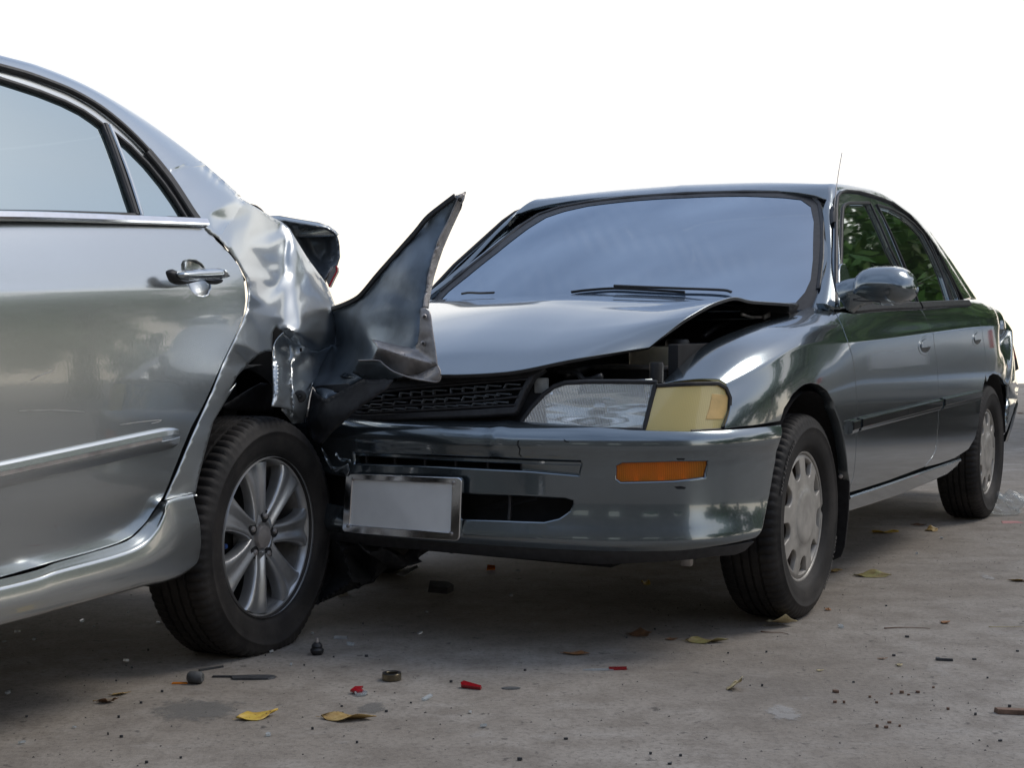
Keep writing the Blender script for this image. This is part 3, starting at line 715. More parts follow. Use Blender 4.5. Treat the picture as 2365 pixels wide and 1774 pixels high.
# --- side glass, frames and pillars
gB = lambda x, z: .765 - .33 * (z - .91) - .18 * (z - .91) ** 2 - .03 * np.clip(-x - 1.9, 0, 2) ** 2
GB = Func(lambda u, v: (-u, gB(-u, v), v), (.30, 2.7, .86, 1.36))
def side_set(mir):
    fg = UV(GB, FB, ('G4', (388, 1300), (390, 980), (398, 600), (408, 440), (430, 400), (470, 386), (672, 384), (770, 590), (880, 850), (960, 1010), (1030, 1200), (1080, 1392), (900, 1405)))
    rg = UV(GB, FB, ('G4', (745, 402), (880, 440), (1010, 508), (1110, 590), (1200, 690), (1290, 860), (1390, 1090), (1480, 1372), (1160, 1392), (1100, 1215), (1000, 960), (880, 680)))
    qg = UV(GB, FB, ('G4', (1254, 728), (1340, 860), (1440, 1060), (1520, 1240), (1566, 1362), (1492, 1370), (1400, 1090), (1310, 860)))
    hh = .03 if not mir else .08
    a = sheet('front_window', GB, fg, GLASS_B, carB, h=hh, flange=.004, offset=-.006, mirror=mir)
    b = sheet('rear_window', GB, rg, GLASS_B, carB, h=hh, flange=.004, offset=-.006, mirror=mir)
    c = sheet('quarter_window', GB, qg, GLASS_B, carB, h=hh, flange=.004, offset=-.006, mirror=mir)
    # painted door frames: outer line to glass line
    ffo = UV(GB, FB, ('G4', (338, 1410), (336, 900), (345, 420), (362, 325), (400, 288), (460, 276), (650, 300), (700, 330), (800, 540), (910, 800), (990, 1000), (1060, 1200), (1150, 1410)))
    rfo = UV(GB, FB, ('G4', (664, 306), (760, 336), (900, 402), (1040, 500), (1140, 600), (1210, 680), (1300, 800), (1400, 990), (1500, 1190), (1585, 1368), (1570, 1376), (1160, 1402), (1070, 1200), (1000, 1000), (920, 800), (810, 540)))
    sheet('door_frame', GB, ffo, TEAL, carB, holes=[inset(np.array(fg) , .004)], h=hh, flange=.010, offset=.002, mirror=mir)
    sheet('door_frame', GB, rfo, TEAL, carB, holes=[inset(np.array(rg), .004), inset(np.array(qg), .004)], h=hh, flange=.010, offset=.002, mirror=mir)
    def seal(pts, w=.011, t=.006, nm='window_seal', m=BLACK, closed=True, st=.02, par=carB, off=.0015):
        uv = np.asarray(pts); P = GB(uv[:, 0], uv[:, 1]); d = np.diff(np.vstack([P, P[:1]]) if closed else P, axis=0)
        P = densify3(P, st, closed); n = np.array([.0, 1, .36]) / 1.06
        P = P + n * off
        if mir: P = P * [1, -1, 1]; n = n * [1, -1, 1]
        return sweep(nm, P, strip_prof(w, t), m, par, nrm=n, closed=closed)
    seal(fg); seal(rg); seal(qg, w=.009)
    # drip moulding along the roof edge
    dr = UV(GB, FB, ('G4', (330, 1400), (332, 900), (336, 420), (346, 330), (378, 284), (430, 265), (560, 276), (650, 300), (780, 340), (900, 390), (1060, 505), (1200, 660), (1310, 810), (1420, 1010), (1520, 1210), (1606, 1372)))
    seal(dr, w=.010, t=.010, nm='drip_moulding', closed=False)
    # belt strips
    bl = UV(GB, FB, ('G4', (500, 1412), (830, 1400), (1152, 1404)))
    return fg, rg, qg, dr
def densify3(P, st, closed):
    out = []; n = len(P)
    for i in range(n if closed else n - 1):
        a, b = P[i], P[(i + 1) % n]; k = max(1, int(np.linalg.norm(b - a) / st))
        for j in range(k): out.append(a + (b - a) * j / k)
    if not closed: out.append(P[-1])
    return np.array(out)
fgB, rgB, qgB, drB = side_set(False); side_set(True)
def on(S, F, tag_, pts, off=0., out=(0, 1, 0), step=.02, smooth=True):
    uv = np.array(invert(S, F, PX(tag_, *pts))); 
    P = S(uv[:, 0], uv[:, 1]); e = 1e-3
    P = curve(P, step=step) if smooth and len(P) > 2 else densify3(P, step, False)
    n = np.asarray(out, float); n = n / np.linalg.norm(n)
    return P + n * off
for mir in (False, True):
    for a in ([(500, 148), (830, 122), (1152, 114)], [(1168, 112), (1400, 98), (1650, 88)]):
        P = on(SB, FB, 'G5', a, .004)
        sweep('belt_strip', P * [1, -1, 1] if mir else P, strip_prof(.026, .010), BLACK, carB, nrm=(0, -1 if mir else 1, .5))
# side rub strips: short piece on the wing, one on each door
for pts in ([(1040, 245), (1082, 232)], [(1100, 226), (1350, 163), (1638, 92)], [(1656, 87), (1780, 58), (1906, 30)]):
    P = on(SB, FB, 'G6', pts, 0); P = P + np.array([0, 0, -.003])
    o = sweep('rub_strip', P, [(-.021, 0), (-.021, .006), (-.017, .012), (.004, .014), (.010, .010), (.012, .008), (.019, .007), (.021, 0)], TEAL, carB, nrm=(0, 1, 0))
    sweep('rub_strip_insert', P + np.array([0, .0115, .004]), strip_prof(.026, .006), GLOSSBLK, o, nrm=(0, 1, 0))
# door handles: pulled oval cup with flap
for (cx, cy), nm in (((1232, 508), fdoor), ((1748, 436), rdoor)):
    ov = [(cx + 66 * math.cos(t) + 8 * math.sin(t), cy - 92 * math.sin(t)) for t in np.linspace(0, 2 * math.pi, 36, endpoint=False)]
    if cx > 1500: ov = [(cx + (x - cx) * .72, cy + (y - cy) * .86) for x, y in ov]
    uv = invert(SB, FB, PX('G5', *ov)); c = np.mean(uv, 0); uv = np.array(uv)
    big = c + (uv - c) * 1.0; small = c + (uv - c) * .74
    ring = sheet('handle_bezel', SB, big, TEAL, nm, holes=[small], h=.01, flange=.003, hole_flange=.004, offset=.0012, round_=.001)
    sheet('handle_cup', SB, small, BLACK, ring, h=.012, flange=0, offset=.0022)
    up = c + (uv - c) * .70; md = np.median(up[:, 1]); fl = up[up[:, 1] <= md + .05]
    sheet('handle_flap', SB, fl, TEAL, ring, h=.01, flange=.002, offset=.0045, round_=.0008)
# --- roof
drip = [(-.80, .640, 1.225), (-.90, .617, 1.283), (-1.0, .610, 1.303), (-1.29, .604, 1.315), (-1.63, .605, 1.310), (-1.96, .640, 1.224), (-2.08, .694, 1.088), (-2.19, .752, .942)]
sil = [(-.83, .565, 1.262), (-.90, .545, 1.312), (-1.0, .535, 1.333), (-1.25, .53, 1.349), (-1.63, .527, 1.356), (-2.15, .551, 1.296), (-2.45, .60, 1.162), (-2.75, .68, .955)]
c2 = [(-.84, .30, 1.290), (-.93, .30, 1.330), (-1.05, .30, 1.355), (-1.27, .30, 1.373), (-1.63, .30, 1.380), (-2.2, .30, 1.335), (-2.55, .33, 1.17), (-2.9, .40, .97)]
c3 = [(x, 0, z + .007) for x, y, z in c2]
mid = [tuple((np.array(a) + np.array(b)) / 2 + np.array([0, .012, .010])) for a, b in zip(drip, sil)]
RB = Grid(list(range(8)), [0, 1, 2, 3.2, 4.4], list(zip(drip, mid, sil, c2, c3)))
rf_ = [(.0, 1.3), (.1, 1.75), (.30, 2.04), (.44, 2.4), (.50, 2.8), (.478, 3.26), (.469, 3.56)]
for mir in (False, True):
    sheet('roof', RB, [(0, 0), (7, 0), (7, 2.1), (6, 2.1), (5.15, 2.15), (5.05, 2.6), (5.05, 4.4), (rf_[-1][0], 4.4)] + rf_[::-1], TEAL, carB, h=.03, flange=.012, out=(0, .3, 1), mirror=mir)
    sheet('rear_screen', RB, [(5.12, 2.7), (5.25, 2.25), (6.9, 2.25), (6.9, 4.4), (5.12, 4.4)], GLASS_B, carB, h=.06, flange=.004, out=(-.5, .2, 1), offset=-.006, mirror=mir)
# A pillars
ap_o = [(-.36, .778, .895), (-.587, .708, 1.055), (-.80, .640, 1.225), (-.90, .617, 1.283)]
ap_i = [(-.345, .705, .905), (-.56, .660, 1.03), (-.75, .592, 1.20), (-.83, .565, 1.262)]
ap_m = [tuple((np.array(a) + np.array(b)) / 2 + np.array([.012, .010, .006])) for a, b in zip(ap_o, ap_i)]
APg = Grid([0, 1, 2, 3], [0, 1, 2], list(zip(ap_i, ap_m, ap_o)))
ai_ = [(float(np.clip(u, -.05, 3)), float(np.clip(v, 0, 1.5))) for u, v in UV(APg, FB, ('G3', (2072, 690), (2092, 640), (2108, 480), (2110, 300), (2104, 235)))]
for mir in (False, True):
    sheet('windscreen_pillar', APg, [(-.05, 2), (-.05, ai_[0][1])] + ai_ + [(3.0, 1.2), (3.0, 2)], TEAL, carB, h=.02, flange=.02, out=(.4, .8, .3), mirror=mir)
# --- windscreen
WB = Func(lambda s, t: (-.19 - .18 * s * s + t * (-.64 + .13 * s * s) + .02 * 4 * t * (1 - t), s * (.70 - .16 * t),
                        .90 + t * (.405 - .03 * s * s) + .015 * 4 * t * (1 - t)), (-1.1, 1.1, -.12, 1.1))
ws_out = UV(WB, FB, ('uv', (-1.0, -.05), (1.0, -.05)), ('G3', (2080, 640), (2098, 480), (2100, 300), (2085, 205), (2050, 165), (1980, 146), (1700, 142), (1400, 150), (1100, 170), (900, 193), (760, 220), (650, 258), (560, 315), (400, 445), (250, 565), (150, 650)))
ws_in = UV(WB, FB, ('uv', (-.955, .0), (.94, .0)), ('G3', (2010, 655), (2040, 590), (2052, 480), (2056, 290), (2040, 215), (1990, 180), (1900, 170), (1700, 162), (1400, 170), (1100, 189), (900, 213), (780, 240), (690, 270), (600, 325), (440, 450), (290, 570), (190, 650)))
wo = np.array(ws_out); wc = np.array([0, .45]); wbig = wc + (wo - wc) * np.array([1.075, 1.10])
sheet('windscreen_surround', WB, wbig, TEAL, carB, holes=[inset(wo, .004)], h=.03, flange=.004, out=(.6, 0, .8), offset=-.004)
wsO = sheet('windscreen', WB, ws_out, GLASS_W, carB, h=.03, flange=.006, out=(.6, 0, .8))
sheet('windscreen_border', WB, ws_out, BLACK, wsO, holes=[ws_in], h=.03, flange=0, out=(.6, 0, .8), offset=.0018)
uvs = np.array(ws_out[2:]); P = WB(uvs[:, 0], uvs[:, 1]); P = densify3(P, .02, False)
sweep('windscreen_gasket', P + np.array([.6, 0, .8]) * .001, strip_prof(.013, .006), BLACK, carB, nrm=(.6, 0, .8))
# mirror mount shadow band / rear-view mirror
# --- bonnet
Hc = [[(.50, .55, .774), (.443, .57, .808), (.349, .60, .856), (.187, .63, .901), (-.013, .66, .902), (-.253, .70, .897)],
      [(.67, .42, .746), (.55, .43, .79), (.40, .44, .837), (.20, .45, .884), (-.02, .46, .905), (-.29, .46, .912)],
      [(.775, .28, .713), (.65, .28, .766), (.47, .28, .822), (.25, .28, .876), (0, .28, .910), (-.25, .28, .924)],
      [(.805, 0, .700), (.67, 0, .762), (.48, 0, .826), (.25, 0, .884), (0, 0, .920), (-.22, 0, .934)],
      [(.72, -.28, .690), (.60, -.28, .752), (.44, -.28, .815), (.23, -.28, .875), (0, -.28, .912), (-.25, -.28, .930)],
      [(.40, -.50, .70), (.34, -.53, .75), (.26, -.56, .80), (.15, -.60, .85), (-.02, -.62, .89), (-.28, -.66, .922)]]
HB = Grid([-.62, -.44, -.28, 0, .28, .6], [0, 1, 2, 3, 4, 5], Hc)
def hbuck(p):
    x, y, z = p.T
    return .006 * np.exp(-((x - .12) / .05) ** 2) * np.clip((y + .2) / .6, 0, 1) + .0025 * np.sin(y * 9 + x * 4) * np.exp(-((x - .05) / .25) ** 2)
bon = sheet('bonnet', HB, [(-.62, 0), (-.44, -.02), (-.28, 0), (0, 0), (.28, 0), (.6, .1), (.6, 5), (.28, 5), (0, 5), (-.28, 5), (-.44, 5), (-.62, 5), (-.62, 3)], TEAL, carB, h=.02, flange=.010,
      out=(.2, 0, 1), relief=hbuck, flange_mat=BLACK)
HBu = Func(lambda u, v: (lambda q: (q[..., 0] - .02, q[..., 1] * .97, q[..., 2] - .012))(HB(u, v)), HB.dom)
sheet('bonnet_inner_panel', HBu, [(-.58, .2), (0, .15), (.55, .3), (.55, 4.8), (0, 4.8), (-.58, 4.8)], TEAL_IN, bon, h=.05, flange=0, out=(0, 0, 1))
# bonnet emblem is gone; scuttle under the screen
box('scuttle', (-.36, 0, .875), (.20, 1.34, .05), BLACKP, carB, bevel=.01)
# --- lamps
pl = np.array([(.20, .770), (.35, .742), (.50, .702), (.62, .655), (.70, .605), (.755, .54), (.785, .47), (.805, .38), (.815, .30)])
lk = np.concatenate([[0], np.cumsum(np.linalg.norm(np.diff(pl, axis=0), axis=1))])
def LBf(s, z, off=0.):
    i, w = _w(np.concatenate([[-.1], lk, [lk[-1] + .1]]), s)
    q = np.concatenate([2 * pl[:1] - pl[1:2], pl, 2 * pl[-1:] - pl[-2:-1]]); yx = sum(w[..., j, None] * q[i + j] for j in range(4))
    return yx[..., 1] - .32 * (z - .57) - off, yx[..., 0] - off * .3, z
LB = Func(LBf, (0, lk[-1], .53, .72))
hl = UV(LB, FB, ('G2', (150, 1068), (168, 1015), (235, 925), (325, 828), (400, 772), (480, 746), (640, 738), (900, 738), (1142, 742), (1100, 900), (1052, 1093), (600, 1082), (300, 1080)))
cl_ = UV(LB, FB, ('G2', (1150, 762), (1400, 750), (1600, 746), (1655, 780), (1684, 850), (1678, 960), (1640, 1084), (1400, 1098), (1130, 1104), (1060, 1090), (1105, 905)))
LBi = Func(lambda s, z: LBf(s, z, .055), LB.dom)
LBm = Func(lambda s, z: LBf(s, z, .012), LB.dom)
head = empty('headlamp', (0, 0, 0), 0, carB)
sheet('lens', LB, hl, CLEAR, head, h=.012, flange=.03, out=(1, .3, 0), round_=.003)
sheet('lamp_bowl', LBi, inset(np.array(hl), .004), REFLECT, head, h=.012, flange=.0, out=(1, .3, 0),
      relief=lambda p: -.035 * np.exp(-(((p[:, 1] - .45) / .085) ** 2 + ((p[:, 2] - .617) / .045) ** 2)) + .010 * np.exp(-((p[:, 1] - .33) / .05) ** 2) + .0035 * np.abs(np.sin(p[:, 2] * 95)) + .002 * np.sin(p[:, 1] * 70))
hlP = np.array(hl); PP = LB(hlP[:, 0], hlP[:, 1])
sweep('lamp_rim', densify3(PP, .01, True) + np.array([-.010, 0, 0]), strip_prof(.012, .014), BLACKP, head, nrm=(.8, .4, .2), closed=True)
revolve('bulb_cover', [(.001, .03), (.012, .028), (.016, .02), (.018, 0)], CHROME, head, seg=24).location = (.645, .47, .617)
corner = empty('corner_lamp', (0, 0, 0), 0, carB)
sheet('lens', LB, cl_, YELLOWED, corner, h=.012, flange=.03, out=(.6, .8, 0), round_=.004, offset=.002)
sheet('lamp_bowl', LBi, inset(np.array(cl_), .003), plain('dull_lamp_backing', (.72, .66, .45), rough=.35, metal=.2), corner, h=.02, flange=0, out=(.6, .8, 0))
am = UV(LBm, FB, ('G2', (1565, 825), (1672, 832), (1668, 925), (1640, 1000), (1520, 1004), (1548, 920)))
sheet('side_reflector', LB, am, AMBERR, corner, h=.01, flange=.006, out=(.6, .8, 0), offset=.0035, round_=.002)
uvs = np.array(cl_); P = LB(uvs[:, 0], uvs[:, 1]); cP = densify3(P[:8], .01, False)
sweep('lamp_seal', cP + np.array([.001, .003, 0]), strip_prof(.010, .006), BLACK, corner, nrm=(.5, .85, .1))
# --- bumper
bpn = np.array([(-.62, .70), (-.4, .805), (-.2, .83), (0, .835), (.2, .83), (.40, .805), (.55, .765), (.66, .705), (.74, .635), (.79, .555), (.82, .465), (.838, .36), (.842, .27), (.843, .18)])
bk = np.concatenate([[0], np.cumsum(np.linalg.norm(np.diff(bpn, axis=0), axis=1))]); bk -= bk[3]
bz = np.array([(.586, -.068), (.581, -.040), (.570, -.017), (.550, -.002), (.525, .001), (.50, -.009), (.47, -.013), (.42, -.013), (.37, -.011), (.335, -.004), (.305, .004), (.287, .003), (.272, -.010)])
def BMf(s, v, off=0.):
    kk = np.concatenate([[2 * bk[0] - bk[1]], bk, [2 * bk[-1] - bk[-2]]])
    q = np.concatenate([2 * bpn[:1] - bpn[1:2], bpn, 2 * bpn[-1:] - bpn[-2:-1]])
    def at(t):
        i, w = _w(kk, t); return sum(w[..., j, None] * q[i + j] for j in range(4))
    c = at(s); t = at(s + 1e-3) - at(s - 1e-3); t /= np.linalg.norm(t, axis=-1)[..., None]
    nx, ny = t[..., 0], -t[..., 1]                      # outward (x,y) from (y,x) tangent
    kv = np.arange(len(bz)); kp = np.concatenate([[-1], kv, [len(bz)]]); zq = np.concatenate([2 * bz[:1] - bz[1:2], bz, 2 * bz[-1:] - bz[-2:-1]])
    i, w = _w(kp, v); zd = sum(w[..., j, None] * zq[i + j] for j in range(4))
    d = zd[..., 1] + off
    return c[..., 1] + nx * d, c[..., 0] + ny * d, zd[..., 0] - .018 * np.clip((s - .55) / .5, 0, 1) * (v < 3) * 0
BM = Func(BMf, (bk[0], bk[-1], 0, 12))
slot = UV(BM, FB, ('G8', (250, 95), (700, 108), (1140, 126), (1420, 136), (1432, 160), (1415, 228), (1150, 205), (700, 183), (255, 165)))
lowo = UV(BM, FB, ('uv', (-.30, 6.7)), ('G8', (600, 290), (815, 302), (1100, 312), (1340, 325), (1385, 340), (1388, 365), (1370, 405), (1310, 445), (1230, 464), (1000, 456), (815, 450), (600, 444)), ('uv', (-.28, 8.7)))
sigr = UV(BM, FB, ('G8', (1592, 165), (1630, 147), (1900, 140), (2075, 137), (2080, 160), (2062, 235), (1900, 255), (1620, 262), (1590, 240)))
bum_o = UV(BM, FB, ('uv', (-.50, 2.4), (-.36, .6), (-.2, .3), (0, .2), (.3, .2), (.45, .9), (.62, 2.0), (.78, 2.3)), ('G6', (300, 268), (588, 236), (582, 340), (550, 480), (512, 690), (472, 880), (445, 960), (422, 984)),
           ('uv', (.75, 12), (.4, 12), (0, 12), (-.25, 12), (-.42, 10.5), (-.46, 7.5), (-.52, 5)))
def bump_rel(p):
    x, y, z = p.T
    return -.012 * np.exp(-((y + .42) / .07) ** 2) * (1 + .5 * np.sin(z * 60)) + .003 * np.exp(-((y - .27) / .02) ** 2) * (z > .5)
bumper = sheet('front_bumper', BM, bum_o, TEAL, carB, holes=[slot, lowo, sigr], h=.016, flange=.02, hole_flange=.03, out=(.8, .3, 0), round_=.006, relief=bump_rel)
BMi = Func(lambda s, v: BMf(s, v, -.075), BM.dom)
sheet('bumper_core', BMi, [(-.5, 2), (.7, 2), (.7, 11), (-.5, 11)], DARK, bumper, h=.06, flange=0, out=(1, 0, 0))
BMs = Func(lambda s, v: BMf(s, v, -.018), BM.dom)
# slot bars: two slats across, fins between; solid panel at its end
sl = np.array(slot); smin, smax = sl[:, 0].min(), sl[:, 0].max()
for vv in (4.9,):
    ss = np.linspace(smin - .01, smax + .005, 40); sweep('slat', np.stack(BMf(ss, np.full(40, 5.5), -.012), -1), strip_prof(.010, .006), TEAL, bumper, nrm=(1, .2, 0))
for i in range(9):
    s = smin + .03 + i * .095
    if s < .36: sweep('fin', np.stack(BMf(np.full(3, s), np.linspace(4.4, 6.6, 3), -.028), -1), strip_prof(.005, .012), BLACKP, bumper, nrm=(1, .2, 0))
sheet('slot_blank', BMs, [(.335, 4.6), (smax, 4.6), (smax, 6.6), (.335, 6.6)], TEAL, bumper, h=.02, flange=.01, out=(1, .3, 0))
for s in (.155, .30):
    sweep('fin', np.stack(BMf(np.full(4, s), np.linspace(6.6, 9.0, 4), -.03), -1), strip_prof(.008, .014), BLACKP, bumper, nrm=(1, .2, 0))
sweep('hose', curve([(.74, -.05, .36), (.73, .10, .345), (.735, .22, .36), (.72, .34, .39)], n=20), ring_prof(.012), BLACK, bumper)
# crack in the bumper skin
ck = UV(BM, FB, ('G8', (1100, 38), (1096, 62), (1108, 84), (1104, 108), (1116, 122)))
cu = np.array(ck); sweep('bumper_crack', np.stack(BMf(cu[:, 0], cu[:, 1], .0005), -1), strip_prof(.0028, .0012, .0004), DARK, bumper, nrm=(1, .3, 0))
for q in ([(1895, 276), (1930, 272), (1957, 279), (1948, 288), (1910, 287)], [(1905, 131), (1930, 127), (1952, 130), (1946, 138), (1912, 139)], [(1330, 30), (1345, 42), (1362, 46), (1352, 49), (1336, 45)]):
    sheet('paint_chip', BM, UV(BM, FB, ('G8', *q)), DARK, bumper, h=.01, flange=0, out=(.8, .3, 0), offset=.0007)
# turn signal
sg = empty('turn_signal', (0, 0, 0), 0, bumper)
si = UV(BM, FB, ('G8', (1602, 170), (1640, 152), (1900, 147), (2066, 145), (2068, 165), (2048, 228), (1900, 246), (1630, 252), (1602, 236)))
BMl = Func(lambda s, v: BMf(s, v, -.008), BM.dom); BMb = Func(lambda s, v: BMf(s, v, -.03), BM.dom)
sheet('lens', BMl, si, AMBER, sg, h=.01, flange=.02, out=(.8, .4, 0), round_=.004)
sheet('lamp_bowl', BMb, sigr, plain('orange_lamp_bowl', (.85, .40, .06), rough=.25, metal=.5), sg, h=.015, flange=0, out=(.8, .4, 0), relief=lambda p: .004 * np.sin(p[:, 1] * 120))
# black chin below the bumper
CH = Func(lambda s, v: (lambda q: (q[0] - .02 * (v / 2) ** 2 - .01, q[1] - .012 * (v / 2), .273 - .020 * v))(BMf(s, np.full_like(np.asarray(s, float), 11.5))), (bk[0], bk[-1], 0, 2))
ch = UV(CH, FB, ('uv', (-.30, 0), (.75, 0)), ('G6', (415, 992), (350, 1076), (280, 1104), (150, 1112)), ('uv', (.55, 1.9), (.3, 1.6), (.1, 1.4), (-.1, 1.6), (-.28, 1.2)))
sheet('bumper_chin', CH, ch, BLACKP, bumper, h=.02, flange=.02, out=(1, 0, -.3))
# number plate with chromed frame
pc = [FB.hit(*PX('G8', q)[0], 0, .855) for q in ((212, 213), (797, 236), (785, 552), (192, 505))]
pq = np.array(pc); ctr = pq.mean(0)
plate = empty('number_plate', tuple(ctr), 0, carB)
rel = pq - ctr
def plsurf(u, v): # u,v in 0..1
    a = rel[0] * (1 - u) * (1 - v) + rel[1] * u * (1 - v) + rel[2] * u * v + rel[3] * (1 - u) * v
    return a
PS = Func(lambda u, v: tuple((rel[0][k] * (1 - u) * (1 - v) + rel[1][k] * u * (1 - v) + rel[2][k] * u * v + rel[3][k] * (1 - u) * v) - (.008 * (2 * u - 1) ** 2 if k == 0 else 0) for k in range(3)), (0, 1, 0, 1))
def rrect(a, b, c, d, r, ry):
    out = []
    for cx, cy, t0 in ((c - r, b + ry, -90), (c - r, d - ry, 0), (a + r, d - ry, 90), (a + r, b + ry, 180)):
        for i in range(5): t = math.radians(t0 + 22.5 * i); out.append((cx + r * math.cos(t), cy + ry * math.sin(t)))
    return out
sheet('plate_frame', PS, rrect(0, 0, 1, 1, .03, .06), CHROME, plate, holes=[rrect(.055, .072, .938, .895, .02, .04)], h=.012, flange=.012, hole_flange=.006, out=(1, 0, 0), round_=.003)
sheet('plate_blank', PS, rrect(.04, .05, .95, .92, .02, .04), PLATE, plate, h=.03, flange=0, out=(1, 0, 0), offset=-.004)
bolt0 = None
for u, v in ((.07, .075), (.945, .07), (.945, .90), (.05, .90)):
    p = PS(np.array([u]), np.array([v]))[0]
    if bolt0 is None: bolt0 = revolve('bolt', [(.001, .004), (.003, .0036), (.0048, .002), (.005, 0)], STEEL, plate, seg=14); o = bolt0
    else: o = bolt0.copy(); COL.objects.link(o); o.parent = plate
    o.location = tuple(p); o.rotation_euler = (0, 0, -math.pi / 2)
box('plate_bracket', (-.03, 0, -.01), (.03, .20, .06), BLACKP, plate)
# --- grille: knocked askew, three rows of cells
GR = Func(lambda u, v: (.800 - .42 * u * u - .30 * (v - .62), u, v), (-.55, .45, .52, .80))
gr_o = UV(GR, FB, ('G1', (2048, 562), (1960, 612), (1880, 745), (1812, 905), (1795, 930), (1500, 950), (1000, 968), (420, 998)), ('uv', (-.34, .585), (-.36, .66)), ('G1', (820, 668), (1300, 640)))
gr_i = UV(GR, FB, ('G1', (1925, 622), (1850, 760), (1790, 890), (1500, 912), (1000, 935), (480, 962)), ('uv', (-.31, .60), (-.32, .645)), ('G1', (860, 715), (1300, 668)))
grille = empty('grille', (0, 0, 0), 0, carB)
sheet('grille_frame', GR, gr_o, BLACKP, grille, holes=[gr_i], h=.015, flange=.03, hole_flange=.03, out=(1, 0, 0), round_=.004)
rows = [([(400, 800), (860, 742), (1330, 700), (1900, 655)]), ([(350, 872), (900, 815), (1400, 775), (1862, 735)]), ([(300, 925), (900, 878), (1400, 850), (1825, 806)]), ([(250, 962), (900, 925), (1400, 898), (1800, 876)])]
curves = []
for r in rows:
    uv = np.array(invert(GR, FB, PX('G1', *r))); uv = np.concatenate([[[-.33, uv[0, 1] - .006]], uv])
    P = GR(uv[:, 0], uv[:, 1]); P = curve(P, n=40); curves.append(P)
    sweep('slat', P + np.array([-.012, 0, 0]), strip_prof(.006, .014), BLACKP, grille, nrm=(1, 0, .2))
GRILLE_EDGE = plain('grille_edge_highlight', (.11, .12, .13), rough=.3)  # lighter than the slats: edge highlights put into the colour
for k in range(3):
    top, bot = curves[k], curves[k + 1]
    for j in range(17):
        f = .03 + j * .0575 + k * -.006
        a = top[int(np.clip(f, 0, 1) * 39)]; b = bot[int(np.clip(f, 0, 1) * 39)]; m = (a + b) / 2
        ps = np.array([a * .62 + b * .38 + [0, .020, 0], a * .66 + b * .34 + [0, -.014, 0], a * .60 + b * .40 + [0, -.018, 0], b * .92 + a * .08 + [0, -.022, 0]])
        sweep('cell_bar', ps + np.array([-.010, 0, 0]), strip_prof(.0035, .012), GRILLE_EDGE, grille, nrm=(1, 0, 0))
GRi = Func(lambda u, v: (.755 - .42 * u * u - .30 * (v - .62), u, v), (-.55, .45, .45, .80))
sheet('radiator_face', GRi, [(-.34, .56), (.36, .56), (.34, .69), (-.34, .67)], DARK, grille, h=.08, flange=0, out=(1, 0, 0))
# --- engine bay
bay = empty('engine_bay', (0, 0, 0), 0, carB)
box('bay_floor', (.22, 0, .36), (.95, 1.24, .02), DARK, bay)
box('firewall', (-.27, 0, .62), (.03, 1.34, .50), DARK, bay)
box('inner_wing', (.10, .60, .58), (.72, .03, .40), DARK, bay)
box('inner_wing', (.10, -.55, .52), (.72, .03, .30), DARK, bay)
box('engine_block', (.18, -.05, .58), (.36, .62, .26), DARK, bay, bevel=.04)
P = [FB.hit(*q, 0, .60) for q in PX('G2', (390, 770), (560, 740), (800, 728), (1100, 718))]
sweep('radiator_support', curve(P, n=14), [(-.03, -.03), (-.03, -.006), (-.02, .002), (.02, .002), (.03, -.006), (.03, -.03)], TEAL, bay, nrm=(0, 0, 1))
c = FB.hit(*PX('G2', (1250, 575))[0], 1, .50)
res = empty('coolant_tank', tuple(c), 0, bay)
box('tank', (-.02, -.01, -.012), (.12, .20, .10), CREAM, res, bevel=.016, seg=3)
o = revolve('tank_cap', [(.001, .018), (.030, .018), (.034, .012), (.034, -.004)], BLACK, res, seg=24); o.rotation_euler = (math.pi / 2, 0, 0); o.location = (-.01, .02, .040)
c = FB.hit(*PX('G2', (1157, 652))[0], 0, .53)
o = revolve('filler_neck', [(.001, .022), (.017, .022), (.0185, .016), (.0185, -.03)], BLACK, bay, seg=20); o.rotation_euler = (math.pi / 2, 0, 0); o.location = tuple(c)
tube('battery_cable', curve([FB.hit(*q, 0, .62) for q in PX('G2', (420, 650), (560, 660), (640, 720), (760, 690))], n=16), .008, BLACK, bay)
tube('hood_hinge_rod', curve([FB.hit(*q, 1, .60) for q in PX('G2', (1780, 240), (1860, 262), (1990, 255))], n=10), .005, STEEL, bay)
box('hinge_plate', tuple(FB.hit(*PX('G2', (1960, 252))[0], 1, .61)), (.05, .01, .016), STEEL, bay, rot=(0, .2, 0))
for q, s in (((318, 760), (.02, .035, .04)), ((275, 818), (.02, .04, .018))):
    box('lamp_bracket', tuple(FB.hit(*PX('G2', q)[0], 0, .69)), s, plain('grey_plastic_tab', (.30, .31, .30), rough=.6) if 'grey_plastic_tab' not in MATS else MATS['grey_plastic_tab'], bay, rot=(0, 0, .2))
sweep('bonnet_seal', curve(HB(np.linspace(-.6, .6, 30), np.full(30, 4.97)) + np.array([-.03, 0, -.012]), n=40), strip_prof(.02, .012), BLACK, carB)
for k_, pts in enumerate([[(1240, 620), (1300, 560), (1420, 520), (1500, 560)], [(1500, 400), (1600, 330), (1720, 300), (1830, 290)], [(480, 690), (620, 640), (820, 650), (980, 610)]]):
    tube('hose', curve([FB.hit(*q, 1, (.42, .50, .30)[k_]) for q in PX('G2', *pts)], n=18), (.011, .008, .014)[k_], BLACK, bay)
box('battery', (.30, .44, .62), (.17, .22, .18), BLACKP, bay, bevel=.006); box('battery_lid', (.30, .44, .715), (.175, .225, .012), STEEL, bay)
box('strut_tower', (.02, .52, .70), (.20, .16, .16), TEAL_IN, bay, bevel=.03, seg=3)
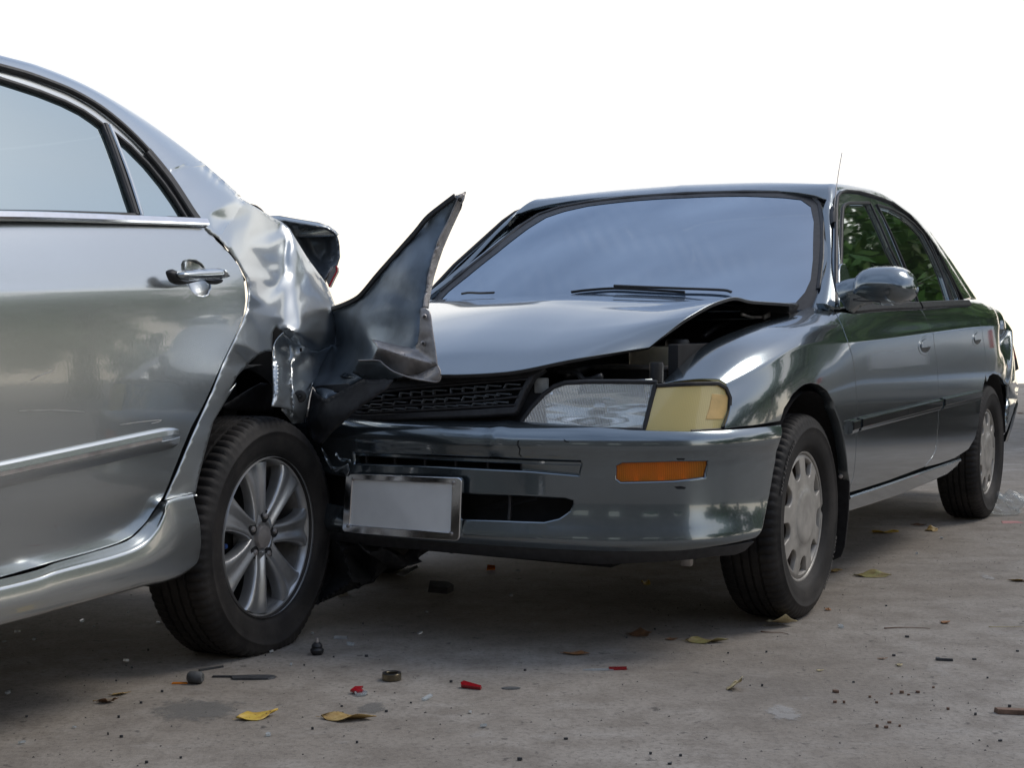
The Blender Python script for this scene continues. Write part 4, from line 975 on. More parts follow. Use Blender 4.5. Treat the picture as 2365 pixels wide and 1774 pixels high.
# --- door mirror
mo = np.array([FB.hit(*q, 0, -.415) for q in PX('G4', (505, 1235), (540, 1130), (600, 1060), (680, 1020), (800, 1004), (950, 1010), (1050, 1040), (1120, 1100), (1160, 1180), (1166, 1260), (1130, 1320), (1060, 1368), (950, 1394), (800, 1394), (640, 1360), (530, 1345), (508, 1290))])
mc = curve(mo[:, 1:], n=60, closed=True)
mirror = inflate('door_mirror', mc, lambda u, v, h: (-.415 + h, u, v), .062, .085, TEAL, carB, h=.007, power=.55)
sheet('mirror_glass', Func(lambda u, v: (-.422 + 0 * u, u, v), (.7, 1.2, .8, 1.2)), inset(mc, .012), REFLECT, mirror, h=.02, flange=0, out=(-1, 0, 0), offset=.009)
sweep('mirror_seam', np.array([FB.hit(*q, 0, -.352) for q in PX('G4', (515, 1345), (640, 1356), (780, 1358), (793, 1392))]), strip_prof(.0035, .0015, .0004), BLACK, mirror, nrm=(1, 0, 0))
arm = [(-.385, .800, .913), (-.380, .825, .925), (-.385, .850, .932), (-.395, .88, .935)]
sweep('mirror_arm', curve(arm, n=16), [(-.042, -.018), (-.034, .012), (-.010, .026), (.02, .028), (.044, .016), (.048, -.012), (.02, -.024), (-.02, -.026)], TEAL, mirror, nrm=(1, 0, .2), scale=np.linspace(1.15, .85, 16), sharp=None)
sail = UV(GB, FB, ('G4', (338, 1432), (343, 1080), (352, 1030), (372, 1008), (398, 1012), (440, 1140), (468, 1225), (520, 1300), (520, 1410)))
sheet('mirror_sail', GB, sail, TEAL, mirror, h=.02, flange=.02, offset=.016, round_=.006)
# far mirror seen past the screen edge
fm = np.array([(-.90, .91), (-.86, .945), (-.80, .955), (-.73, .945), (-.70, .91), (-.71, .87), (-.78, .855), (-.87, .86)])
inflate('door_mirror', curve(fm, n=40, closed=True), lambda u, v, h: (-.60 + h, u, v), .05, .08, TEAL, carB, h=.01)
# --- wipers and aerial
def wsp(tag_, pts, off): 
    uv = np.array(invert(WB, FB, PX(tag_, *pts))); return WB(uv[:, 0], uv[:, 1]) + np.array([.6, 0, .8]) * off
P = wsp('G3', [(1640, 668), (1600, 658), (1350, 648), (1180, 641), (1040, 635)], .010)
wp = sweep('wiper', curve(P, n=24), strip_prof(.008, .006), BLACK, carB, nrm=(.6, 0, .8))
P2 = wsp('G3', [(820, 660), (900, 650), (1040, 641), (1200, 648), (1400, 660)], .003); sweep('wiper_blade', curve(P2, n=24), strip_prof(.005, .008), BLACK, wp, nrm=(.6, 0, .8))
P3 = wsp('G3', [(265, 677), (300, 672), (360, 674), (430, 672)], .012); sweep('wiper', curve(P3, n=14), strip_prof(.007, .006), BLACK, carB, nrm=(.6, 0, .8))
ant = empty('aerial', (0, 0, 0), 0, carB)
ab = [FB.hit(*q, 1, y) for q, y in zip(PX('G4', (296, 600), (290, 520), (292, 440)), (.652, .640, .628))]
sweep('aerial_base', curve(ab, n=8) + np.array([.006, .006, 0]), strip_prof(.016, .016), BLACK, ant, nrm=(.5, .8, 0))
am_ = [FB.hit(*q, 1, y) for q, y in zip(PX('N', (1919, 517), (1924, 460), (1932, 400), (1940, 354)), (.645, .635, .615, .595))]
tube('aerial_mast', curve(am_, n=12) + np.array([.010, .010, 0]), .0017, STEEL, ant, k=6); tube('aerial_sleeve', curve(am_, n=12)[:3] + np.array([.010, .010, 0]), .004, BLACK, ant)
# --- wheels, liners, flaps
wB = wheel_small(carB, (0, .735, .2885))
for x, y, f in ((-2.475, .735, 1), (-2.475, -.735, -1), (-.05, -.70, -1)):
    e = wB.copy(); COL.objects.link(e); e.parent = carB; e.location = (x, y, .2885); e.rotation_euler = (0, 0, 0 if f > 0 else math.pi)
    for ch_ in [c for c in wB.children]:
        q = ch_.copy(); COL.objects.link(q); q.parent = e
        for g in ch_.children: r = g.copy(); COL.objects.link(r); r.parent = q
        if x < -1: q.rotation_euler = (0, .35, 0)
# raised lettering on the front tyre wall
def arc_text(s, R, y, a0, size, parent, mat, sp=1.0):
    ang = a0
    holder = None
    for chh in s:
        if chh == ' ': ang += size * .5 / R; continue
        cu = bpy.data.curves.new('letter', 'FONT'); cu.body = chh; cu.size = size; cu.extrude = .0006; cu.align_x = 'CENTER'; cu.align_y = 'CENTER'; cu.offset = .0006
        tmp = bpy.data.objects.new('letter', cu); COL.objects.link(tmp); bpy.context.view_layer.update()
        me = bpy.data.meshes.new_from_object(tmp); w = max(.25 * size, tmp.dimensions.x); bpy.data.objects.remove(tmp)
        ang -= (w * .5 + size * .09) / R * sp
        o = link('letter', me, mat, parent, smooth=False)
        # readable from outside (+y): text plane x-z facing +y, tops toward the hub so the word runs down the leading side
        th = ang
        o.location = (R * math.cos(th), y, R * math.sin(th))
        # basis: right = tangent (increasing th as seen), up = -radial
        right = Vector((math.sin(th), 0, -math.cos(th))); up = Vector((-math.cos(th), 0, -math.sin(th))); nrm = right.cross(up)
        o.rotation_euler = Matrix((right, up, nrm)).transposed().to_euler()
        ang -= (w * .5 + size * .09) / R * sp
LETTER = plain('worn_tyre_lettering', (.085, .080, .076), rough=.6)
tyB = [c for c in wB.children if c.name.startswith('tyre')][0]
for wrd, a0 in (('BRIDGESTONE', 60), ('BRIDGESTONE', 240)):
    arc_text(wrd, .2600, .0885, math.radians(a0), .023, tyB, LETTER)
def liner(name, x, y0, y1, z, R, parent, a0=-10, a1=190, mat=DARK):
    V = []; Fc = []; n = 24
    for i in range(n + 1):
        a = math.radians(a0 + (a1 - a0) * i / n)
        V += [(x + R * math.cos(a), y0, z + R * math.sin(a)), (x + R * math.cos(a), y1, z + R * math.sin(a))]
    V.append((x, y1, z))
    for i in range(n): Fc += [(2 * i, 2 * i + 1, 2 * i + 3, 2 * i + 2), (2 * i + 1, len(V) - 1, 2 * i + 3)]
    return mesh(name, V, Fc, mat, parent)
for x in (0, -2.475):
    liner('wheel_arch_liner', x, .815, .48, .30, .345, carB, a0=8, a1=172, mat=BLACKP)
    if x < 0: liner('wheel_arch_liner', x, -.815, -.48, .30, .345, carB, a0=8, a1=172)
def mudflap(pts, y, th=.008):
    P = np.array([FB.hit(*q, 1, y) for q in pts]); n = len(P)
    # bend the flap across the car: give it width in y
    return P
MF = Func(lambda u, v: (-.335 - .02 * np.sin(v * 2.5) - .03 * v + 0 * u, u, .41 - .30 * v), (.55, .90, 0, 1.1))
mf = UV(MF, FB, ('G6', (1042, 566), (1028, 560), (955, 552), (925, 800), (880, 1130), (930, 1140), (985, 1115), (1010, 1050), (1036, 800)))
sheet('mud_flap', MF, mf, BLACKP, carB, h=.02, flange=.006, out=(1, .3, 0))
o = revolve('bolt', [(.001, .005), (.006, .004), (.008, 0)], STEEL, carB, seg=6); o.location = tuple(FB.hit(*PX('G6', (987, 580))[0], 0, -.33)); o.rotation_euler = (0, 0, -.9)
# --- tail end
TB = Func(lambda u, v: (-3.36 - .10 * np.cos(u * 1.6) + .0 * v, u, v), (-.8, .8, .25, .95))
box('boot_lid', (-3.15, 0, .90), (.52, 1.10, .05), TEAL, carB, bevel=.02, seg=3)
sheet('tail_panel', TB, [(-.66, .30), (.66, .30), (.70, .60), (.66, .90), (-.66, .90), (-.70, .60)], TEAL, carB, h=.06, flange=.02, out=(-1, 0, 0))
tl = [FB.hit(*q, 0, x) for q, x in zip(PX('G5', (2060, 395), (2100, 480), (2140, 640), (2160, 740), (2110, 770), (2055, 755), (2085, 560)), (-3.30, -3.36, -3.40, -3.45, -3.42, -3.36, -3.33))]
tlp = np.array(tl); V = list(tlp) + list(tlp + np.array([-.10, -.22, 0])); n = len(tl)
mesh('tail_lamp', V, [tuple(range(n)), tuple(range(n, 2 * n))[::-1]] + [(i, (i + 1) % n, n + (i + 1) % n, n + i) for i in range(n)], BLACKP, carB, sharp=30)
tr = np.array([FB.hit(*q, 0, x) for q, x in zip(PX('G5', (2068, 430), (2092, 490), (2128, 620), (2122, 650), (2095, 560)), (-3.29, -3.34, -3.38, -3.38, -3.34))])
V = list(tr) + list(tr + np.array([-.03, -.05, 0])); n = 5
mesh('tail_lens', V, [tuple(range(n)), tuple(range(n, 2 * n))[::-1]] + [(i, (i + 1) % n, n + (i + 1) % n, n + i) for i in range(n)], REDLENS, carB, sharp=30)
rb = PX('G5', (2004, 870), (2060, 835), (2130, 808), (2141, 840), (2152, 885), (2160, 900), (2140, 1040), (2110, 1150), (2070, 1270), (2040, 1355), (1982, 1440), (2030, 1250), (2045, 1050), (2050, 900))
ctl = [(*q, d) for q, d in zip(rb, (.80, .82, .76, .74, .74, .72, .75, .76, .78, .79, .81, .80, .79, .81))] + [(*PX('G5', (2095, 960))[0], .80), (*PX('G5', (2085, 1080))[0], .81), (*PX('G5', (2110, 870))[0], .79)]
pxsheet('rear_bumper_corner', FB, rb, ctl, TEAL, carB, h=5, smooth=2, thick=.012)
rbd = PX('G5', (1985, 870), (2050, 880), (2048, 1050), (2032, 1250), (1982, 1440), (1975, 1400), (1990, 1100))
pxsheet('rear_liner_flap', FB, rbd, [(*q, .775) for q in rbd] , BLACKP, carB, h=6, smooth=0, thick=.006)
TBB = Func(lambda u, v: (-3.42 - .08 * np.cos(u * 1.7), u, v), (-.8, .8, .2, .65))
sheet('rear_bumper', TBB, [(-.72, .28), (.70, .28), (.74, .45), (.72, .58), (-.72, .58), (-.76, .45)], TEAL, carB, h=.06, flange=.06, out=(-1, 0, 0), round_=.02)
# --- underside, floor and cabin
box('floor_pan', (-1.25, 0, .25), (3.6, 1.30, .06), DARK, carB, bevel=.02)
box('cross_member', (.35, .05, .22), (.30, .80, .08), DARK, carB, bevel=.02)
box('tow_hook', tuple(FB.hit(*PX('G8', (1960, 650))[0], 0, .55)), (.02, .03, .03), STEEL, carB)
box('dashboard', (-.62, 0, .82), (.36, 1.30, .14), BLACKP, carB, bevel=.05, seg=3)
for yy in (.36, -.36):
    s = empty('front_seat', (-1.25, yy, .35), 0, carB)
    box('seat_cushion', (0, 0, .10), (.50, .50, .16), GREYFAB, s, bevel=.05, seg=3); box('seat_back', (-.28, 0, .45), (.14, .48, .60), GREYFAB, s, rot=(0, -.25, 0), bevel=.05, seg=3); box('head_rest', (-.38, 0, .80), (.10, .26, .16), GREYFAB, s, bevel=.04, seg=3)
s = empty('rear_seat', (-2.05, 0, .38), 0, carB); box('seat_cushion', (0, 0, .08), (.5, 1.25, .16), GREYFAB, s, bevel=.05); box('seat_back', (-.26, 0, .38), (.14, 1.25, .56), GREYFAB, s, rot=(0, -.3, 0), bevel=.05)
o = tube('steering_wheel', [(.0 + .185 * math.sin(t) * .35, .185 * math.cos(t), .185 * math.sin(t) * .93) for t in np.linspace(0, 2 * math.pi, 32, endpoint=False)], .013, BLACK, carB, closed=True); o.location = (-.85, -.36, .86)
# --- torn front wing of the far side, flung up (its inner face is seen)
fin = empty('torn_front_wing', (0, 0, 0), 0, carB)
f_top = [(1100, 985), (1200, 948), (1290, 902), (1345, 850), (1450, 722), (1600, 552), (1750, 382), (1840, 272), (1950, 182), (2058, 100)]
f_in = [(2078, 112), (2000, 285), (1925, 430), (1872, 580), (1832, 750), (1795, 985), (1770, 1050), (1765, 1180), (1750, 1280)]
f_low = [(1700, 1350), (1560, 1420), (1400, 1500), (1320, 1545), (1225, 1600), (1130, 1659)]
f_low5 = [(1360, 247), (1335, 235), (1300, 195), (1262, 140), (1100, 150), (1000, 60)]
fo = PX('Z4', *f_top, *f_in, *f_low) + PX('Z5', *f_low5) + PX('Z4', (900, 1500), (960, 1200), (1000, 1050))
fc = [(*q, d) for q, d in zip(PX('Z4', (1000, 1000), (1115, 970), (1290, 902), (1450, 722), (1750, 382), (2058, 100), (2000, 285), (1872, 580), (1795, 985), (1765, 1180), (1750, 1290)),
                              (4.26, 4.19, 4.06, 3.98, 3.90, 3.84, 3.83, 3.79, 3.745, 3.72, 3.71))]
fc += [(*q, d) for q, d in zip(PX('Z4', (1500, 1000), (1300, 1100), (1650, 700), (1600, 1200), (1400, 1400), (1180, 1250), (1130, 1500), (1320, 1545), (1000, 1400), (1850, 420), (1560, 850), (1230, 1000), (1130, 1659), (900, 1500)),
                               (3.85, 3.95, 3.84, 3.80, 3.82, 4.12, 4.02, 3.80, 4.24, 3.84, 3.88, 4.06, 3.90, 4.26))]
fc += [(*q, d) for q, d in zip(PX('Z5', (1360, 247), (1262, 140), (1000, 60)), (3.83, 4.00, 4.25))]
pxsheet('wing_panel', FB, fo, fc, TEAL_IN, fin, h=9, smooth=6, axis='Y', thick=.003, sharp=60)
# black sealing edge along the top
te = np.array([FB.hitY(*q, d) for q, d in zip(PX('Z4', *f_top), (4.19, 4.10, 4.05, 4.02, 3.975, 3.93, 3.89, 3.87, 3.855, 3.835))])
sweep('edge_seal', curve(te, step=.012) + np.array([.006, .0, -.004]), strip_prof(.014, .008), BLACK, fin, nrm=(.9, -.1, -.1))
# bolt flange down its rear edge
fl_o = [(2066, 100), (2132, 76), (2082, 232), (2012, 382), (1952, 522), (1912, 640), (1880, 745), (1852, 880), (1836, 995)]
fl_i = [(2072, 114), (2000, 285), (1925, 430), (1872, 580), (1832, 750), (1795, 985)]
pf = PX('Z4', *fl_o, *fl_i[::-1])
pxsheet('bolt_flange', FB, pf, [(*q, d) for q, d in zip(PX('Z4', *fl_o), (3.835, 3.845, 3.845, 3.84, 3.83, 3.82, 3.80, 3.775, 3.75))] + [(*q, d) for q, d in zip(PX('Z4', *fl_i), (3.825, 3.82, 3.805, 3.79, 3.77, 3.74))],
        STEEL, fin, h=5, smooth=1, axis='Y', thick=.003)
def disc_at(p, r, mat, parent, name, n=(.0, -1, 0), d=.006):
    o = revolve(name, [(.001, d), (r * .6, d), (r * .9, d * .7), (r, 0)], mat, parent, seg=14)
    o.location = tuple(p); o.rotation_euler = Vector((0, 1, 0)).rotation_difference(Vector(n)).to_euler(); return o
nrm_cam = FB.loc(np.array([0, 0, .82])) - FB.hitY(940, 700, 3.8); nrm_cam /= np.linalg.norm(nrm_cam)
disc_at(FB.hitY(*PX('Z4', (2082, 138))[0], 3.825), .006, DARK, fin, 'bolt_hole', nrm_cam)
# lower stay and lip, dusty zinc
br = [(1772, 992), (1802, 986), (1850, 1022), (1872, 1200), (1905, 1440), (1700, 1382), (1440, 1300), (1395, 1235), (1500, 1262), (1640, 1292), (1720, 1300), (1750, 1270), (1765, 1180), (1770, 1050)]
pxsheet('stay_bracket', FB, PX('Z4', *br), [(*q, d) for q, d in zip(PX('Z4', *br), (3.715, 3.715, 3.705, 3.685, 3.650, 3.675, 3.715, 3.775, 3.765, 3.750, 3.735, 3.715, 3.705, 3.710))], STEEL, fin, h=6, smooth=1, axis='Y', thick=.003)
b2 = [(1440, 1300), (1700, 1382), (1905, 1440), (1895, 1455), (1760, 1510), (1640, 1530), (1560, 1490), (1490, 1440), (1440, 1405), (1388, 1402)]
pxsheet('stay_web', FB, PX('Z4', *b2), [(*q, d) for q, d in zip(PX('Z4', *b2), (3.715, 3.675, 3.650, 3.660, 3.705, 3.725, 3.735, 3.745, 3.755, 3.760))], STEEL, fin, h=6, smooth=1, axis='Y', thick=.003)
b3 = [(1905, 1442), (1926, 1490), (1927, 1552), (1900, 1572), (1820, 1562), (1700, 1542), (1560, 1490), (1640, 1528), (1760, 1508)]
pxsheet('lip', FB, PX('Z4', *b3), [(*q, d) for q, d in zip(PX('Z4', *b3), (3.650, 3.635, 3.635, 3.640, 3.645, 3.660, 3.695, 3.715, 3.690))], STEEL, fin, h=6, smooth=1, axis='Y', thick=.004)
lp_ = [FB.hitY(*q, d) for q, d in zip(PX('Z4', (1285, 1404), (1440, 1404), (1490, 1440), (1560, 1490), (1700, 1541), (1820, 1562), (1900, 1571), (1926, 1550), (1926, 1490), (1905, 1442)), (3.735, 3.715, 3.705, 3.690, 3.655, 3.640, 3.635, 3.630, 3.630, 3.645))]
tube('lip_edge', curve(lp_, n=50), .0022, STEEL, fin)
b4 = [(1285, 1404), (1440, 1404), (1490, 1440), (1560, 1490), (1640, 1530), (1500, 1560), (1320, 1545), (1236, 1500)]
pxsheet('bent_tab', FB, PX('Z4', *b4), [(*q, d) for q, d in zip(PX('Z4', *b4), (3.735, 3.715, 3.705, 3.690, 3.685, 3.755, 3.785, 3.775))], TEAL_IN, fin, h=7, smooth=1, axis='Y', thick=.003)
for q in ((1803, 1057), (1792, 1268)):
    o = disc_at(FB.hitY(*PX('Z4', q)[0], 3.697), .0068, STEEL, fin, 'bolt', nrm_cam); disc_at(FB.hitY(*PX('Z4', q)[0], 3.689), .0035, DARK, fin, 'bolt_hole', nrm_cam, d=.003)
# wheel-arch return strip of the torn wing (dark, running down to the tyre)
aw = PX('Z5', (1360, 250), (1480, 185), (1660, 88), (1900, 90), (1850, 165), (1720, 250), (1600, 335), (1480, 450), (1400, 520), (1335, 592), (1280, 580), (1225, 500), (1225, 400), (1245, 250), (1264, 160), (1310, 215))
pxsheet('arch_return', FB, aw, [(*q, d) for q, d in zip(aw, (3.815, 3.79, 3.75, 3.70, 3.69, 3.70, 3.72, 3.75, 3.77, 3.79, 3.82, 3.88, 3.92, 3.96, 3.98, 3.87))] + [(*PX('Z5', (1400, 350))[0], 3.775), (*PX('Z5', (1300, 400))[0], 3.81)], BLACKP, fin, h=7, smooth=3, axis='Y', thick=.004)
# torn splash shield and skin scraps hanging at the struck corner
sh = PX('G8', (255, 520), (330, 545), (420, 590), (470, 625), (520, 620), (545, 595), (610, 585), (690, 580), (800, 560), (840, 600), (760, 612), (700, 600), (640, 605), (585, 640), (605, 655), (520, 685), (420, 672), (340, 620), (290, 570))
pxsheet('splash_shield', FB, sh, [(*q, 3.83 + .04 * math.sin(i * 1.7)) for i, q in enumerate(sh)], BLACKP, carB, h=8, smooth=1, axis='Y', thick=.004)
sc = PX('G1', (285, 1275), (330, 1315), (400, 1340), (415, 1362), (350, 1358), (310, 1330), (262, 1292))
pxsheet('skin_scrap', FB, sc, [(*q, 3.72 + .02 * math.sin(i * 2.1)) for i, q in enumerate(sc)], TEAL, carB, h=5, smooth=0, axis='Y', thick=.003)
sc = PX('G1', (160, 1235), (215, 1310), (250, 1390), (330, 1395), (385, 1375), (400, 1420), (375, 1480), (250, 1440), (200, 1340))
pxsheet('skin_scrap', FB, sc, [(*q, 3.76 + .03 * math.sin(i * 1.3)) for i, q in enumerate(sc)], TEAL, carB, h=6, smooth=1, axis='Y', thick=.003)
cl5 = PX('G8', (60, 400), (240, 505), (330, 545), (470, 600), (540, 640), (505, 690), (430, 690), (360, 760), (60, 880))
pxsheet('crumpled_dark_sheet', FB, cl5, [(*q, 3.90 + .03 * math.sin(i * 2.2)) for i, q in enumerate(cl5)] + [(*PX('G8', q)[0], d) for q, d in (((200, 600), 3.84), ((300, 640), 3.97), ((380, 660), 3.85), ((150, 720), 3.95), ((250, 760), 3.83))], DARK, carB, h=8, smooth=0, axis='Y', thick=.004)  # added near-black crumpled sheet that hides the far wheel
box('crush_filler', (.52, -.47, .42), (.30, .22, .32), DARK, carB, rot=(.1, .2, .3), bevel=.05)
# ================================================================== CAR A (silver saloon, struck in its rear corner)
carA = empty('sedan_car', tuple(FA.o), FA.rz)
tag(carA, 'silver saloon with flat rear tyre, alloy wheel and crushed rear quarter', 'car')
def arow(dz, dy=0., low=0.):
    r = [(.795, 1.085), (.818, 1.070), (.836, 1.03), (.858, .970), (.871, .930), (.8765, .905), (.882, .82), (.885, .65), (.880, .50), (.868, .40), (.855, .345)]
    return [(y + dy, z + (dz if i < 5 else dz * max(0, 1 - (i - 4) * .25)) + (low if i > 8 else 0)) for i, (y, z) in enumerate(r)]
SAu = [-3.45, -2.9, -2.2, -1.2, -.4, 0, .35, .6, .9]
SA = sections(SAu, [arow(-.20, -.14), arow(-.13, -.02), arow(-.075), arow(-.035, 0, -.01), arow(0, -.004, .01), arow(.015, -.018, .02), arow(.02, -.05), arow(.02, -.09), arow(.02, -.17)])
gA = lambda x, z: .822 - .44 * (z - 1.06) - .22 * (z - 1.06) ** 2 - .05 * np.clip(.25 - x, 0, 1) ** 2
GA = Func(lambda u, v: (-u, gA(-u, v), v), (-2.2, .35, 1.0, 1.46))
dedge = [('Z2', (1842, 196), (1905, 255), (1975, 330), (2040, 415), (2072, 500), (2090, 600), (2098, 720), (2080, 860), (2040, 985), (1980, 1110), (1905, 1265), (1830, 1430), (1722, 1659)),
         ('Z3', (1630, 355), (1550, 545), (1480, 715), (1390, 930))]
dlow = ('Z3', (1300, 1060), (1220, 1165), (1120, 1262), (1000, 1322), (800, 1392), (500, 1468), (250, 1540), (0, 1612))
dr_ = UV(SA, FA, *dedge, dlow, ('uv', (-1.16, 9.9), (-1.22, 7), (-1.20, 4), (-1.16, 1.4)), ('Z2', (0, 38), (500, 45), (1000, 57), (1500, 72), (1770, 92)))
cup_px = [(1540, 405), (1556, 372), (1610, 357), (1670, 364), (1722, 396), (1756, 440), (1800, 560), (1803, 620), (1778, 670), (1732, 688), (1682, 678), (1632, 640), (1590, 580), (1545, 500)]
cup = UV(SA, FA, ('Z2', *cup_px))
doorA = sheet('rear_door', SA, dr_, SILVER, carA, holes=[cup], h=.024, gap=.004, flange=.03, hole_flange=.003, round_=.003)
cc = np.array(cup); cm = cc.mean(0); c2_ = cm + (cc - cm) * 1.03
sheet('handle_cup', SA, c2_, SILVER, doorA, h=.008, flange=0, offset=-.002,
      relief=(lambda S_=SA, c_=c2_: (lambda p: -.020 * np.clip(1 - ((p[:, 0] - S_(c_[:, 0], c_[:, 1])[:, 0].mean()) / .05) ** 2 - ((p[:, 2] - S_(c_[:, 0], c_[:, 1])[:, 2].mean()) / .062) ** 2, 0, 1)))())
# pull handle: body bar standing off the door, lock cap, dark underside
def bar(name, tag_, pts, off, dep, R, mat, par):
    P = np.array([FA.hit(*q, 1, .905) for q in PX(tag_, *pts)])[:, [0, 2]]
    return inflate(name, curve(P, n=48, closed=True), lambda u, v, h: (u, .885 + off + h, v), R, dep, mat, par, h=.004)
bar('door_handle', 'Z2', [(1500, 485), (1540, 462), (1650, 446), (1760, 440), (1850, 440), (1872, 480), (1875, 522), (1780, 535), (1640, 542), (1560, 540), (1512, 520)], .018, .022, .012, SILVER, doorA)
bar('handle_lock_cap', 'Z2', [(1858, 442), (1895, 448), (1922, 490), (1932, 520), (1920, 526), (1880, 524)], .016, .022, .010, SILVER, doorA)
bar('handle_base', 'Z2', [(1462, 465), (1530, 450), (1560, 520), (1640, 545), (1780, 540), (1925, 525), (1915, 570), (1830, 575), (1780, 545), (1590, 582), (1500, 560), (1470, 510)], .004, .014, .012, BLACKP, doorA)
# scratches and scuffs on the door skin
SCR = plain('scratched_primer', (.42, .41, .39), rough=.6)
for tg, pts, w_ in (('Z3', [(1020, 300), (1200, 275), (1375, 258)], .0014), ('Z3', [(1290, 288), (1350, 275), (1372, 262)], .001), ('Z2', [(265, 1392), (360, 1345), (450, 1318)], .0013), ('Z3', [(160, 182), (450, 176), (720, 190)], .0012)):
    P = on(SA, FA, tg, pts, .0004, step=.01); sweep('scratch', P, strip_prof(w_, .0006, .0002), SCR, doorA, nrm=(0, 1, 0))
# --- front part of the side, out of frame
sheet('front_door', SA, [(-1.22, 1.4), (-1.25, 4), (-1.27, 7), (-1.2, 9.9), (-2.1, 9.9), (-2.2, 6), (-2.15, 1.3)], SILVER, carA, h=.05, gap=.003, flange=.03)
sheet('front_wing', SA, [(-2.16, 1.3), (-2.2, 6), (-2.12, 9.9), (-2.22, 9.9), (-2.28, 8.2), (-2.42, 7.2), (-2.6, 6.8), (-2.8, 7.1), (-2.93, 8.0), (-3.3, 8), (-3.42, 5), (-3.3, 1), (-2.7, .2)], SILVER, carA, h=.05, gap=.003, flange=.03)
for q in (1,):
    sheet('front_door', SA, [(-1.22, 1.4), (-1.27, 7), (-1.2, 9.9), (-2.1, 9.9), (-2.2, 6), (-2.15, 1.3)], SILVER, carA, h=.06, mirror=True)
    sheet('rear_door', SA, [(-.30, 1.4), (-.2, 4), (-.35, 7), (-.55, 9.9), (-1.2, 9.9), (-1.27, 7), (-1.22, 1.4)], SILVER, carA, h=.06, mirror=True)
    sheet('rear_quarter', SA, [(-.28, .8), (.5, .3), (.75, 2), (.75, 8), (.38, 8), (.30, 7), (.1, 6.3), (-.1, 6.3), (-.3, 7.2), (-.2, 4)], SILVER, carA, h=.06, mirror=True)
    sheet('front_wing', SA, [(-2.16, 1.3), (-2.2, 6), (-2.12, 9.9), (-2.22, 9.9), (-2.28, 8.2), (-2.42, 7.2), (-2.6, 6.8), (-2.8, 7.1), (-2.93, 8.0), (-3.3, 8), (-3.42, 5), (-3.3, 1), (-2.7, .2)], SILVER, carA, h=.06, mirror=True)
INA = Func(lambda u, v: (lambda q: (q[..., 0], q[..., 1] - .035, q[..., 2]))(SA(u, v)), SA.dom)
for mir in (False, True):
    sheet('inner_body_side', INA, [(-.22, .4), (-.12, 4), (-.28, 7), (-.45, 10), (-2.1, 10), (-2.1, 1)], DARK, carA, h=.08, flange=0, mirror=mir)
# --- glass
gl = UV(GA, FA, ('Z1', (0, 318), (150, 366), (350, 432), (550, 512), (700, 588), (800, 656), (862, 704), (905, 800), (1000, 1062), (1075, 1290), (1132, 1458), (700, 1446), (0, 1430)), ('uv', (-1.08, 1.04), (-1.13, 1.2), (-1.12, 1.335)))
qg = UV(GA, FA, ('Z1', (978, 788), (1100, 888), (1250, 1040), (1380, 1200), (1480, 1342), (1568, 1486), (1400, 1482), (1216, 1474), (1140, 1250), (1060, 1020)))
sheet('rear_window', GA, gl, GLASS_A, doorA, h=.03, flange=.004, offset=-.004)
sheet('quarter_window', GA, qg, GLASS_A, doorA, h=.02, flange=.004, offset=-.004)
# silver window frame with glass openings
fr_o = UV(GA, FA, ('Z1', (0, 228), (200, 288), (400, 362), (600, 448), (800, 566), (960, 690), (1120, 838), (1280, 1010), (1420, 1185), (1540, 1360), (1642, 1512), (1210, 1492), (700, 1470), (0, 1455)), ('uv', (-1.13, 1.02), (-1.17, 1.2), (-1.15, 1.37)))
sheet('window_frame', GA, fr_o, SILVER, doorA, holes=[inset(np.array(gl), -.012), inset(np.array(qg), -.010)], h=.02, flange=.012, hole_flange=.012)
def sealA(pts, tag_=None, w=.012, t=.007, m=BLACK, closed=False, nm='window_seal', off=0., scl=None, step=.015):
    uv = np.asarray(pts) if tag_ is None else np.array(invert(GA, FA, PX(tag_, *pts)))
    P = GA(uv[:, 0], uv[:, 1]); P = densify3(P, .012, True) if closed else curve(P, step=step)
    n = np.array([0, 1, .48]) / 1.109
    return sweep(nm, P + n * off, strip_prof(w, t), m, doorA, nrm=n, closed=closed)
sealA(inset(np.array(gl), -.004), closed=True, w=.010, off=-.001); sealA(inset(np.array(qg), -.004), closed=True, w=.010, off=-.001)
# division bar between the panes: black seal plus bright half
sealA([(885, 690), (960, 890), (1050, 1150), (1155, 1465)], 'Z1', w=.012, off=.001, nm='division_seal')
sealA([(915, 705), (990, 890), (1090, 1160), (1190, 1475)], 'Z1', w=.010, m=SILVER, off=.003, nm='division_bar')
# drip moulding, wide and black toward its foot
sealA([(-60, 195), (200, 266), (400, 336), (600, 418), (800, 530), (960, 648), (1120, 792), (1280, 962), (1380, 1085)], 'Z1', w=.0125, t=.010, nm='drip_moulding', off=.002)
sealA([(1240, 928), (1340, 1046), (1440, 1175), (1540, 1325), (1620, 1450), (1690, 1545)], 'Z1', w=.026, t=.010, nm='drip_moulding', off=.0015)
# chrome belt strip
sealA([(-80, 1482), (300, 1488), (700, 1500), (1200, 1516), (1600, 1530), (1735, 1538)], 'Z1', w=.019, t=.012, m=CHROME, nm='chrome_belt_strip', off=.004)
sealA([(-80, 1448), (500, 1455), (1130, 1472)], 'Z1', w=.010, t=.008, nm='belt_seal', off=.002)
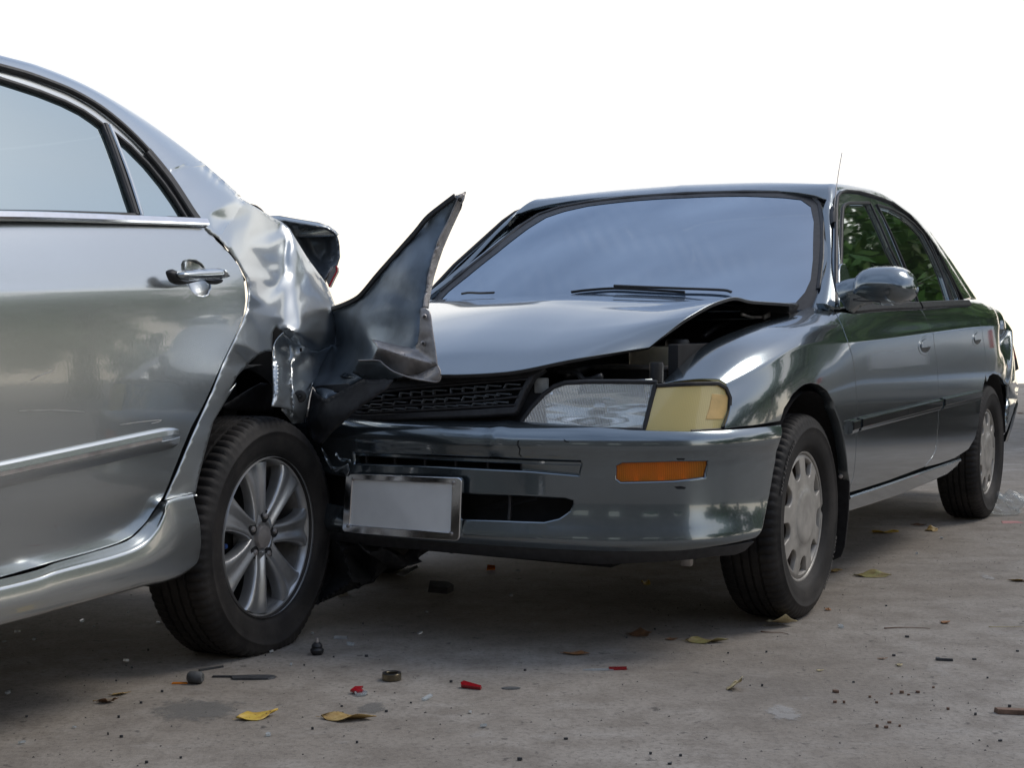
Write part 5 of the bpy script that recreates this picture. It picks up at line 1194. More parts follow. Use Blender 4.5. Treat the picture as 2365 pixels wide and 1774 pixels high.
# --- door moulding with inlay
P = on(SA, FA, 'Z3', [(-150, 745), (300, 648), (800, 538), (1250, 440), (1500, 390)], 0)
sm = sweep('side_moulding', P, [(-.029, 0), (-.027, .007), (-.020, .012), (-.006, .015), (-.005, .0125), (.004, .0125), (.005, .015), (.016, .0135), (.021, .009), (.023, 0)], SILVER, doorA, nrm=(0, 1, .05), scale=np.concatenate([np.ones(len(P) - 3), [.97, .88, .70]]), sharp=25)
sweep('moulding_inlay', P[:-4], [(-.0042, .012), (-.0042, .0138), (.0032, .0138), (.0032, .012)], STEEL, sm, nrm=(0, 1, .05))
# --- side skirt
T_ = PX('N', (0, 1339), (136, 1299), (260, 1263), (306.5, 1242), (342, 1204), (361, 1177), (377, 1156), (445, 1140))
M_ = PX('N', (0, 1362), (136, 1323), (265, 1289), (328, 1264), (363, 1229), (380, 1196), (392, 1161), (446, 1146))
B_ = PX('N', (0, 1446), (135, 1409), (260, 1375), (330, 1356), (382, 1345), (418, 1331), (450, 1306), (451, 1290))
rowsK = []
for a, m, b in zip(T_, M_, B_):
    t3, m3, b3 = FA.hit(*a, 1, .862), FA.hit(*m, 1, .897), FA.hit(*b, 1, .872)
    f3 = m3 * .45 + b3 * .55; f3[1] = .900
    u3 = b3 + np.array([0, -.12, .004])
    rowsK.append([t3, t3 * .45 + m3 * .55 + np.array([0, .006, 0]), m3, f3, b3, u3])
first = [np.array([2.15, p[1], p[2] - .006]) for p in rowsK[0]]
SK = Grid([-2, 0, 1, 2, 3, 4, 5, 6, 7][:9], [0, .5, 1, 2, 3, 4], [first] + rowsK)
sheet('side_skirt', SK, [(-2, 0), (7, 0), (7, 4), (-2, 4)], SILVER, carA, h=.018, flange=.008, round_=.004)
sheet('side_skirt', SK, [(-2, 0), (7, 0), (7, 4), (-2, 4)], SILVER, carA, h=.06, flange=.0, mirror=True)
# --- roof and rear pillar
silA = [(-1.9, .46, 1.36), (-1.5, .545, 1.425), (-1.0, .588, 1.428)] 
sp_ = [FA.hitf(*q, lambda x, z: gA(x, z) - .05) for q in PX('Z1', (-10, 88), (400, 205), (800, 380), (1200, 620), (1600, 910), (1950, 1200), (2110, 1355))]
dp_ = [FA.hitf(*q, lambda x, z: gA(x, z) + .001) for q in PX('Z1', (-10, 200), (350, 318), (700, 470), (1000, 690), (1300, 985), (1560, 1350), (1742, 1550))]
front = [(1.6, .0, 0), (1.1, .0, 0)]
s0 = np.array([1.75, .56, 1.375]); s1 = np.array([1.2, .575, 1.425]); d0 = np.array([1.85, .66, 1.30]); d1 = np.array([1.25, .655, 1.375])
Srow = [s0, s1] + sp_; Drow = [d0, d1] + dp_
rowsR = []
for i, (d, s) in enumerate(zip(Drow, Srow)):
    m = (d + s) / 2 + np.array([0, .010, .006])
    e = s + np.array([-.03, -.05, .014 if i < 6 else -.004]); f = s + np.array([-.06, -.20, .036 if i < 5 else -.02]); g = np.array([s[0] - .09, 0, s[2] + (.055 if i < 5 else -.03)])
    rowsR.append([d, m, s, e, f, g])
RA = Grid(list(range(9)), [0, .5, 1, 1.4, 2.2, 3.2], rowsR)
for mir in (False, True):
    sheet('roof', RA, [(0, 0), (6.40, 0), (6.40, 1.06), (6.2, 1.10), (5.0, 1.4), (5.0, 3.2), (0, 3.2)], SILVER, carA, h=.025, flange=.012, out=(0, .6, .8), mirror=mir)
    sheet('rear_screen', RA, [(5.05, 1.5), (6.2, 1.2), (8, 1.2), (8, 3.2), (5.05, 3.2)], GLASS_A, carA, h=.06, flange=0, out=(-.5, .2, .9), offset=-.012, mirror=mir)
# --- crushed rear quarter
K = lambda t, x, y, d: (*PX(t, (x, y))[0], d)
ctl = [K('Z4', *a) for a in [
    (85, 345, .822), (400, 150, .730), (520, 222, .702), (620, 282, .675), (680, 312, .662), (742, 362, .678),
    (270, 300, .784), (300, 400, .806), (180, 448, .838), (130, 400, .832), (260, 540, .852), (330, 640, .858), (390, 760, .862), (408, 880, .863), (395, 1000, .865), (350, 1120, .867), (280, 1270, .870), (200, 1440, .873), (120, 1650, .875),
    (460, 220, .730), (440, 330, .758), (390, 470, .800), (410, 500, .800), (480, 580, .775), (550, 680, .758), (640, 792, .742), (560, 400, .705), (650, 380, .672), (560, 500, .742), (630, 560, .722), (600, 640, .735), (660, 700, .728),
    (715, 430, .682), (705, 560, .694), (700, 640, .702), (690, 720, .712), (640, 815, .738),
    (390, 700, .845), (500, 750, .800), (600, 825, .758), (430, 660, .815), (520, 700, .775), (480, 900, .838), (560, 960, .816), (640, 900, .776), (470, 1100, .860), (520, 1200, .862), (600, 1080, .824), (410, 1300, .870), (500, 1358, .868), (560, 1332, .860), (605, 1330, .848), (600, 1200, .838), (330, 1530, .866), (420, 1430, .852), (250, 1650, .872),
    (760, 450, .700), (800, 520, .712), (830, 560, .716), (880, 720, .722), (897, 840, .722), (905, 900, .722), (740, 560, .712), (760, 660, .720), (800, 620, .720), (720, 760, .728), (780, 730, .728),
    (700, 820, .742), (780, 850, .750), (830, 830, .738), (700, 950, .768), (800, 950, .772), (870, 960, .752), (912, 1000, .735), (700, 1080, .797), (830, 1080, .800), (890, 1120, .775), (830, 1200, .832), (760, 1180, .826), (710, 1148, .812), (640, 1130, .808), (850, 1226, .812), (895, 1170, .785),
    (800, 450, .690), (880, 590, .680), (960, 700, .665), (1000, 770, .650), (930, 700, .692), (960, 800, .688), (1060, 860, .628), (1095, 950, .620), (1114, 1010, .622), (1020, 900, .665), (980, 950, .690), (1000, 1080, .702), (1090, 1080, .662), (1108, 1150, .660), (1100, 1270, .668), (1050, 1180, .704), (980, 1180, .722), (940, 1250, .738), (1000, 1300, .712), (1050, 1290, .690), (980, 1330, .705),
    (720, 1215, .752), (780, 1260, .742), (850, 1290, .730), (920, 1325, .715), (860, 1330, .722)]]
lowc = [K('Z4', *a) for a in [(740, 1290, .715), (800, 1320, .700), (830, 1330, .722), (950, 1400, .705), (1000, 1430, .690), (1040, 1362, .670), (760, 1450, .755), (800, 1390, .752), (860, 1390, .715), (900, 1370, .715), (790, 1450, .742), (860, 1480, .748), (920, 1460, .735), (960, 1530, .722), (765, 1640, .790), (860, 1600, .778), (820, 1560, .762), (920, 1600, .755)]]
lowc5 = [K('Z5', *a) for a in [(1110, 335, .830), (1160, 300, .812), (1235, 220, .785), (1215, 340, .790), (1195, 430, .775), (1100, 430, .800), (1165, 222, .796), (1100, 200, .808), (1270, 100, .752), (1180, 130, .772)]]
_e = [FA.proj(RA(np.array([a_]), np.array([b_]))[0]) for a_, b_ in ((7.9, 0), (7.4, 0), (6.9, 0), (6.3, 0), (6.3, .4), (6.3, .8), (6.3, .99), (6.8, .96), (7.2, .96), (7.6, .97))]
q_out = [tuple(map(float, q)) for q in _e] + PX('Z4', (330, 105), (400, 150), (520, 222), (620, 282), (680, 312), (742, 362), (800, 460), (880, 590), (960, 700), (1020, 780), (1060, 860), (1095, 950), (1112, 1010), (1110, 1150), (1100, 1270), (1052, 1296), (1000, 1318), (975, 1332), (920, 1326), (850, 1288), (780, 1256), (712, 1205), (690, 1172), (640, 1136), (612, 1180), (606, 1330), (560, 1330), (500, 1358), (420, 1430), (330, 1530), (250, 1650)) \
    + PX('Z5', (650, 120), (560, 270), (470, 420), (405, 660), (350, 880), (328, 985), (85, 1040), (180, 830), (300, 540), (430, 250)) + PX('Z4', (120, 1650), (200, 1440), (280, 1270), (350, 1120), (395, 1000), (408, 880), (390, 760), (330, 640), (260, 540), (180, 450), (110, 385), (80, 345))
ctl += [K('Z5', *a) for a in [(560, 270, .872), (470, 420, .876), (405, 660, .880), (340, 900, .880), (300, 540, .881), (180, 830, .880), (85, 1040, .874), (430, 250, .878)]]
for uu in np.linspace(5.6, 7.75, 12):
    for vv in np.linspace(0, 1.15, 8):
        p_ = RA(np.array([uu]), np.array([vv]))[0]; q_ = FA.proj(p_); ctl.append((q_[0], q_[1], p_[1] + .0006))
cr = [[PX('Z4', a)[0] for a in c] for c in [
    [(742, 362), (715, 430), (705, 560), (700, 640), (690, 720), (640, 815)],
    [(742, 362), (800, 520), (830, 560), (880, 720), (897, 840), (905, 900), (912, 1000)],
    [(390, 470), (410, 500), (480, 580), (550, 680), (640, 792)],
    [(390, 700), (500, 750), (600, 825), (640, 815)],
    [(640, 1130), (710, 1148), (760, 1180), (830, 1200), (850, 1226)],
    [(1095, 950), (1050, 1180), (1000, 1300)]]]
keyset = {(round(a, 3), round(b, 3)) for a, b, _ in ctl}
cr = [[q for q in c if (round(q[0], 3), round(q[1], 3)) in keyset] for c in cr]
q_out = [(x + (5 if (y > 545 and x < 575 and i > len(q_out) * .62) else 0), y) for i, (x, y) in enumerate(q_out)]
quarter = pxsheet('rear_quarter', FA, q_out, ctl, SILVER, carA, creases=cr, h=5.5, smooth=3, thick=.0025, sharp=40, noise=.0004)
quarter.data.materials.append(SCUFFED)
_a, _b = np.array(PX('Z4', (180, 450), (400, 150)))
for pl_ in quarter.data.polygons:
    q_ = FA.proj(np.array(pl_.center)); d_ = _b - _a
    if d_[0] * (q_[1] - _a[1]) - d_[1] * (q_[0] - _a[0]) > 0: pl_.material_index = 1
lo = PX('Z4', (690, 1172), (712, 1205), (780, 1256), (850, 1288), (920, 1326), (975, 1332), (1000, 1318), (1052, 1296), (1100, 1272), (1040, 1362), (990, 1440), (960, 1530), (920, 1600), (885, 1650)) + PX('Z5', (1270, 100), (1242, 220), (1222, 340), (1195, 430), (1110, 440), (1020, 330)) + PX('Z4', (766, 1650), (756, 1450), (742, 1292))
pxsheet('quarter_inner_panel', FA, lo, lowc + lowc5 + [K('Z4', 720, 1215, .72), K('Z4', 780, 1260, .71), K('Z4', 850, 1290, .70), K('Z4', 920, 1325, .695), K('Z4', 690, 1180, .74), K('Z4', 975, 1340, .694), K('Z4', 1090, 1280, .655)], SCUFFED, quarter, h=5, smooth=1, thick=.0025, sharp=30, noise=.001)
# pinch-welded arch flange left standing: layered strip
stp = PX('Z4', (640, 1250), (672, 1210), (700, 1182), (722, 1230), (742, 1292), (752, 1400), (758, 1500), (765, 1650)) + PX('Z5', (1098, 200), (1110, 338), (1060, 320), (945, 300)) + PX('Z4', (615, 1650), (612, 1450), (618, 1300))
sc_ = [K('Z4', *a) for a in [(640, 1250, .775), (618, 1300, .785), (700, 1182, .770), (742, 1292, .735), (612, 1450, .808), (640, 1450, .812), (652, 1450, .822), (664, 1450, .812), (690, 1450, .808), (752, 1450, .772), (615, 1650, .828), (640, 1650, .832), (652, 1650, .842), (664, 1650, .832), (690, 1650, .826), (765, 1650, .800)]] + [K('Z5', 945, 300, .845), K('Z5', 1110, 338, .832), K('Z5', 1030, 310, .845)]
strip = pxsheet('arch_flange', FA, stp, sc_, SCUFFED, quarter, h=5, smooth=1, thick=.003, noise=.0012)
g = FA.hit(*PX('Z5', (1165, 222))[0], 1, .806)
nA = FA.loc(np.array([0, 0, .82])) - g; nA /= np.linalg.norm(nA)
disc_at(g, .017, BLACK, quarter, 'grommet', nA, d=.006); disc_at(g + nA * .005, .008, DARK, quarter, 'grommet_centre', nA, d=.003)
g = FA.hit(*PX('Z4', (832, 1318))[0], 1, .752); box('clip_hole', tuple(g), (.008, .004, .010), DARK, quarter, bevel=.001)
# dark wheelhouse behind the arch
liner('wheelhouse', 0, .80, .42, .30, .43, carA, a0=-10, a1=88, mat=DARK)
liner('wheelhouse', 0, .66, .40, .30, .43, carA, a0=80, a1=195, mat=DARK)
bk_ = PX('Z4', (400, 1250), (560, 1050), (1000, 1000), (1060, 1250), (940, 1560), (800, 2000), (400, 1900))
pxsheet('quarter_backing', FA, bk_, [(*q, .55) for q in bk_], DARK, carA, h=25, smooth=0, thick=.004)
wl = PX('Z5', (560, 300), (720, 200), (860, 120), (960, 130), (960, 360), (860, 345), (700, 335), (600, 330))
pxsheet('torn_arch_liner', FA, wl, [(*q, d) for q, d in zip(wl, (.70, .72, .73, .735, .72, .70, .70, .69))], BLACKP, carA, h=8, smooth=1, thick=.003)
# --- boot lid edge standing open behind the crushed corner, with lamp aperture
lid_o = PX('T3', (520, 305), (700, 340), (900, 375), (1100, 405), (1230, 430), (1330, 480), (1375, 530), (1400, 600), (1415, 700), (1422, 850), (1385, 962), (1300, 1010), (1250, 1120), (1150, 1260), (900, 1000), (700, 600))
lidY = 4.42
L3 = np.array([FA.hitY(*q, lidY) for q in lid_o]); back = FA.loc(np.array([-.05, .40, 0])) - FA.loc(np.array([0., 0, 0]))
lid = empty('boot_lid', (0, 0, 0), 0, carA)
n = len(L3); V = list(L3) + list(L3 + back)
mesh('lid_shell', V, [(i, n + i, n + (i + 1) % n, (i + 1) % n) for i in range(n)] + [tuple(range(n, 2 * n))], BLACKP, lid, sharp=40)
_t = L3[:7]; _V = []
for q_ in _t:                                  # the lid itself reaches across the car behind the lamp aperture
    for y_, dz_ in ((0, -.004), (-.35, .0), (-.75, .0), (-1.15, -.02)): _V.append(q_ + np.array([-.01 * y_, y_, dz_]))
lp2 = mesh('lid_panel', _V, [(i * 4 + k, i * 4 + k + 1, i * 4 + k + 5, i * 4 + k + 4) for i in range(6) for k in range(3)], SILVER, lid)
_m = lp2.modifiers.new('thickness', 'SOLIDIFY'); _m.thickness = .02
cen = np.array(lid_o).mean(0); lo_ = np.array(lid_o)
GLOSSB = plain('gloss_black_aperture', (.12, .135, .15), rough=.4, coat=.6, scale=12)
rel_ctl = []
for s, d in ((1.0, 4.40), (.93, 4.41), (.84, 4.46), (.70, 4.44), (.58, 4.50), (.40, 4.52), (.1, 4.52)):
    for q in lo_: rel_ctl.append((cen[0] + (q[0] - cen[0]) * s, cen[1] + (q[1] - cen[1]) * s, d))
pxsheet('lamp_aperture', FA, [tuple(q) for q in lo_], rel_ctl, GLOSSB, lid, h=5, smooth=1, axis='Y', thick=.004, sharp=50)
rs = PX('T3', (1372, 985), (1388, 1000), (1390, 1062), (1330, 1180), (1275, 1295), (1240, 1215), (1290, 1090), (1335, 1005))
R3 = np.array([FA.hitY(*q, 4.40) for q in rs]); n = len(R3); V = list(R3) + list(R3 + np.array([-.06, -.03, 0]))
mesh('lamp_shell', V, [tuple(range(n))[::-1], tuple(range(n, 2 * n))] + [(i, (i + 1) % n, n + (i + 1) % n, n + i) for i in range(n)], plain('lamp_housing_grey', (.33, .33, .31), rough=.45), lid, sharp=30)
tube('red_lens_edge', curve([FA.hitY(*q, 4.395) for q in PX('T3', (1375, 985), (1388, 1010), (1390, 1062), (1330, 1180), (1276, 1292))], n=20), .0028, plain('red_lamp_plastic', (.55, .01, .02), rough=.25), lid)
for k in range(3):
    tube('lamp_gasket', [FA.hitY(*q, 4.398) for q in PX('T3', (1330 - k * 10, 1000 + k * 3), (1280 - k * 10, 1090 + k * 3), (1236 - k * 8, 1190 + k * 3))], .0014, BLACK if k % 2 else STEEL, lid)
pp = PX('T3', (110, 60), (200, 88), (260, 130), (300, 172), (230, 160), (170, 120))
P3 = [FA.hitY(*q, 3.99) for q in pp]
pxsheet('screen_moulding_end', FA, pp, [(*q, 3.99) for q in pp], BLACK, carA, h=4, smooth=0, axis='Y', thick=.02)
# --- wheel
alloy_wheel(carA, (0.012, .735, .289), .289, rot=(0, 0, math.radians(1.5)))
e = empty('wheel', (2.6, .745, .315), 0, carA); tyre('tyre', .3175, .195, .196, e, seg=120); revolve('rim_barrel', [(.204, .083), (.198, .07), (.19, .03), (.10, .05), (.001, .06)], ALLOY, e, seg=48)
e = empty('wheel', (0, -.745, .315), math.pi, carA); tyre('tyre', .3175, .195, .196, e, seg=96); revolve('rim_barrel', [(.204, .083), (.198, .07), (.19, .03), (.10, .05), (.001, .06)], ALLOY, e, seg=48)
e = empty('wheel', (2.6, -.745, .315), math.pi, carA); tyre('tyre', .3175, .195, .196, e, seg=96); revolve('rim_barrel', [(.204, .083), (.198, .07), (.19, .03), (.10, .05), (.001, .06)], ALLOY, e, seg=48)
# --- floor, cabin, nose
box('floor_pan', (1.2, 0, .27), (3.6, 1.42, .08), DARK, carA, bevel=.02)
box('rear_floor', (-.35, -.25, .42), (.60, .90, .30), DARK, carA, bevel=.03)
box('rear_bulkhead', (-.05, 0, .75), (.06, 1.30, .55), DARK, carA)
box('rear_axle', (0, 0, .29), (.10, 1.30, .09), DARK, carA)
for yy in (.38, -.38):
    s = empty('front_seat', (1.45, yy, .38), 0, carA)
    box('seat_cushion', (0, 0, .10), (.50, .52, .16), GREYFAB, s, bevel=.05, seg=3); box('seat_back', (-.28, 0, .48), (.14, .50, .62), GREYFAB, s, rot=(0, -.25, 0), bevel=.05, seg=3); box('head_rest', (-.38, 0, .86), (.10, .28, .18), GREYFAB, s, bevel=.04, seg=3)
s = empty('rear_seat', (.55, 0, .40), 0, carA); box('seat_cushion', (0, 0, .08), (.5, 1.3, .18), GREYFAB, s, bevel=.05); box('seat_back', (-.26, 0, .42), (.14, 1.3, .60), GREYFAB, s, rot=(0, -.3, 0), bevel=.05)
HA = Grid([-.75, -.4, 0, .4, .75], [0, 1, 2, 3], [[(3.15, y, .78 - abs(y) * .06), (2.8, y, .90 - abs(y) * .06), (2.4, y, .975 - abs(y) * .07), (2.1, y, 1.02 - abs(y) * .08)] for y in (-.75, -.4, 0, .4, .75)])
sheet('bonnet', HA, [(-.72, 0), (.72, 0), (.72, 3), (-.72, 3)], SILVER, carA, h=.06, flange=.02, out=(0, 0, 1))
WA = Func(lambda s, t: (2.2 - .12 * s * s - .95 * t, s * (.70 - .14 * t), 1.01 + .40 * t - .02 * s * s), (-1, 1, 0, 1))
sheet('windscreen', WA, [(-1, 0), (1, 0), (1, 1), (-1, 1)], GLASS_W, carA, h=.08, flange=.004, out=(.5, 0, .8))
NA = Func(lambda u, v: (3.45 - .45 * (u / .8) ** 2 - .10 * np.abs(v - .5), u, v), (-.85, .85, .2, .85))
sheet('front_bumper', NA, [(-.80, .25), (.80, .25), (.80, .78), (-.80, .78)], SILVER, carA, h=.08, flange=.05, out=(1, 0, 0), round_=.02)
frg = [(-1.22, 1.04), (-1.27, 1.2), (-1.22, 1.36), (-1.6, 1.35), (-1.9, 1.22), (-2.1, 1.04)]
for mir in (False, True):
    sheet('front_window', GA, frg, GLASS_A, carA, h=.06, flange=.004, mirror=mir)
sheet('rear_window', GA, gl, GLASS_A, carA, h=.06, flange=.004, mirror=True)
APa = Grid([0, 1, 2], [0, 1], [[(2.16, .70, 1.02), (2.12, .80, 1.02)], [(1.70, .63, 1.22), (1.78, .72, 1.22)], [(1.28, .57, 1.40), (1.35, .655, 1.36)]])
for mir in (False, True): sheet('windscreen_pillar', APa, [(0, 0), (2, 0), (2, 1), (0, 1)], SILVER, carA, h=.05, flange=.01, out=(.4, .8, .3), mirror=mir)
# ================================================================== GROUND
gm, nt, b, N, L = new_mat('weathered_concrete')
tc = N('ShaderNodeTexCoord')
def nz_(scale, detail=6, rough=.6, st=None):
    n = N('ShaderNodeTexNoise'); n.inputs['Scale'].default_value = scale; n.inputs['Detail'].default_value = detail; n.inputs['Roughness'].default_value = rough
    if st: mp = N('ShaderNodeMapping'); mp.inputs['Scale'].default_value = st; L(tc.outputs['Object'], mp.inputs[0]); L(mp.outputs[0], n.inputs['Vector'])
    else: L(tc.outputs['Object'], n.inputs['Vector'])
    return n
def mixc(fac, a, bcol, typ='MIX'):
    m = N('ShaderNodeMix'); m.data_type = 'RGBA'; m.blend_type = typ
    if hasattr(fac, 'is_linked') or hasattr(fac, 'links'): L(fac, m.inputs[0])
    else: m.inputs[0].default_value = fac
    for i, c in ((6, a), (7, bcol)):
        if isinstance(c, tuple): m.inputs[i].default_value = (*c, 1)
        else: L(c, m.inputs[i])
    return m.outputs[2]
def rng(s, lo, hi, a=0., c=1.):
    r = N('ShaderNodeMapRange'); r.inputs[1].default_value = lo; r.inputs[2].default_value = hi; r.inputs[3].default_value = a; r.inputs[4].default_value = c; L(s, r.inputs[0]); return r.outputs[0]
n1 = nz_(1.1, 5, .55); n2 = nz_(9, 8, .7); n3 = nz_(75, 4, .7); n4 = nz_(3.2, 6, .65, (1, 2.2, 1)); n5 = nz_(320, 2, .5); n6 = nz_(28, 3, .6); n7 = nz_(.55, 6, .62, (1, 1.6, 1)); n8 = nz_(5.5, 7, .72)
col = mixc(rng(n1.outputs[0], .35, .65), (.235, .204, .170), (.335, .306, .272))
col = mixc(rng(n2.outputs[0], .42, .62, 0, .75), col, (.185, .160, .134))
col = mixc(rng(n4.outputs[0], .56, .74, 0, .55), col, (.37, .345, .315))
col = mixc(rng(n3.outputs[0], .48, .66, 0, .55), col, (.125, .110, .094))
col = mixc(rng(n5.outputs[0], .60, .72, 0, .55), col, (.40, .38, .35))
col = mixc(rng(n6.outputs[0], .64, .70, 0, .75), col, (.075, .068, .062))
col = mixc(rng(n7.outputs[0], .52, .68, 0, .45), col, (.115, .100, .085))
col = mixc(rng(n8.outputs[0], .60, .66, 0, .35), col, (.33, .31, .285))
L(col, b.inputs['Base Color']); setp(b, rough=.85, spec=.3)
bp1 = N('ShaderNodeBump'); bp1.inputs['Strength'].default_value = .55; bp1.inputs['Distance'].default_value = .004; L(n3.outputs[0], bp1.inputs['Height'])
bp2 = N('ShaderNodeBump'); bp2.inputs['Strength'].default_value = .35; bp2.inputs['Distance'].default_value = .0015; L(n5.outputs[0], bp2.inputs['Height']); L(bp1.outputs[0], bp2.inputs['Normal'])
L(bp2.outputs[0], b.inputs['Normal'])
gV = [(-70, -70, 0), (70, -70, 0), (70, 21.5, 0), (-70, 21.5, 0), (-70, -70, -.3), (70, -70, -.3), (70, 21.5, -.3), (-70, 21.5, -.3)]
ground = mesh('ground', gV, [(0, 1, 2, 3), (3, 2, 6, 7), (0, 4, 5, 1), (1, 5, 6, 2), (0, 3, 7, 4), (4, 7, 6, 5)], gm, None, smooth=False); ground['kind'] = 'structure'
# dark oil and cement stains lie in the slab as thin patches
def patch(tag_, pts, mat, name='stain', z=.0015):
    P = [ground_pt(tag_, x, y, z) for x, y in pts]; C2 = curve([(p.x, p.y) for p in P], n=40, closed=True)
    rs = np.random.RandomState(len(pts)); C2 = C2 + rs.randn(*C2.shape) * .004
    V, T, lp = tri2d(C2, [], .05)
    c0 = V.mean(0); o = mesh(name, [(x - c0[0], y - c0[1], 0) for x, y in V], T, mat, ground, smooth=False); o.location = (c0[0], c0[1], z); return o
def stain(name, col, thr=.5, ring=False):
    m, nt, b, N, L = new_mat(name); setp(b, col=col, rough=.75); tc = N('ShaderNodeTexCoord')
    nz = N('ShaderNodeTexNoise'); nz.inputs['Scale'].default_value = 26; nz.inputs['Detail'].default_value = 7; nz.inputs['Roughness'].default_value = .7; L(tc.outputs['Object'], nz.inputs['Vector'])
    sb = N('ShaderNodeVectorMath'); sb.operation = 'SUBTRACT'; sb.inputs[1].default_value = (.5, .5, 0); L(tc.outputs['Generated'], sb.inputs[0])
    ml = N('ShaderNodeVectorMath'); ml.operation = 'MULTIPLY'; ml.inputs[1].default_value = (1, 1, 0); L(sb.outputs[0], ml.inputs[0])
    ln = N('ShaderNodeVectorMath'); ln.operation = 'LENGTH'; L(ml.outputs[0], ln.inputs[0])
    f = N('ShaderNodeMapRange'); f.inputs[1].default_value = .50; f.inputs[2].default_value = .18; f.inputs[3].default_value = -.25; f.inputs[4].default_value = .12 if not ring else -.10; L(ln.outputs[1], f.inputs[0])
    ad = N('ShaderNodeMath'); ad.operation = 'ADD'; L(nz.outputs[0], ad.inputs[0]); L(f.outputs[0], ad.inputs[1])
    r = N('ShaderNodeMapRange'); r.inputs[1].default_value = thr - .06; r.inputs[2].default_value = thr + .10; r.inputs[4].default_value = .55; L(ad.outputs[0], r.inputs[0]); L(r.outputs[0], b.inputs['Alpha'])
    return m
CEM = stain('cement_smear', (.17, .165, .155), .42); DSTAIN = stain('oil_stain', (.10, .094, .088), .5); PALE = stain('pale_scuff', (.42, .405, .385), .5)
# ================================================================== TREES (to the right and behind; seen as reflections)
def leaf_mat(name, c1, c2):
    m, nt, b, N, L = new_mat(name); oi = N('ShaderNodeObjectInfo')
    mx, mr, nz = noise_between(nt, N, L, 1.6, c1, c2, .3, .7); L(mx.outputs[2], b.inputs['Base Color']); setp(b, rough=.5)
    return m
LEAF = [leaf_mat('leaf_green', (.08, .18, .035), (.14, .25, .045)), leaf_mat('leaf_dark', (.05, .11, .03), (.085, .165, .04))]
BARK = plain('bark', (.10, .075, .055), rough=.9, var=.4, scale=12, bump=.6)
def make_tree(seed, H, R, zc, nclump, nleaf, leaf=.16):
    rs = np.random.RandomState(seed); V = []; Fc = []
    cl = []
    for i in range(nclump):
        d = rs.randn(3); d /= np.linalg.norm(d); r = R * (.35 + .65 * rs.rand() ** .5)
        c = np.array([d[0] * r, d[1] * r, zc + d[2] * r * (H - zc) / R * .95]); cl.append(c)
        cr_ = R * (.16 + .14 * rs.rand())
        for _ in range(nleaf):
            q = rs.randn(3); q /= np.linalg.norm(q); p = c + q * cr_ * rs.rand() ** .4
            a = rs.randn(3); a /= np.linalg.norm(a); bb = np.cross(a, q); bb /= np.linalg.norm(bb) + 1e-9; s = leaf * (.6 + .8 * rs.rand())
            k = len(V); V += [p - a * s, p + bb * s * .4, p + a * s, p - bb * s * .4]; Fc.append((k, k + 1, k + 2, k + 3))
    return V, Fc, cl
def tree(name, loc, seed, H, R, zc, mat, label, nclump=60, nleaf=90, leaf=.16, rz=0):
    e = empty(name, loc, rz); tag(e, label, 'tree', 'trees beside the lot')
    V, Fc, cl = make_tree(seed, H, R, zc, nclump, nleaf, leaf); mesh('crown', V, Fc, mat, e, smooth=False)
    tr_ = sweep('trunk', curve([(0, 0, 0), (.1, .05, zc * .4), (-.05, .1, zc * .8), (0, 0, zc * 1.15)], n=16), ring_prof(.22, 9), BARK, e, scale=np.linspace(1.15, .45, 16), sharp=None)
    for i, c in enumerate(cl[:7]):
        s = np.array([0, 0, zc * (.65 + .05 * i)]); sweep('limb', curve([s, (s + c) / 2 + [0, 0, .2], c], n=8), ring_prof(.07, 6), BARK, e, scale=np.linspace(1, .3, 8), sharp=None)
    return e
# ================================================================== DEBRIS
rnd = random.Random(4)
def leafobj(name, tag_, x, y, ln, wd, rz, mat, label, curl=.3, twist=.2, group=None, seed=0, lift=.0):
    p = ground_pt(tag_, x, y); rs = random.Random(seed); n = 12; V = []; Fc = []
    for i in range(n + 1):
        t = i / n; w = wd * .62 * (math.sin(math.pi * t ** .8) ** 1.15) + .0003
        X = (t - .5) * ln; z = .002 + lift + curl * .55 * ln * ((t - .45) ** 2) * (1 if i > n * .45 else .4); tw = twist * math.sin(t * 3 + seed)
        for s in (-1, -.5, 0, .5, 1):
            zz = z + abs(s) ** 1.5 * wd * .16 * (.4 + .6 * math.sin(t * 4 + seed) ** 2) + s * w * tw * 1.2; V.append((X + .004 * math.sin(s * 5 + t * 9 + seed), s * w * (1 + .10 * math.sin(t * 17 + s + seed)), max(.0012, zz)))
    for i in range(n):
        for k in range(4): a = i * 5 + k; Fc.append((a, a + 1, a + 6, a + 5))
    if True:   # stalk
        k = len(V); V += [(-.5 * ln, -.0008, .003), (-.5 * ln, .0008, .003), (-.62 * ln, .0006, .005), (-.62 * ln, -.0006, .005)]; Fc.append((k, k + 1, k + 2, k + 3))
    o = mesh(name, V, Fc, mat, None); o.location = p; o.rotation_euler = (0, 0, rz)
    m = o.modifiers.new('thickness', 'SOLIDIFY'); m.thickness = .0007
    return tag(o, label, 'leaf', group)
def leafm(name, c1, c2, vein=True):
    m, nt, b, N, L = new_mat(name)
    mx, mr, nz = noise_between(nt, N, L, 55, c1, c2, .38, .62); 
    m2, r2, z2 = noise_between(nt, N, L, 160, (0, 0, 0), (1, 1, 1), .62, .70)
    d = N('ShaderNodeMix'); d.data_type = 'RGBA'; L(r2.outputs[0], d.inputs[0]); L(mx.outputs[2], d.inputs[6]); d.inputs[7].default_value = (.10, .06, .025, 1)
    L(d.outputs[2], b.inputs['Base Color']); setp(b, rough=.5, spec=.4); return m
LY = leafm('yellow_leaf', (.56, .40, .06), (.48, .30, .05)); LT = leafm('tan_leaf', (.42, .30, .12), (.30, .19, .06)); LBn = leafm('brown_leaf', (.17, .09, .045), (.10, .055, .03))
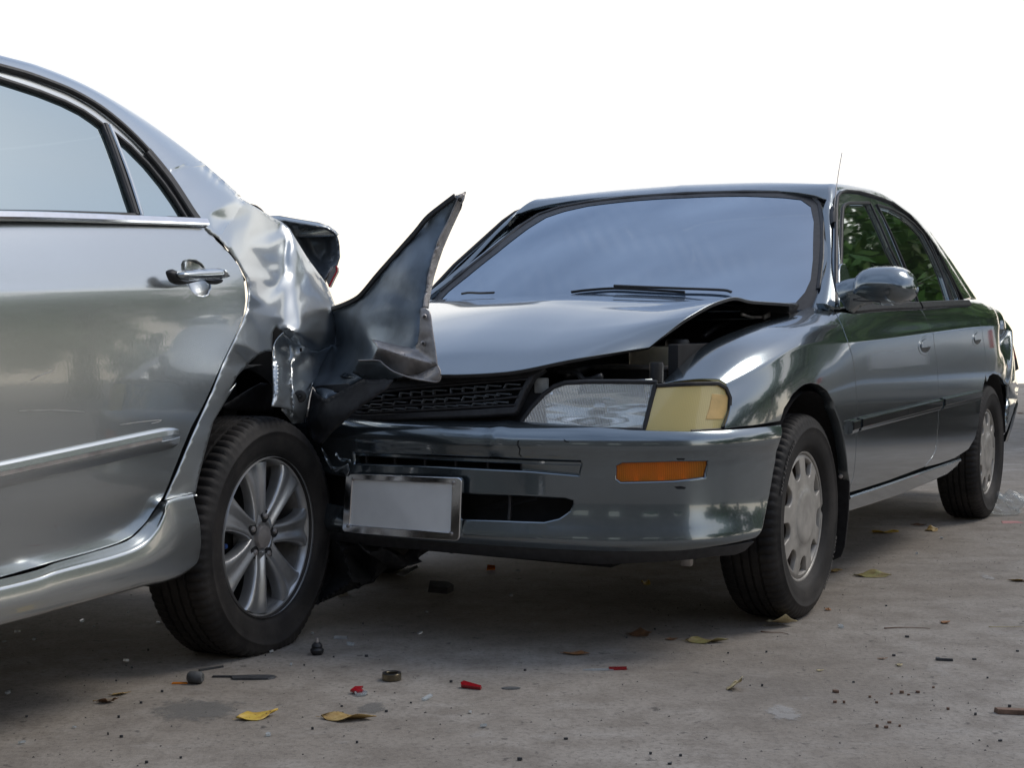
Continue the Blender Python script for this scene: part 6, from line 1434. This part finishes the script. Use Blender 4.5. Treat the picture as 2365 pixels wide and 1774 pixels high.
LGn = leafm('olive_leaf', (.26, .25, .10), (.22, .17, .07)); LP = leafm('pale_leaf', (.52, .44, .26), (.44, .36, .20)); LO = leafm('rust_leaf', (.32, .15, .06), (.25, .11, .045))
def shard(name, tag_, x, y, pts, th, mat, label, cat, rz=0, tilt=(0, 0), group=None, z=0.):
    p = ground_pt(tag_, x, y); n = len(pts)
    V = [(a, b, 0) for a, b in pts] + [(a * .96, b * .96, th) for a, b in pts]
    Fc = [tuple(range(n))[::-1], tuple(range(n, 2 * n))] + [(i, (i + 1) % n, n + (i + 1) % n, n + i) for i in range(n)]
    o = mesh(name, V, Fc, mat, None, smooth=False); o.location = p + Vector((0, 0, .0005 + z + abs(tilt[0]) * .5 * (max(q[1] for q in pts) - min(q[1] for q in pts)) + abs(tilt[1]) * .5 * (max(q[0] for q in pts) - min(q[0] for q in pts)))); o.rotation_euler = (tilt[0], tilt[1], rz)
    return tag(o, label, cat, group)
def jag(n, rx, ry, seed):
    r = random.Random(seed); return [(rx * (.6 + .4 * r.random()) * math.cos(2 * math.pi * i / n), ry * (.6 + .4 * r.random()) * math.sin(2 * math.pi * i / n)) for i in range(n)]
CLEARP = lens_mat('clear_shard', (.80, .84, .86), trans=.68, rough=.08); REDP = lens_mat('red_shard', (.32, .008, .014), trans=.15, rough=.1); ORP = lens_mat('orange_shard', (.85, .25, .01), trans=.15, rough=.12)
CHAR = plain('charcoal_plastic', (.040, .042, .046), rough=.55, scale=70, bump=.3); GREYP = plain('grey_rubber', (.075, .078, .080), rough=.7, scale=50)
BRASS = plain('oily_bearing_steel', (.16, .14, .10), rough=.28, metal=.9, var=.35)
PINKP = plain('pink_scrap', (.42, .20, .19), rough=.7); WOODC = plain('wood_chip', (.16, .10, .07), rough=.85, var=.35)
SILC = plain('silver_paint_flake', (.5, .52, .54), rough=.35, metal=.5)
tree('leafy_tree', (7.6, 11.6, 0), 3, 5.3, 2.5, 2.7, LEAF[0], 'leafy tree with a bright green crown reaching near the ground', nclump=100, nleaf=170, leaf=.13)
tree('leafy_tree', (10.6, 13.4, 0), 8, 5.8, 2.7, 2.9, LEAF[1], 'leafy tree with a dark green crown beside the bright green one', nclump=90, nleaf=150, leaf=.15, rz=1)
for i, (x, y, h, r, lab) in enumerate([(13.5, 9.0, 4.6, 2.6, 'low spreading tree nearest the leafy trees'), (15.5, 4.6, 4.9, 2.9, 'low spreading tree second from the leafy trees'), (15.0, .6, 4.3, 2.6, 'low spreading tree third from the leafy trees'), (17.5, -3.5, 5.0, 2.9, 'low spreading tree at the end of the row')
                                       ]):
    tree('small_tree' if i < 4 else 'shade_tree', (x, y, 0), 20 + i, h, r, h * .55, LEAF[i % 2], lab, nclump=46, nleaf=80, leaf=.22, rz=i)
# unseen building behind the photographer, mirrored in the bumper; set close and tall to dim light
ws = empty('building', (-5, -7.5, 0)); tag(ws, 'long unseen grey rendered building across the lot with dark windows', 'building')
WALLM = plain('grey_render', (.17, .165, .155), rough=.9, var=.25, scale=1.2)
box('wall', (0, -.2, 3.0), (30, .4, 6.0), WALLM, ws, bevel=0, smooth=False); box('roof', (0, -2.0, 6.15), (31, 5, .3), plain('roof_sheet', (.12, .11, .10), rough=.6), ws, bevel=0, smooth=False)
for i in range(7):
    o = box('window', (-12 + 4 * i, .03, 2.2), (1.6, .06, 1.3), plain('window_frame_paint', (.5, .5, .48), rough=.5) if i == 0 else MATS['window_frame_paint'], ws, bevel=0, smooth=False); box('pane', (0, .02, 0), (1.44, .05, 1.14), GLASS_B, o, bevel=0, smooth=False)
# silver saloon parked opposite the doors, off to the right (mirrored in the dark paint)
pk_ang = math.radians(-43)
pk = empty('parked_car', (4.5, 8.0, 0), math.radians(47)); tag(pk, 'undamaged silver saloon with red tail lamps parked tail first beyond the grey car', 'car')
secs = []                                   # x = away from the doors
for x, hw, z0, zb, zt, tw in ((0, .74, .34, .86, .90, .60), (.04, .80, .27, .95, .99, .66), (.55, .86, .24, 1.0, 1.04, .68), (1.0, .87, .24, 1.02, 1.38, .60), (1.7, .88, .24, 1.0, 1.45, .60), (2.6, .88, .24, .98, 1.40, .60), (3.2, .87, .24, .96, 1.02, .66), (4.2, .82, .26, .86, .90, .60), (4.45, .66, .34, .70, .74, .50)):
    secs.append([(x, -hw * .9, z0), (x, -hw, (z0 + zb) * .55), (x, -hw * .97, zb - .06), (x, -hw * .93, zb), (x, -tw, zt), (x, 0, zt + .03), (x, tw, zt), (x, hw * .93, zb), (x, hw * .97, zb - .06), (x, hw, (z0 + zb) * .55), (x, hw * .9, z0)])
V = [p for s_ in secs for p in s_]; m_ = 11; Fc = [(i * m_ + k, i * m_ + k + 1, (i + 1) * m_ + k + 1, (i + 1) * m_ + k) for i in range(len(secs) - 1) for k in range(m_ - 1)] + [tuple(range(m_))[::-1], tuple(range((len(secs) - 1) * m_, len(secs) * m_))]
ob_ = mesh('body', V, Fc, SILVER, pk, sharp=28); 
for y_ in (-1, 1):
    o = box('tail_lamp', (.03, y_ * .69, .82), (.08, .085, .14), plain('red_tail_lamp', (.55, .02, .02), rough=.2, coat=.5) if y_ < 0 else MATS['red_tail_lamp'], pk, bevel=.02)
box('number_plate', (-.012, 0, .74), (.02, .36, .16), PLATE, pk); box('bumper', (.02, 0, .46), (.16, 1.56, .22), SILVER, pk, bevel=.05, seg=3); box('rear_screen', (.78, 0, 1.20), (.02, 1.02, .42), GLASS_A, pk, rot=(0, .92, 0))
for x_, y_ in ((.9, .80), (.9, -.80), (3.5, .80), (3.5, -.80)):
    e = empty('wheel', (x_, y_, .315), 0 if y_ > 0 else math.pi, pk); revolve('tyre', [(.20, .07), (.24, .095), (.29, .09), (.3175, .06), (.3175, -.06), (.29, -.09), (.2, -.07)], RUBBER, e, seg=40); revolve('rim', [(.2, .07), (.18, .05), (.06, .06), (.001, .06)], ALLOY, e, seg=32)
# --- leaves that show
A_ = math.radians
leafobj('leaf', 'Z6', 1095, 662, .088, .034, A_(28), LY, 'yellow leaf with upturned tip on bare concrete', curl=.55, seed=1)
leafobj('leaf', 'Z6', 1485, 668, .115, .042, A_(-6), LT, 'large folded tan and yellow leaf lying beside the yellow one', curl=.25, twist=.4, seed=2)
leafobj('leaf', 'Z6', 512, 564, .044, .018, A_(30), LT, 'small tan leaf scrap near the silver car sill', curl=.2, seed=3)
leafobj('leaf', 'Z6', 458, 598, .040, .020, A_(10), LBn, 'curled dark brown leaf beside the tan scrap', curl=.9, twist=.6, seed=4)
leafobj('leaf', 'G7', 305, 392, .066, .026, A_(-8), LO, 'flat rust brown leaf before the grey car bumper', curl=.15, seed=5)
leafobj('leaf', 'G7', 575, 312, .062, .026, A_(-12), LBn, 'crumpled brown leaf before the grey car front tyre', curl=.8, twist=.8, seed=6)
leafobj('leaf', 'G7', 712, 330, .030, .014, A_(8), LBn, 'tiny brown leaf fragment beside the crumpled brown leaf', curl=.3, seed=7)
leafobj('leaf', 'G7', 862, 340, .108, .034, A_(-4), LGn, 'long olive leaf with rolled brown tip', curl=.3, twist=.5, seed=8)
leafobj('leaf', 'G7', 1180, 272, .085, .044, A_(4), LP, 'pale leaf with peaked middle in front of the grey car wheel', curl=-.1, twist=.6, seed=9, lift=.012)
leafobj('leaf', 'G7', 980, 540, .042, .030, A_(70), LP, 'small pale cream leaf standing on edge', curl=.5, twist=.9, seed=10, lift=.006)
leafobj('leaf', 'G7', 1400, 40, .062, .030, A_(10), LT, 'tan leaf just behind the grey car front wheel', curl=.4, seed=11)
leafobj('leaf', 'G7', 1566, 60, .120, .042, A_(-10), LGn, 'long yellow-green leaf beyond the front wheel', curl=.25, twist=.5, seed=12)
leafobj('leaf', 'G7', 1376, 203, .020, .016, A_(60), LO, 'tiny rust leaf bit beside the front tyre', curl=.4, seed=13)
leafobj('leaf', 'G7', 603, 92, .050, .022, A_(70), LY, 'yellow leaf standing upright in the shade under the grey bumper', curl=.7, twist=.8, seed=14)
leafobj('leaf', 'G7', 1877, 258, .030, .024, A_(30), LO, 'brown dry leaf bit on open concrete', curl=.3, seed=15)
leafobj('leaf', 'G7', 2196, 80, .070, .026, A_(-6), LT, 'tan leaf with hooked stalk at the open right ground', curl=.5, seed=16)
leafobj('leaf', 'G6', 1285, 960, .105, .050, A_(-6), LY, 'yellow leaf with black blotch beside the sill', curl=.25, seed=17)
leafobj('leaf', 'G6', 1595, 945, .056, .034, A_(20), LT, 'folded brown leaf between the wheels', curl=.5, twist=.8, seed=18)
leafobj('leaf', 'G6', 1510, 908, .060, .022, A_(-4), LBn, 'thin dark leaf lying in the shadow of the doors', curl=.2, seed=19)
leafobj('leaf', 'G7', 1343, 463, .014, .007, A_(0), LP, 'tiny pale seed pod on open concrete', curl=.4, seed=20)
leafobj('leaf', 'G7', 1680, 440, .016, .012, A_(50), LP, 'tiny pale leaf crumb beside black crumbs', curl=.5, seed=21)
leafobj('leaf', 'G7', 1610, 413, .022, .008, A_(10), LO, 'small rust coloured husk beside black crumbs', curl=.3, seed=22)
leafobj('leaf', 'G5', 2195, 1185, .10, .03, A_(5), LO, 'rust leaf behind the rear bumper of the grey car', curl=.4, seed=23)
# --- twigs
def twig(tag_, x, y, ln, rz, label, mat=WOODC, r=.0016, seed=0):
    p = ground_pt(tag_, x, y); rs = random.Random(seed)
    o = tube('twig', curve([(-ln / 2, 0, .002), (-ln * .15, rs.uniform(-.006, .006), .003), (ln * .2, rs.uniform(-.006, .006), .003), (ln / 2, 0, .002)], n=14), r, mat, None, k=6, scale=np.linspace(1.1, .5, 14)); o.location = p; o.rotation_euler = (0, 0, rz)
    return tag(o, label, 'twig')
twig('G7', 1150, 302, .075, A_(-25), 'short dark twig in front of the pale peaked leaf', seed=1)
twig('G7', 1715, 283, .125, A_(-2), 'long thin dark twig on open concrete', seed=2)
twig('G7', 2140, 277, .10, A_(-3), 'pale dry grass straw on open concrete', mat=LP, r=.0012, seed=3)
twig('Z6', 440, 588, .045, A_(25), 'thin straw stalk beside the small tan scrap', mat=LT, r=.0009, seed=4)
# --- car parts on the ground
blade = [(-.105, .008), (-.04, .007), (-.036, -.004), (-.03, -.008), (.04, -.010), (.085, -.009), (.104, -.002), (.106, .006), (.09, .012), (.03, .014), (-.04, .011), (-.105, .013)][::-1]
shard('plastic_strip', 'Z6', 1035, 495, [(a * .72, b * 1.6) for a, b in blade], .004, CHAR, 'charcoal plastic strip shaped like a knife blade', 'plastic strip', rz=A_(3))
shard('plastic_sliver', 'Z6', 900, 455, [(-.032, -.004), (.032, -.002), (.034, .003), (-.032, .005)], .004, CHAR, 'thin charcoal plastic sliver behind the blade shaped strip', 'plastic sliver', rz=A_(38))
shard('orange_shard', 'Z6', 765, 517, [(-.018, -.004), (.018, -.003), (.018, .004), (-.017, .005)], .003, ORP, 'orange lamp plastic shard touching the grey rubber stub', 'lamp shard', rz=A_(4))
p = ground_pt('Z6', 832, 515)
o = revolve('rubber_stub', [(.001, .018), (.010, .018), (.0135, .014), (.0145, .0), (.0135, -.014), (.010, -.018), (.001, -.018)], GREYP, None, seg=24); o.location = p + Vector((0, 0, .0142)); o.rotation_euler = (0, 0, A_(80)); tag(o, 'grey rubber stub lying on its side by the orange shard', 'rubber stub')
p = ground_pt('Z6', 1350, 392)
e = empty('rubber_boot', p); tag(e, 'black rubber ball joint boot with a short stud', 'rubber boot')
def zrev(nm, prof, mat, par, seg=24):
    o = revolve(nm, prof, mat, par, seg=seg); o.rotation_euler = (math.pi / 2, 0, 0); return o
zrev('boot', [(.001, 0), (.011, .0), (.0165, .006), (.0172, .013), (.013, .018), (.0145, .022), (.012, .027), (.007, .031), (.001, .031)], BLACK, e); zrev('stud', [(.0045, .028), (.0045, .040), (.0035, .042), (.001, .042)], STEEL, e, 12)
p = ground_pt('Z6', 1668, 500)
e = empty('bearing_ring', p); tag(e, 'oily metal bearing ring lying flat on the concrete', 'bearing ring')
zrev('ring_band', [(.0215, .001), (.0225, .002), (.0225, .016), (.0215, .017), (.0165, .017), (.0155, .016), (.0155, .002), (.0165, .001), (.0215, .001)], BRASS, e, 40); zrev('ring_seal', [(.0222, .0175), (.0165, .0178), (.0160, .0165)], BLACK, e, 40)
shard('red_shard', 'Z6', 1525, 556, [(-.020, -.006), (-.004, -.014), (.012, -.010), (.006, .004), (.014, .014), (-.006, .012)], .005, REDP, 'curved red lamp shard with a clear round piece', 'lamp shard', rz=.3, tilt=(.25, .1))
zo = zrev('clear_disc', [(.001, .001), (.012, .001), (.0145, .004), (.0148, .008), (.0138, .008), (.012, .004), (.001, .004)], CLEARP, None); zo.location = ground_pt('Z6', 1537, 566); tag(zo, 'small round clear plastic cap against the red shard', 'plastic cap')
shard('red_shard', 'Z6', 2005, 536, [(-.026, .004), (-.022, -.006), (.026, -.012), (.027, -.004), (-.020, .012)], .007, REDP, 'red lamp strip broken into a short bar', 'lamp shard', rz=A_(-14), tilt=(.35, 0))
shard('clear_shard', 'Z6', 1817, 585, [(-.004, -.014), (.005, -.012), (.006, .014), (-.002, .015)], .004, CLEARP, 'narrow clear glass splinter leaning on the concrete', 'glass shard', rz=A_(-35), tilt=(.2, .2))
shard('clear_shard', 'G7', 412, 459, [(-.045, 0), (-.02, -.005), (.03, -.005), (.03, .006), (-.02, .004)], .003, CLEARP, 'long clear plastic splinter joined to a red tip', 'lamp shard', rz=A_(3))
shard('red_shard', 'G7', 482, 457, [(-.022, -.006), (.022, -.005), (.024, .006), (-.022, .006)], .006, REDP, 'bright red tip at the end of the clear splinter', 'lamp shard', rz=A_(4))
shard('orange_shard', 'Z6', 2085, 32, [(-.018, -.010), (.014, -.012), (.022, .006), (-.004, .014)], .008, ORP, 'orange lamp fragment in the shade under the grey bumper', 'lamp shard', rz=.5, tilt=(.4, 0))
shard('paint_flake', 'Z6', 1450, 324, [(-.018, -.004), (.018, -.005), (.017, .004), (-.016, .005)], .006, SILC, 'bent silver paint flake beside the flat tyre', 'paint flake', rz=A_(-4))
shard('rubber_patch', 'Z6', 2175, 537, [(.022 * math.cos(t), .012 * math.sin(t)) for t in np.linspace(0, 6.28, 14, endpoint=False)], .0015, GREYP, 'flat oval grey rubber patch', 'rubber patch')
shard('black_clip', 'G7', 1873, 418, [(-.020, .010), (-.020, -.004), (.020, -.006), (.020, -.001), (-.010, .001), (-.012, .010)], .006, CHAR, 'small black hooked trim clip on open concrete', 'trim clip', rz=A_(-8))
shard('wood_chip', 'G7', 2180, 645, [(-.045, .010), (-.04, -.008), (.05, -.012), (.05, .008)], .010, WOODC, 'brown wood splinter at the open right ground', 'wood chip', rz=A_(-8))
shard('plastic_flap', 'Z6', 1735, 62, [(-.02, -.035), (.012, -.030), (.026, .030), (.014, .036)], .003, SILC, 'grey torn skin fragment under the plate', 'skin fragment', rz=A_(-40), tilt=(.5, .2))
shard('pale_fragment', 'Z6', 1455, 140, [(-.018, -.014), (.016, -.012), (.018, .012), (-.012, .016)], .010, plain('pale_foam', (.40, .38, .34), rough=.8), 'pale foam fragment in the shade beside the flat tyre', 'foam fragment', rz=.4, tilt=(.3, 0))
shard('black_bracket', 'Z6', 1870, 130, [(-.04, -.03), (.02, -.035), (.045, .0), (.03, .03), (-.03, .028)], .020, BLACKP, 'black broken bracket in the shade under the bumper', 'bracket', rz=.2, tilt=(.15, .1))
shard('pink_scrap', 'G6', 2115, 887, [(-.05, -.03), (.045, -.035), (.05, .02), (-.02, .035)], .0015, PINKP, 'flat pinkish paper scrap near the rear wheel', 'paper scrap', rz=.2)
GG = 'clear glass crumbs scattered on the concrete'; gi = 0
for t, x, y in [('Z6', 535, 425), ('Z6', 1240, 440), ('Z6', 1490, 355), ('Z6', 1330, 306), ('Z6', 315, 706), ('Z6', 35, 562), ('Z6', 75, 301), ('Z6', 18, 342), ('Z6', 145, 333), ('Z6', 672, 262), ('Z6', 95, 773), ('Z6', 1142, 740), ('Z6', 1157, 385), ('Z6', 545, 218), ('Z6', 400, 278), ('Z6', 1790, 306), ('Z6', 1815, 216), ('Z6', 2175, 145), ('Z6', 2000, 643), ('Z6', 2062, 703), ('Z6', 350, 255), ('G7', 30, 145), ('G7', 55, 40), ('G7', 1432, 278), ('G6', 1660, 998), ('G6', 1497, 1101)]:
    r = random.Random(gi); s = .005 + .007 * r.random()
    shard('glass_crumb', t, x, y, jag(5, s, s * .8, gi), .003 + .003 * r.random(), CLEARP if gi % 3 else SILC, 'small glittering glass crumb from the crash', 'glass crumb', rz=r.random() * 6, tilt=(.2, .1), group=GG); gi += 1
CR = 'dark crumbs of rubber and dirt on the concrete'
for t, x, y, w in [('Z6', 1560, 402, 1.1), ('Z6', 1920, 511, .9), ('Z6', 495, 506, .7), ('Z6', 600, 601, .9), ('Z6', 562, 451, .7), ('Z6', 1750, 600, .8), ('Z6', 1456, 615, .8), ('Z6', 1645, 638, .8), ('Z6', 517, 746, .9), ('Z6', 690, 553, .8), ('Z6', 113, 660, .9), ('Z6', 505, 662, .8), ('Z6', 1330, 712, .7), ('Z6', 770, 835, .8), ('Z6', 1520, 770, .7), ('Z6', 625, 855, .9), ('Z6', 460, 735, .6), ('Z6', 1130, 398, .6), ('Z6', 1420, 405, .7), ('Z6', 1295, 440, .6), ('Z6', 630, 377, .7), ('Z6', 1545, 262, .7),
                   ('G7', 1715, 319, 1.3), ('G7', 2000, 414, 1.7), ('G7', 1658, 399, 1.1), ('G7', 2185, 380, 1.0), ('G7', 1410, 555, 1.6), ('G7', 1408, 598, 1.2), ('G7', 1445, 600, .7), ('G7', 1648, 562, 1.0), ('G7', 1690, 558, 1.2), ('G7', 1722, 566, .9), ('G7', 1760, 556, 1.1), ('G7', 1826, 535, .9), ('G7', 1640, 685, 1.1), ('G7', 1625, 706, 1.2), ('G7', 1585, 703, .8), ('G7', 1682, 700, .8), ('G7', 1556, 576, .8), ('G7', 1585, 600, .8), ('G7', 1487, 512, .8), ('G7', 2112, 762, 1.2), ('G7', 2005, 651, .9), ('G7', 1888, 628, .8), ('G7', 2150, 617, .8), ('G7', 750, 826, .9), ('G7', 705, 861, 1.1), ('G7', 262, 755, 1.2), ('G7', 65, 844, 1.1), ('G7', 88, 462, .8), ('G7', 520, 322, .8), ('G7', 640, 287, .8), ('G7', 1097, 528, .6), ('G7', 1626, 186, .8), ('G7', 2057, 494, .7), ('G7', 622, 818, .7), ('G7', 953, 388, .7), ('G7', 1115, 384, .8)]:
    r = random.Random(gi); s = .0050 * w
    brown = t == 'G7' and 1400 < x < 1900 and y > 520
    shard('dirt_crumb', t, x, y, jag(7, s * 1.0, s * .62, gi), .003 + .003 * r.random(), WOODC if brown else CHAR, 'small brown clod of dirt in the trail of clods' if brown else 'small black crumb of rubber or plastic on the concrete', 'crumb', rz=r.random() * 1.2 - .6, group=('brown dirt clods in a trail' if brown else CR)); gi += 1
# --- clear plastic bag behind the rear wheel
pb = ground_pt('G6', 2068, 838)
rs = np.random.RandomState(2); bm = bmesh.new(); bmesh.ops.create_icosphere(bm, subdivisions=4, radius=1)
for v in bm.verts:
    c = v.co; f = 1 + .16 * math.sin(c.x * 7 + c.z * 5) + .12 * math.sin(c.y * 11 - c.z * 9 + 2) + .07 * math.sin(c.x * 19 + c.y * 15); v.co = Vector((c.x * .085 * f, c.y * .06 * f, max(.0, (c.z + .75) * .052 * f)))
me = bpy.data.meshes.new('plastic_bag'); bm.to_mesh(me); bm.free()
BAG = lens_mat('bag_film', (.90, .92, .93), trans=.88, rough=.12)
o = link('plastic_bag', me, BAG, None); o.location = pb + Vector((.01, .03, .001)); tag(o, 'crumpled clear plastic bag against the rear tyre', 'plastic bag')
# --- stains in the slab
patch('Z6', [(600, 660), (700, 690), (900, 690), (1030, 665), (1080, 610), (1060, 580), (900, 590), (760, 560), (640, 600)], CEM, 'cement_ring')
patch('Z6', [(1490, 640), (1560, 655), (1640, 620), (1660, 585), (1600, 590), (1540, 610)], CEM, 'cement_smear')
patch('G7', [(1170, 590), (1250, 600), (1290, 680), (1180, 700), (1100, 660)], PALE, 'pale_scuff')
patch('G7', [(2010, 45), (2060, 45), (2090, 78), (2060, 80)], PALE, 'pale_scuff')
# fine grit: uncountable
rs = np.random.RandomState(11); V = []; Fc = []
for i in range(2600):
    y = 2.3 + 6.5 * rs.rand() ** 1.6; x = (rs.rand() * 2 - 1) * .42 * y; s = .0012 + .0022 * rs.rand() ** 3; k = len(V); a = rs.rand() * 6.28
    for j in range(3): V.append((x + s * math.cos(a + j * 2.09), y + s * math.sin(a + j * 2.09), .0003))
    V.append((x, y, s * .9)); Fc += [(k, k + 1, k + 3), (k + 1, k + 2, k + 3), (k + 2, k, k + 3)]
o = mesh('grit', V, Fc, plain('grit', (.10, .092, .085), rough=.9, var=.6, scale=12), None, smooth=False); tag(o, 'fine dark grit strewn over the concrete', 'grit', kind='stuff')
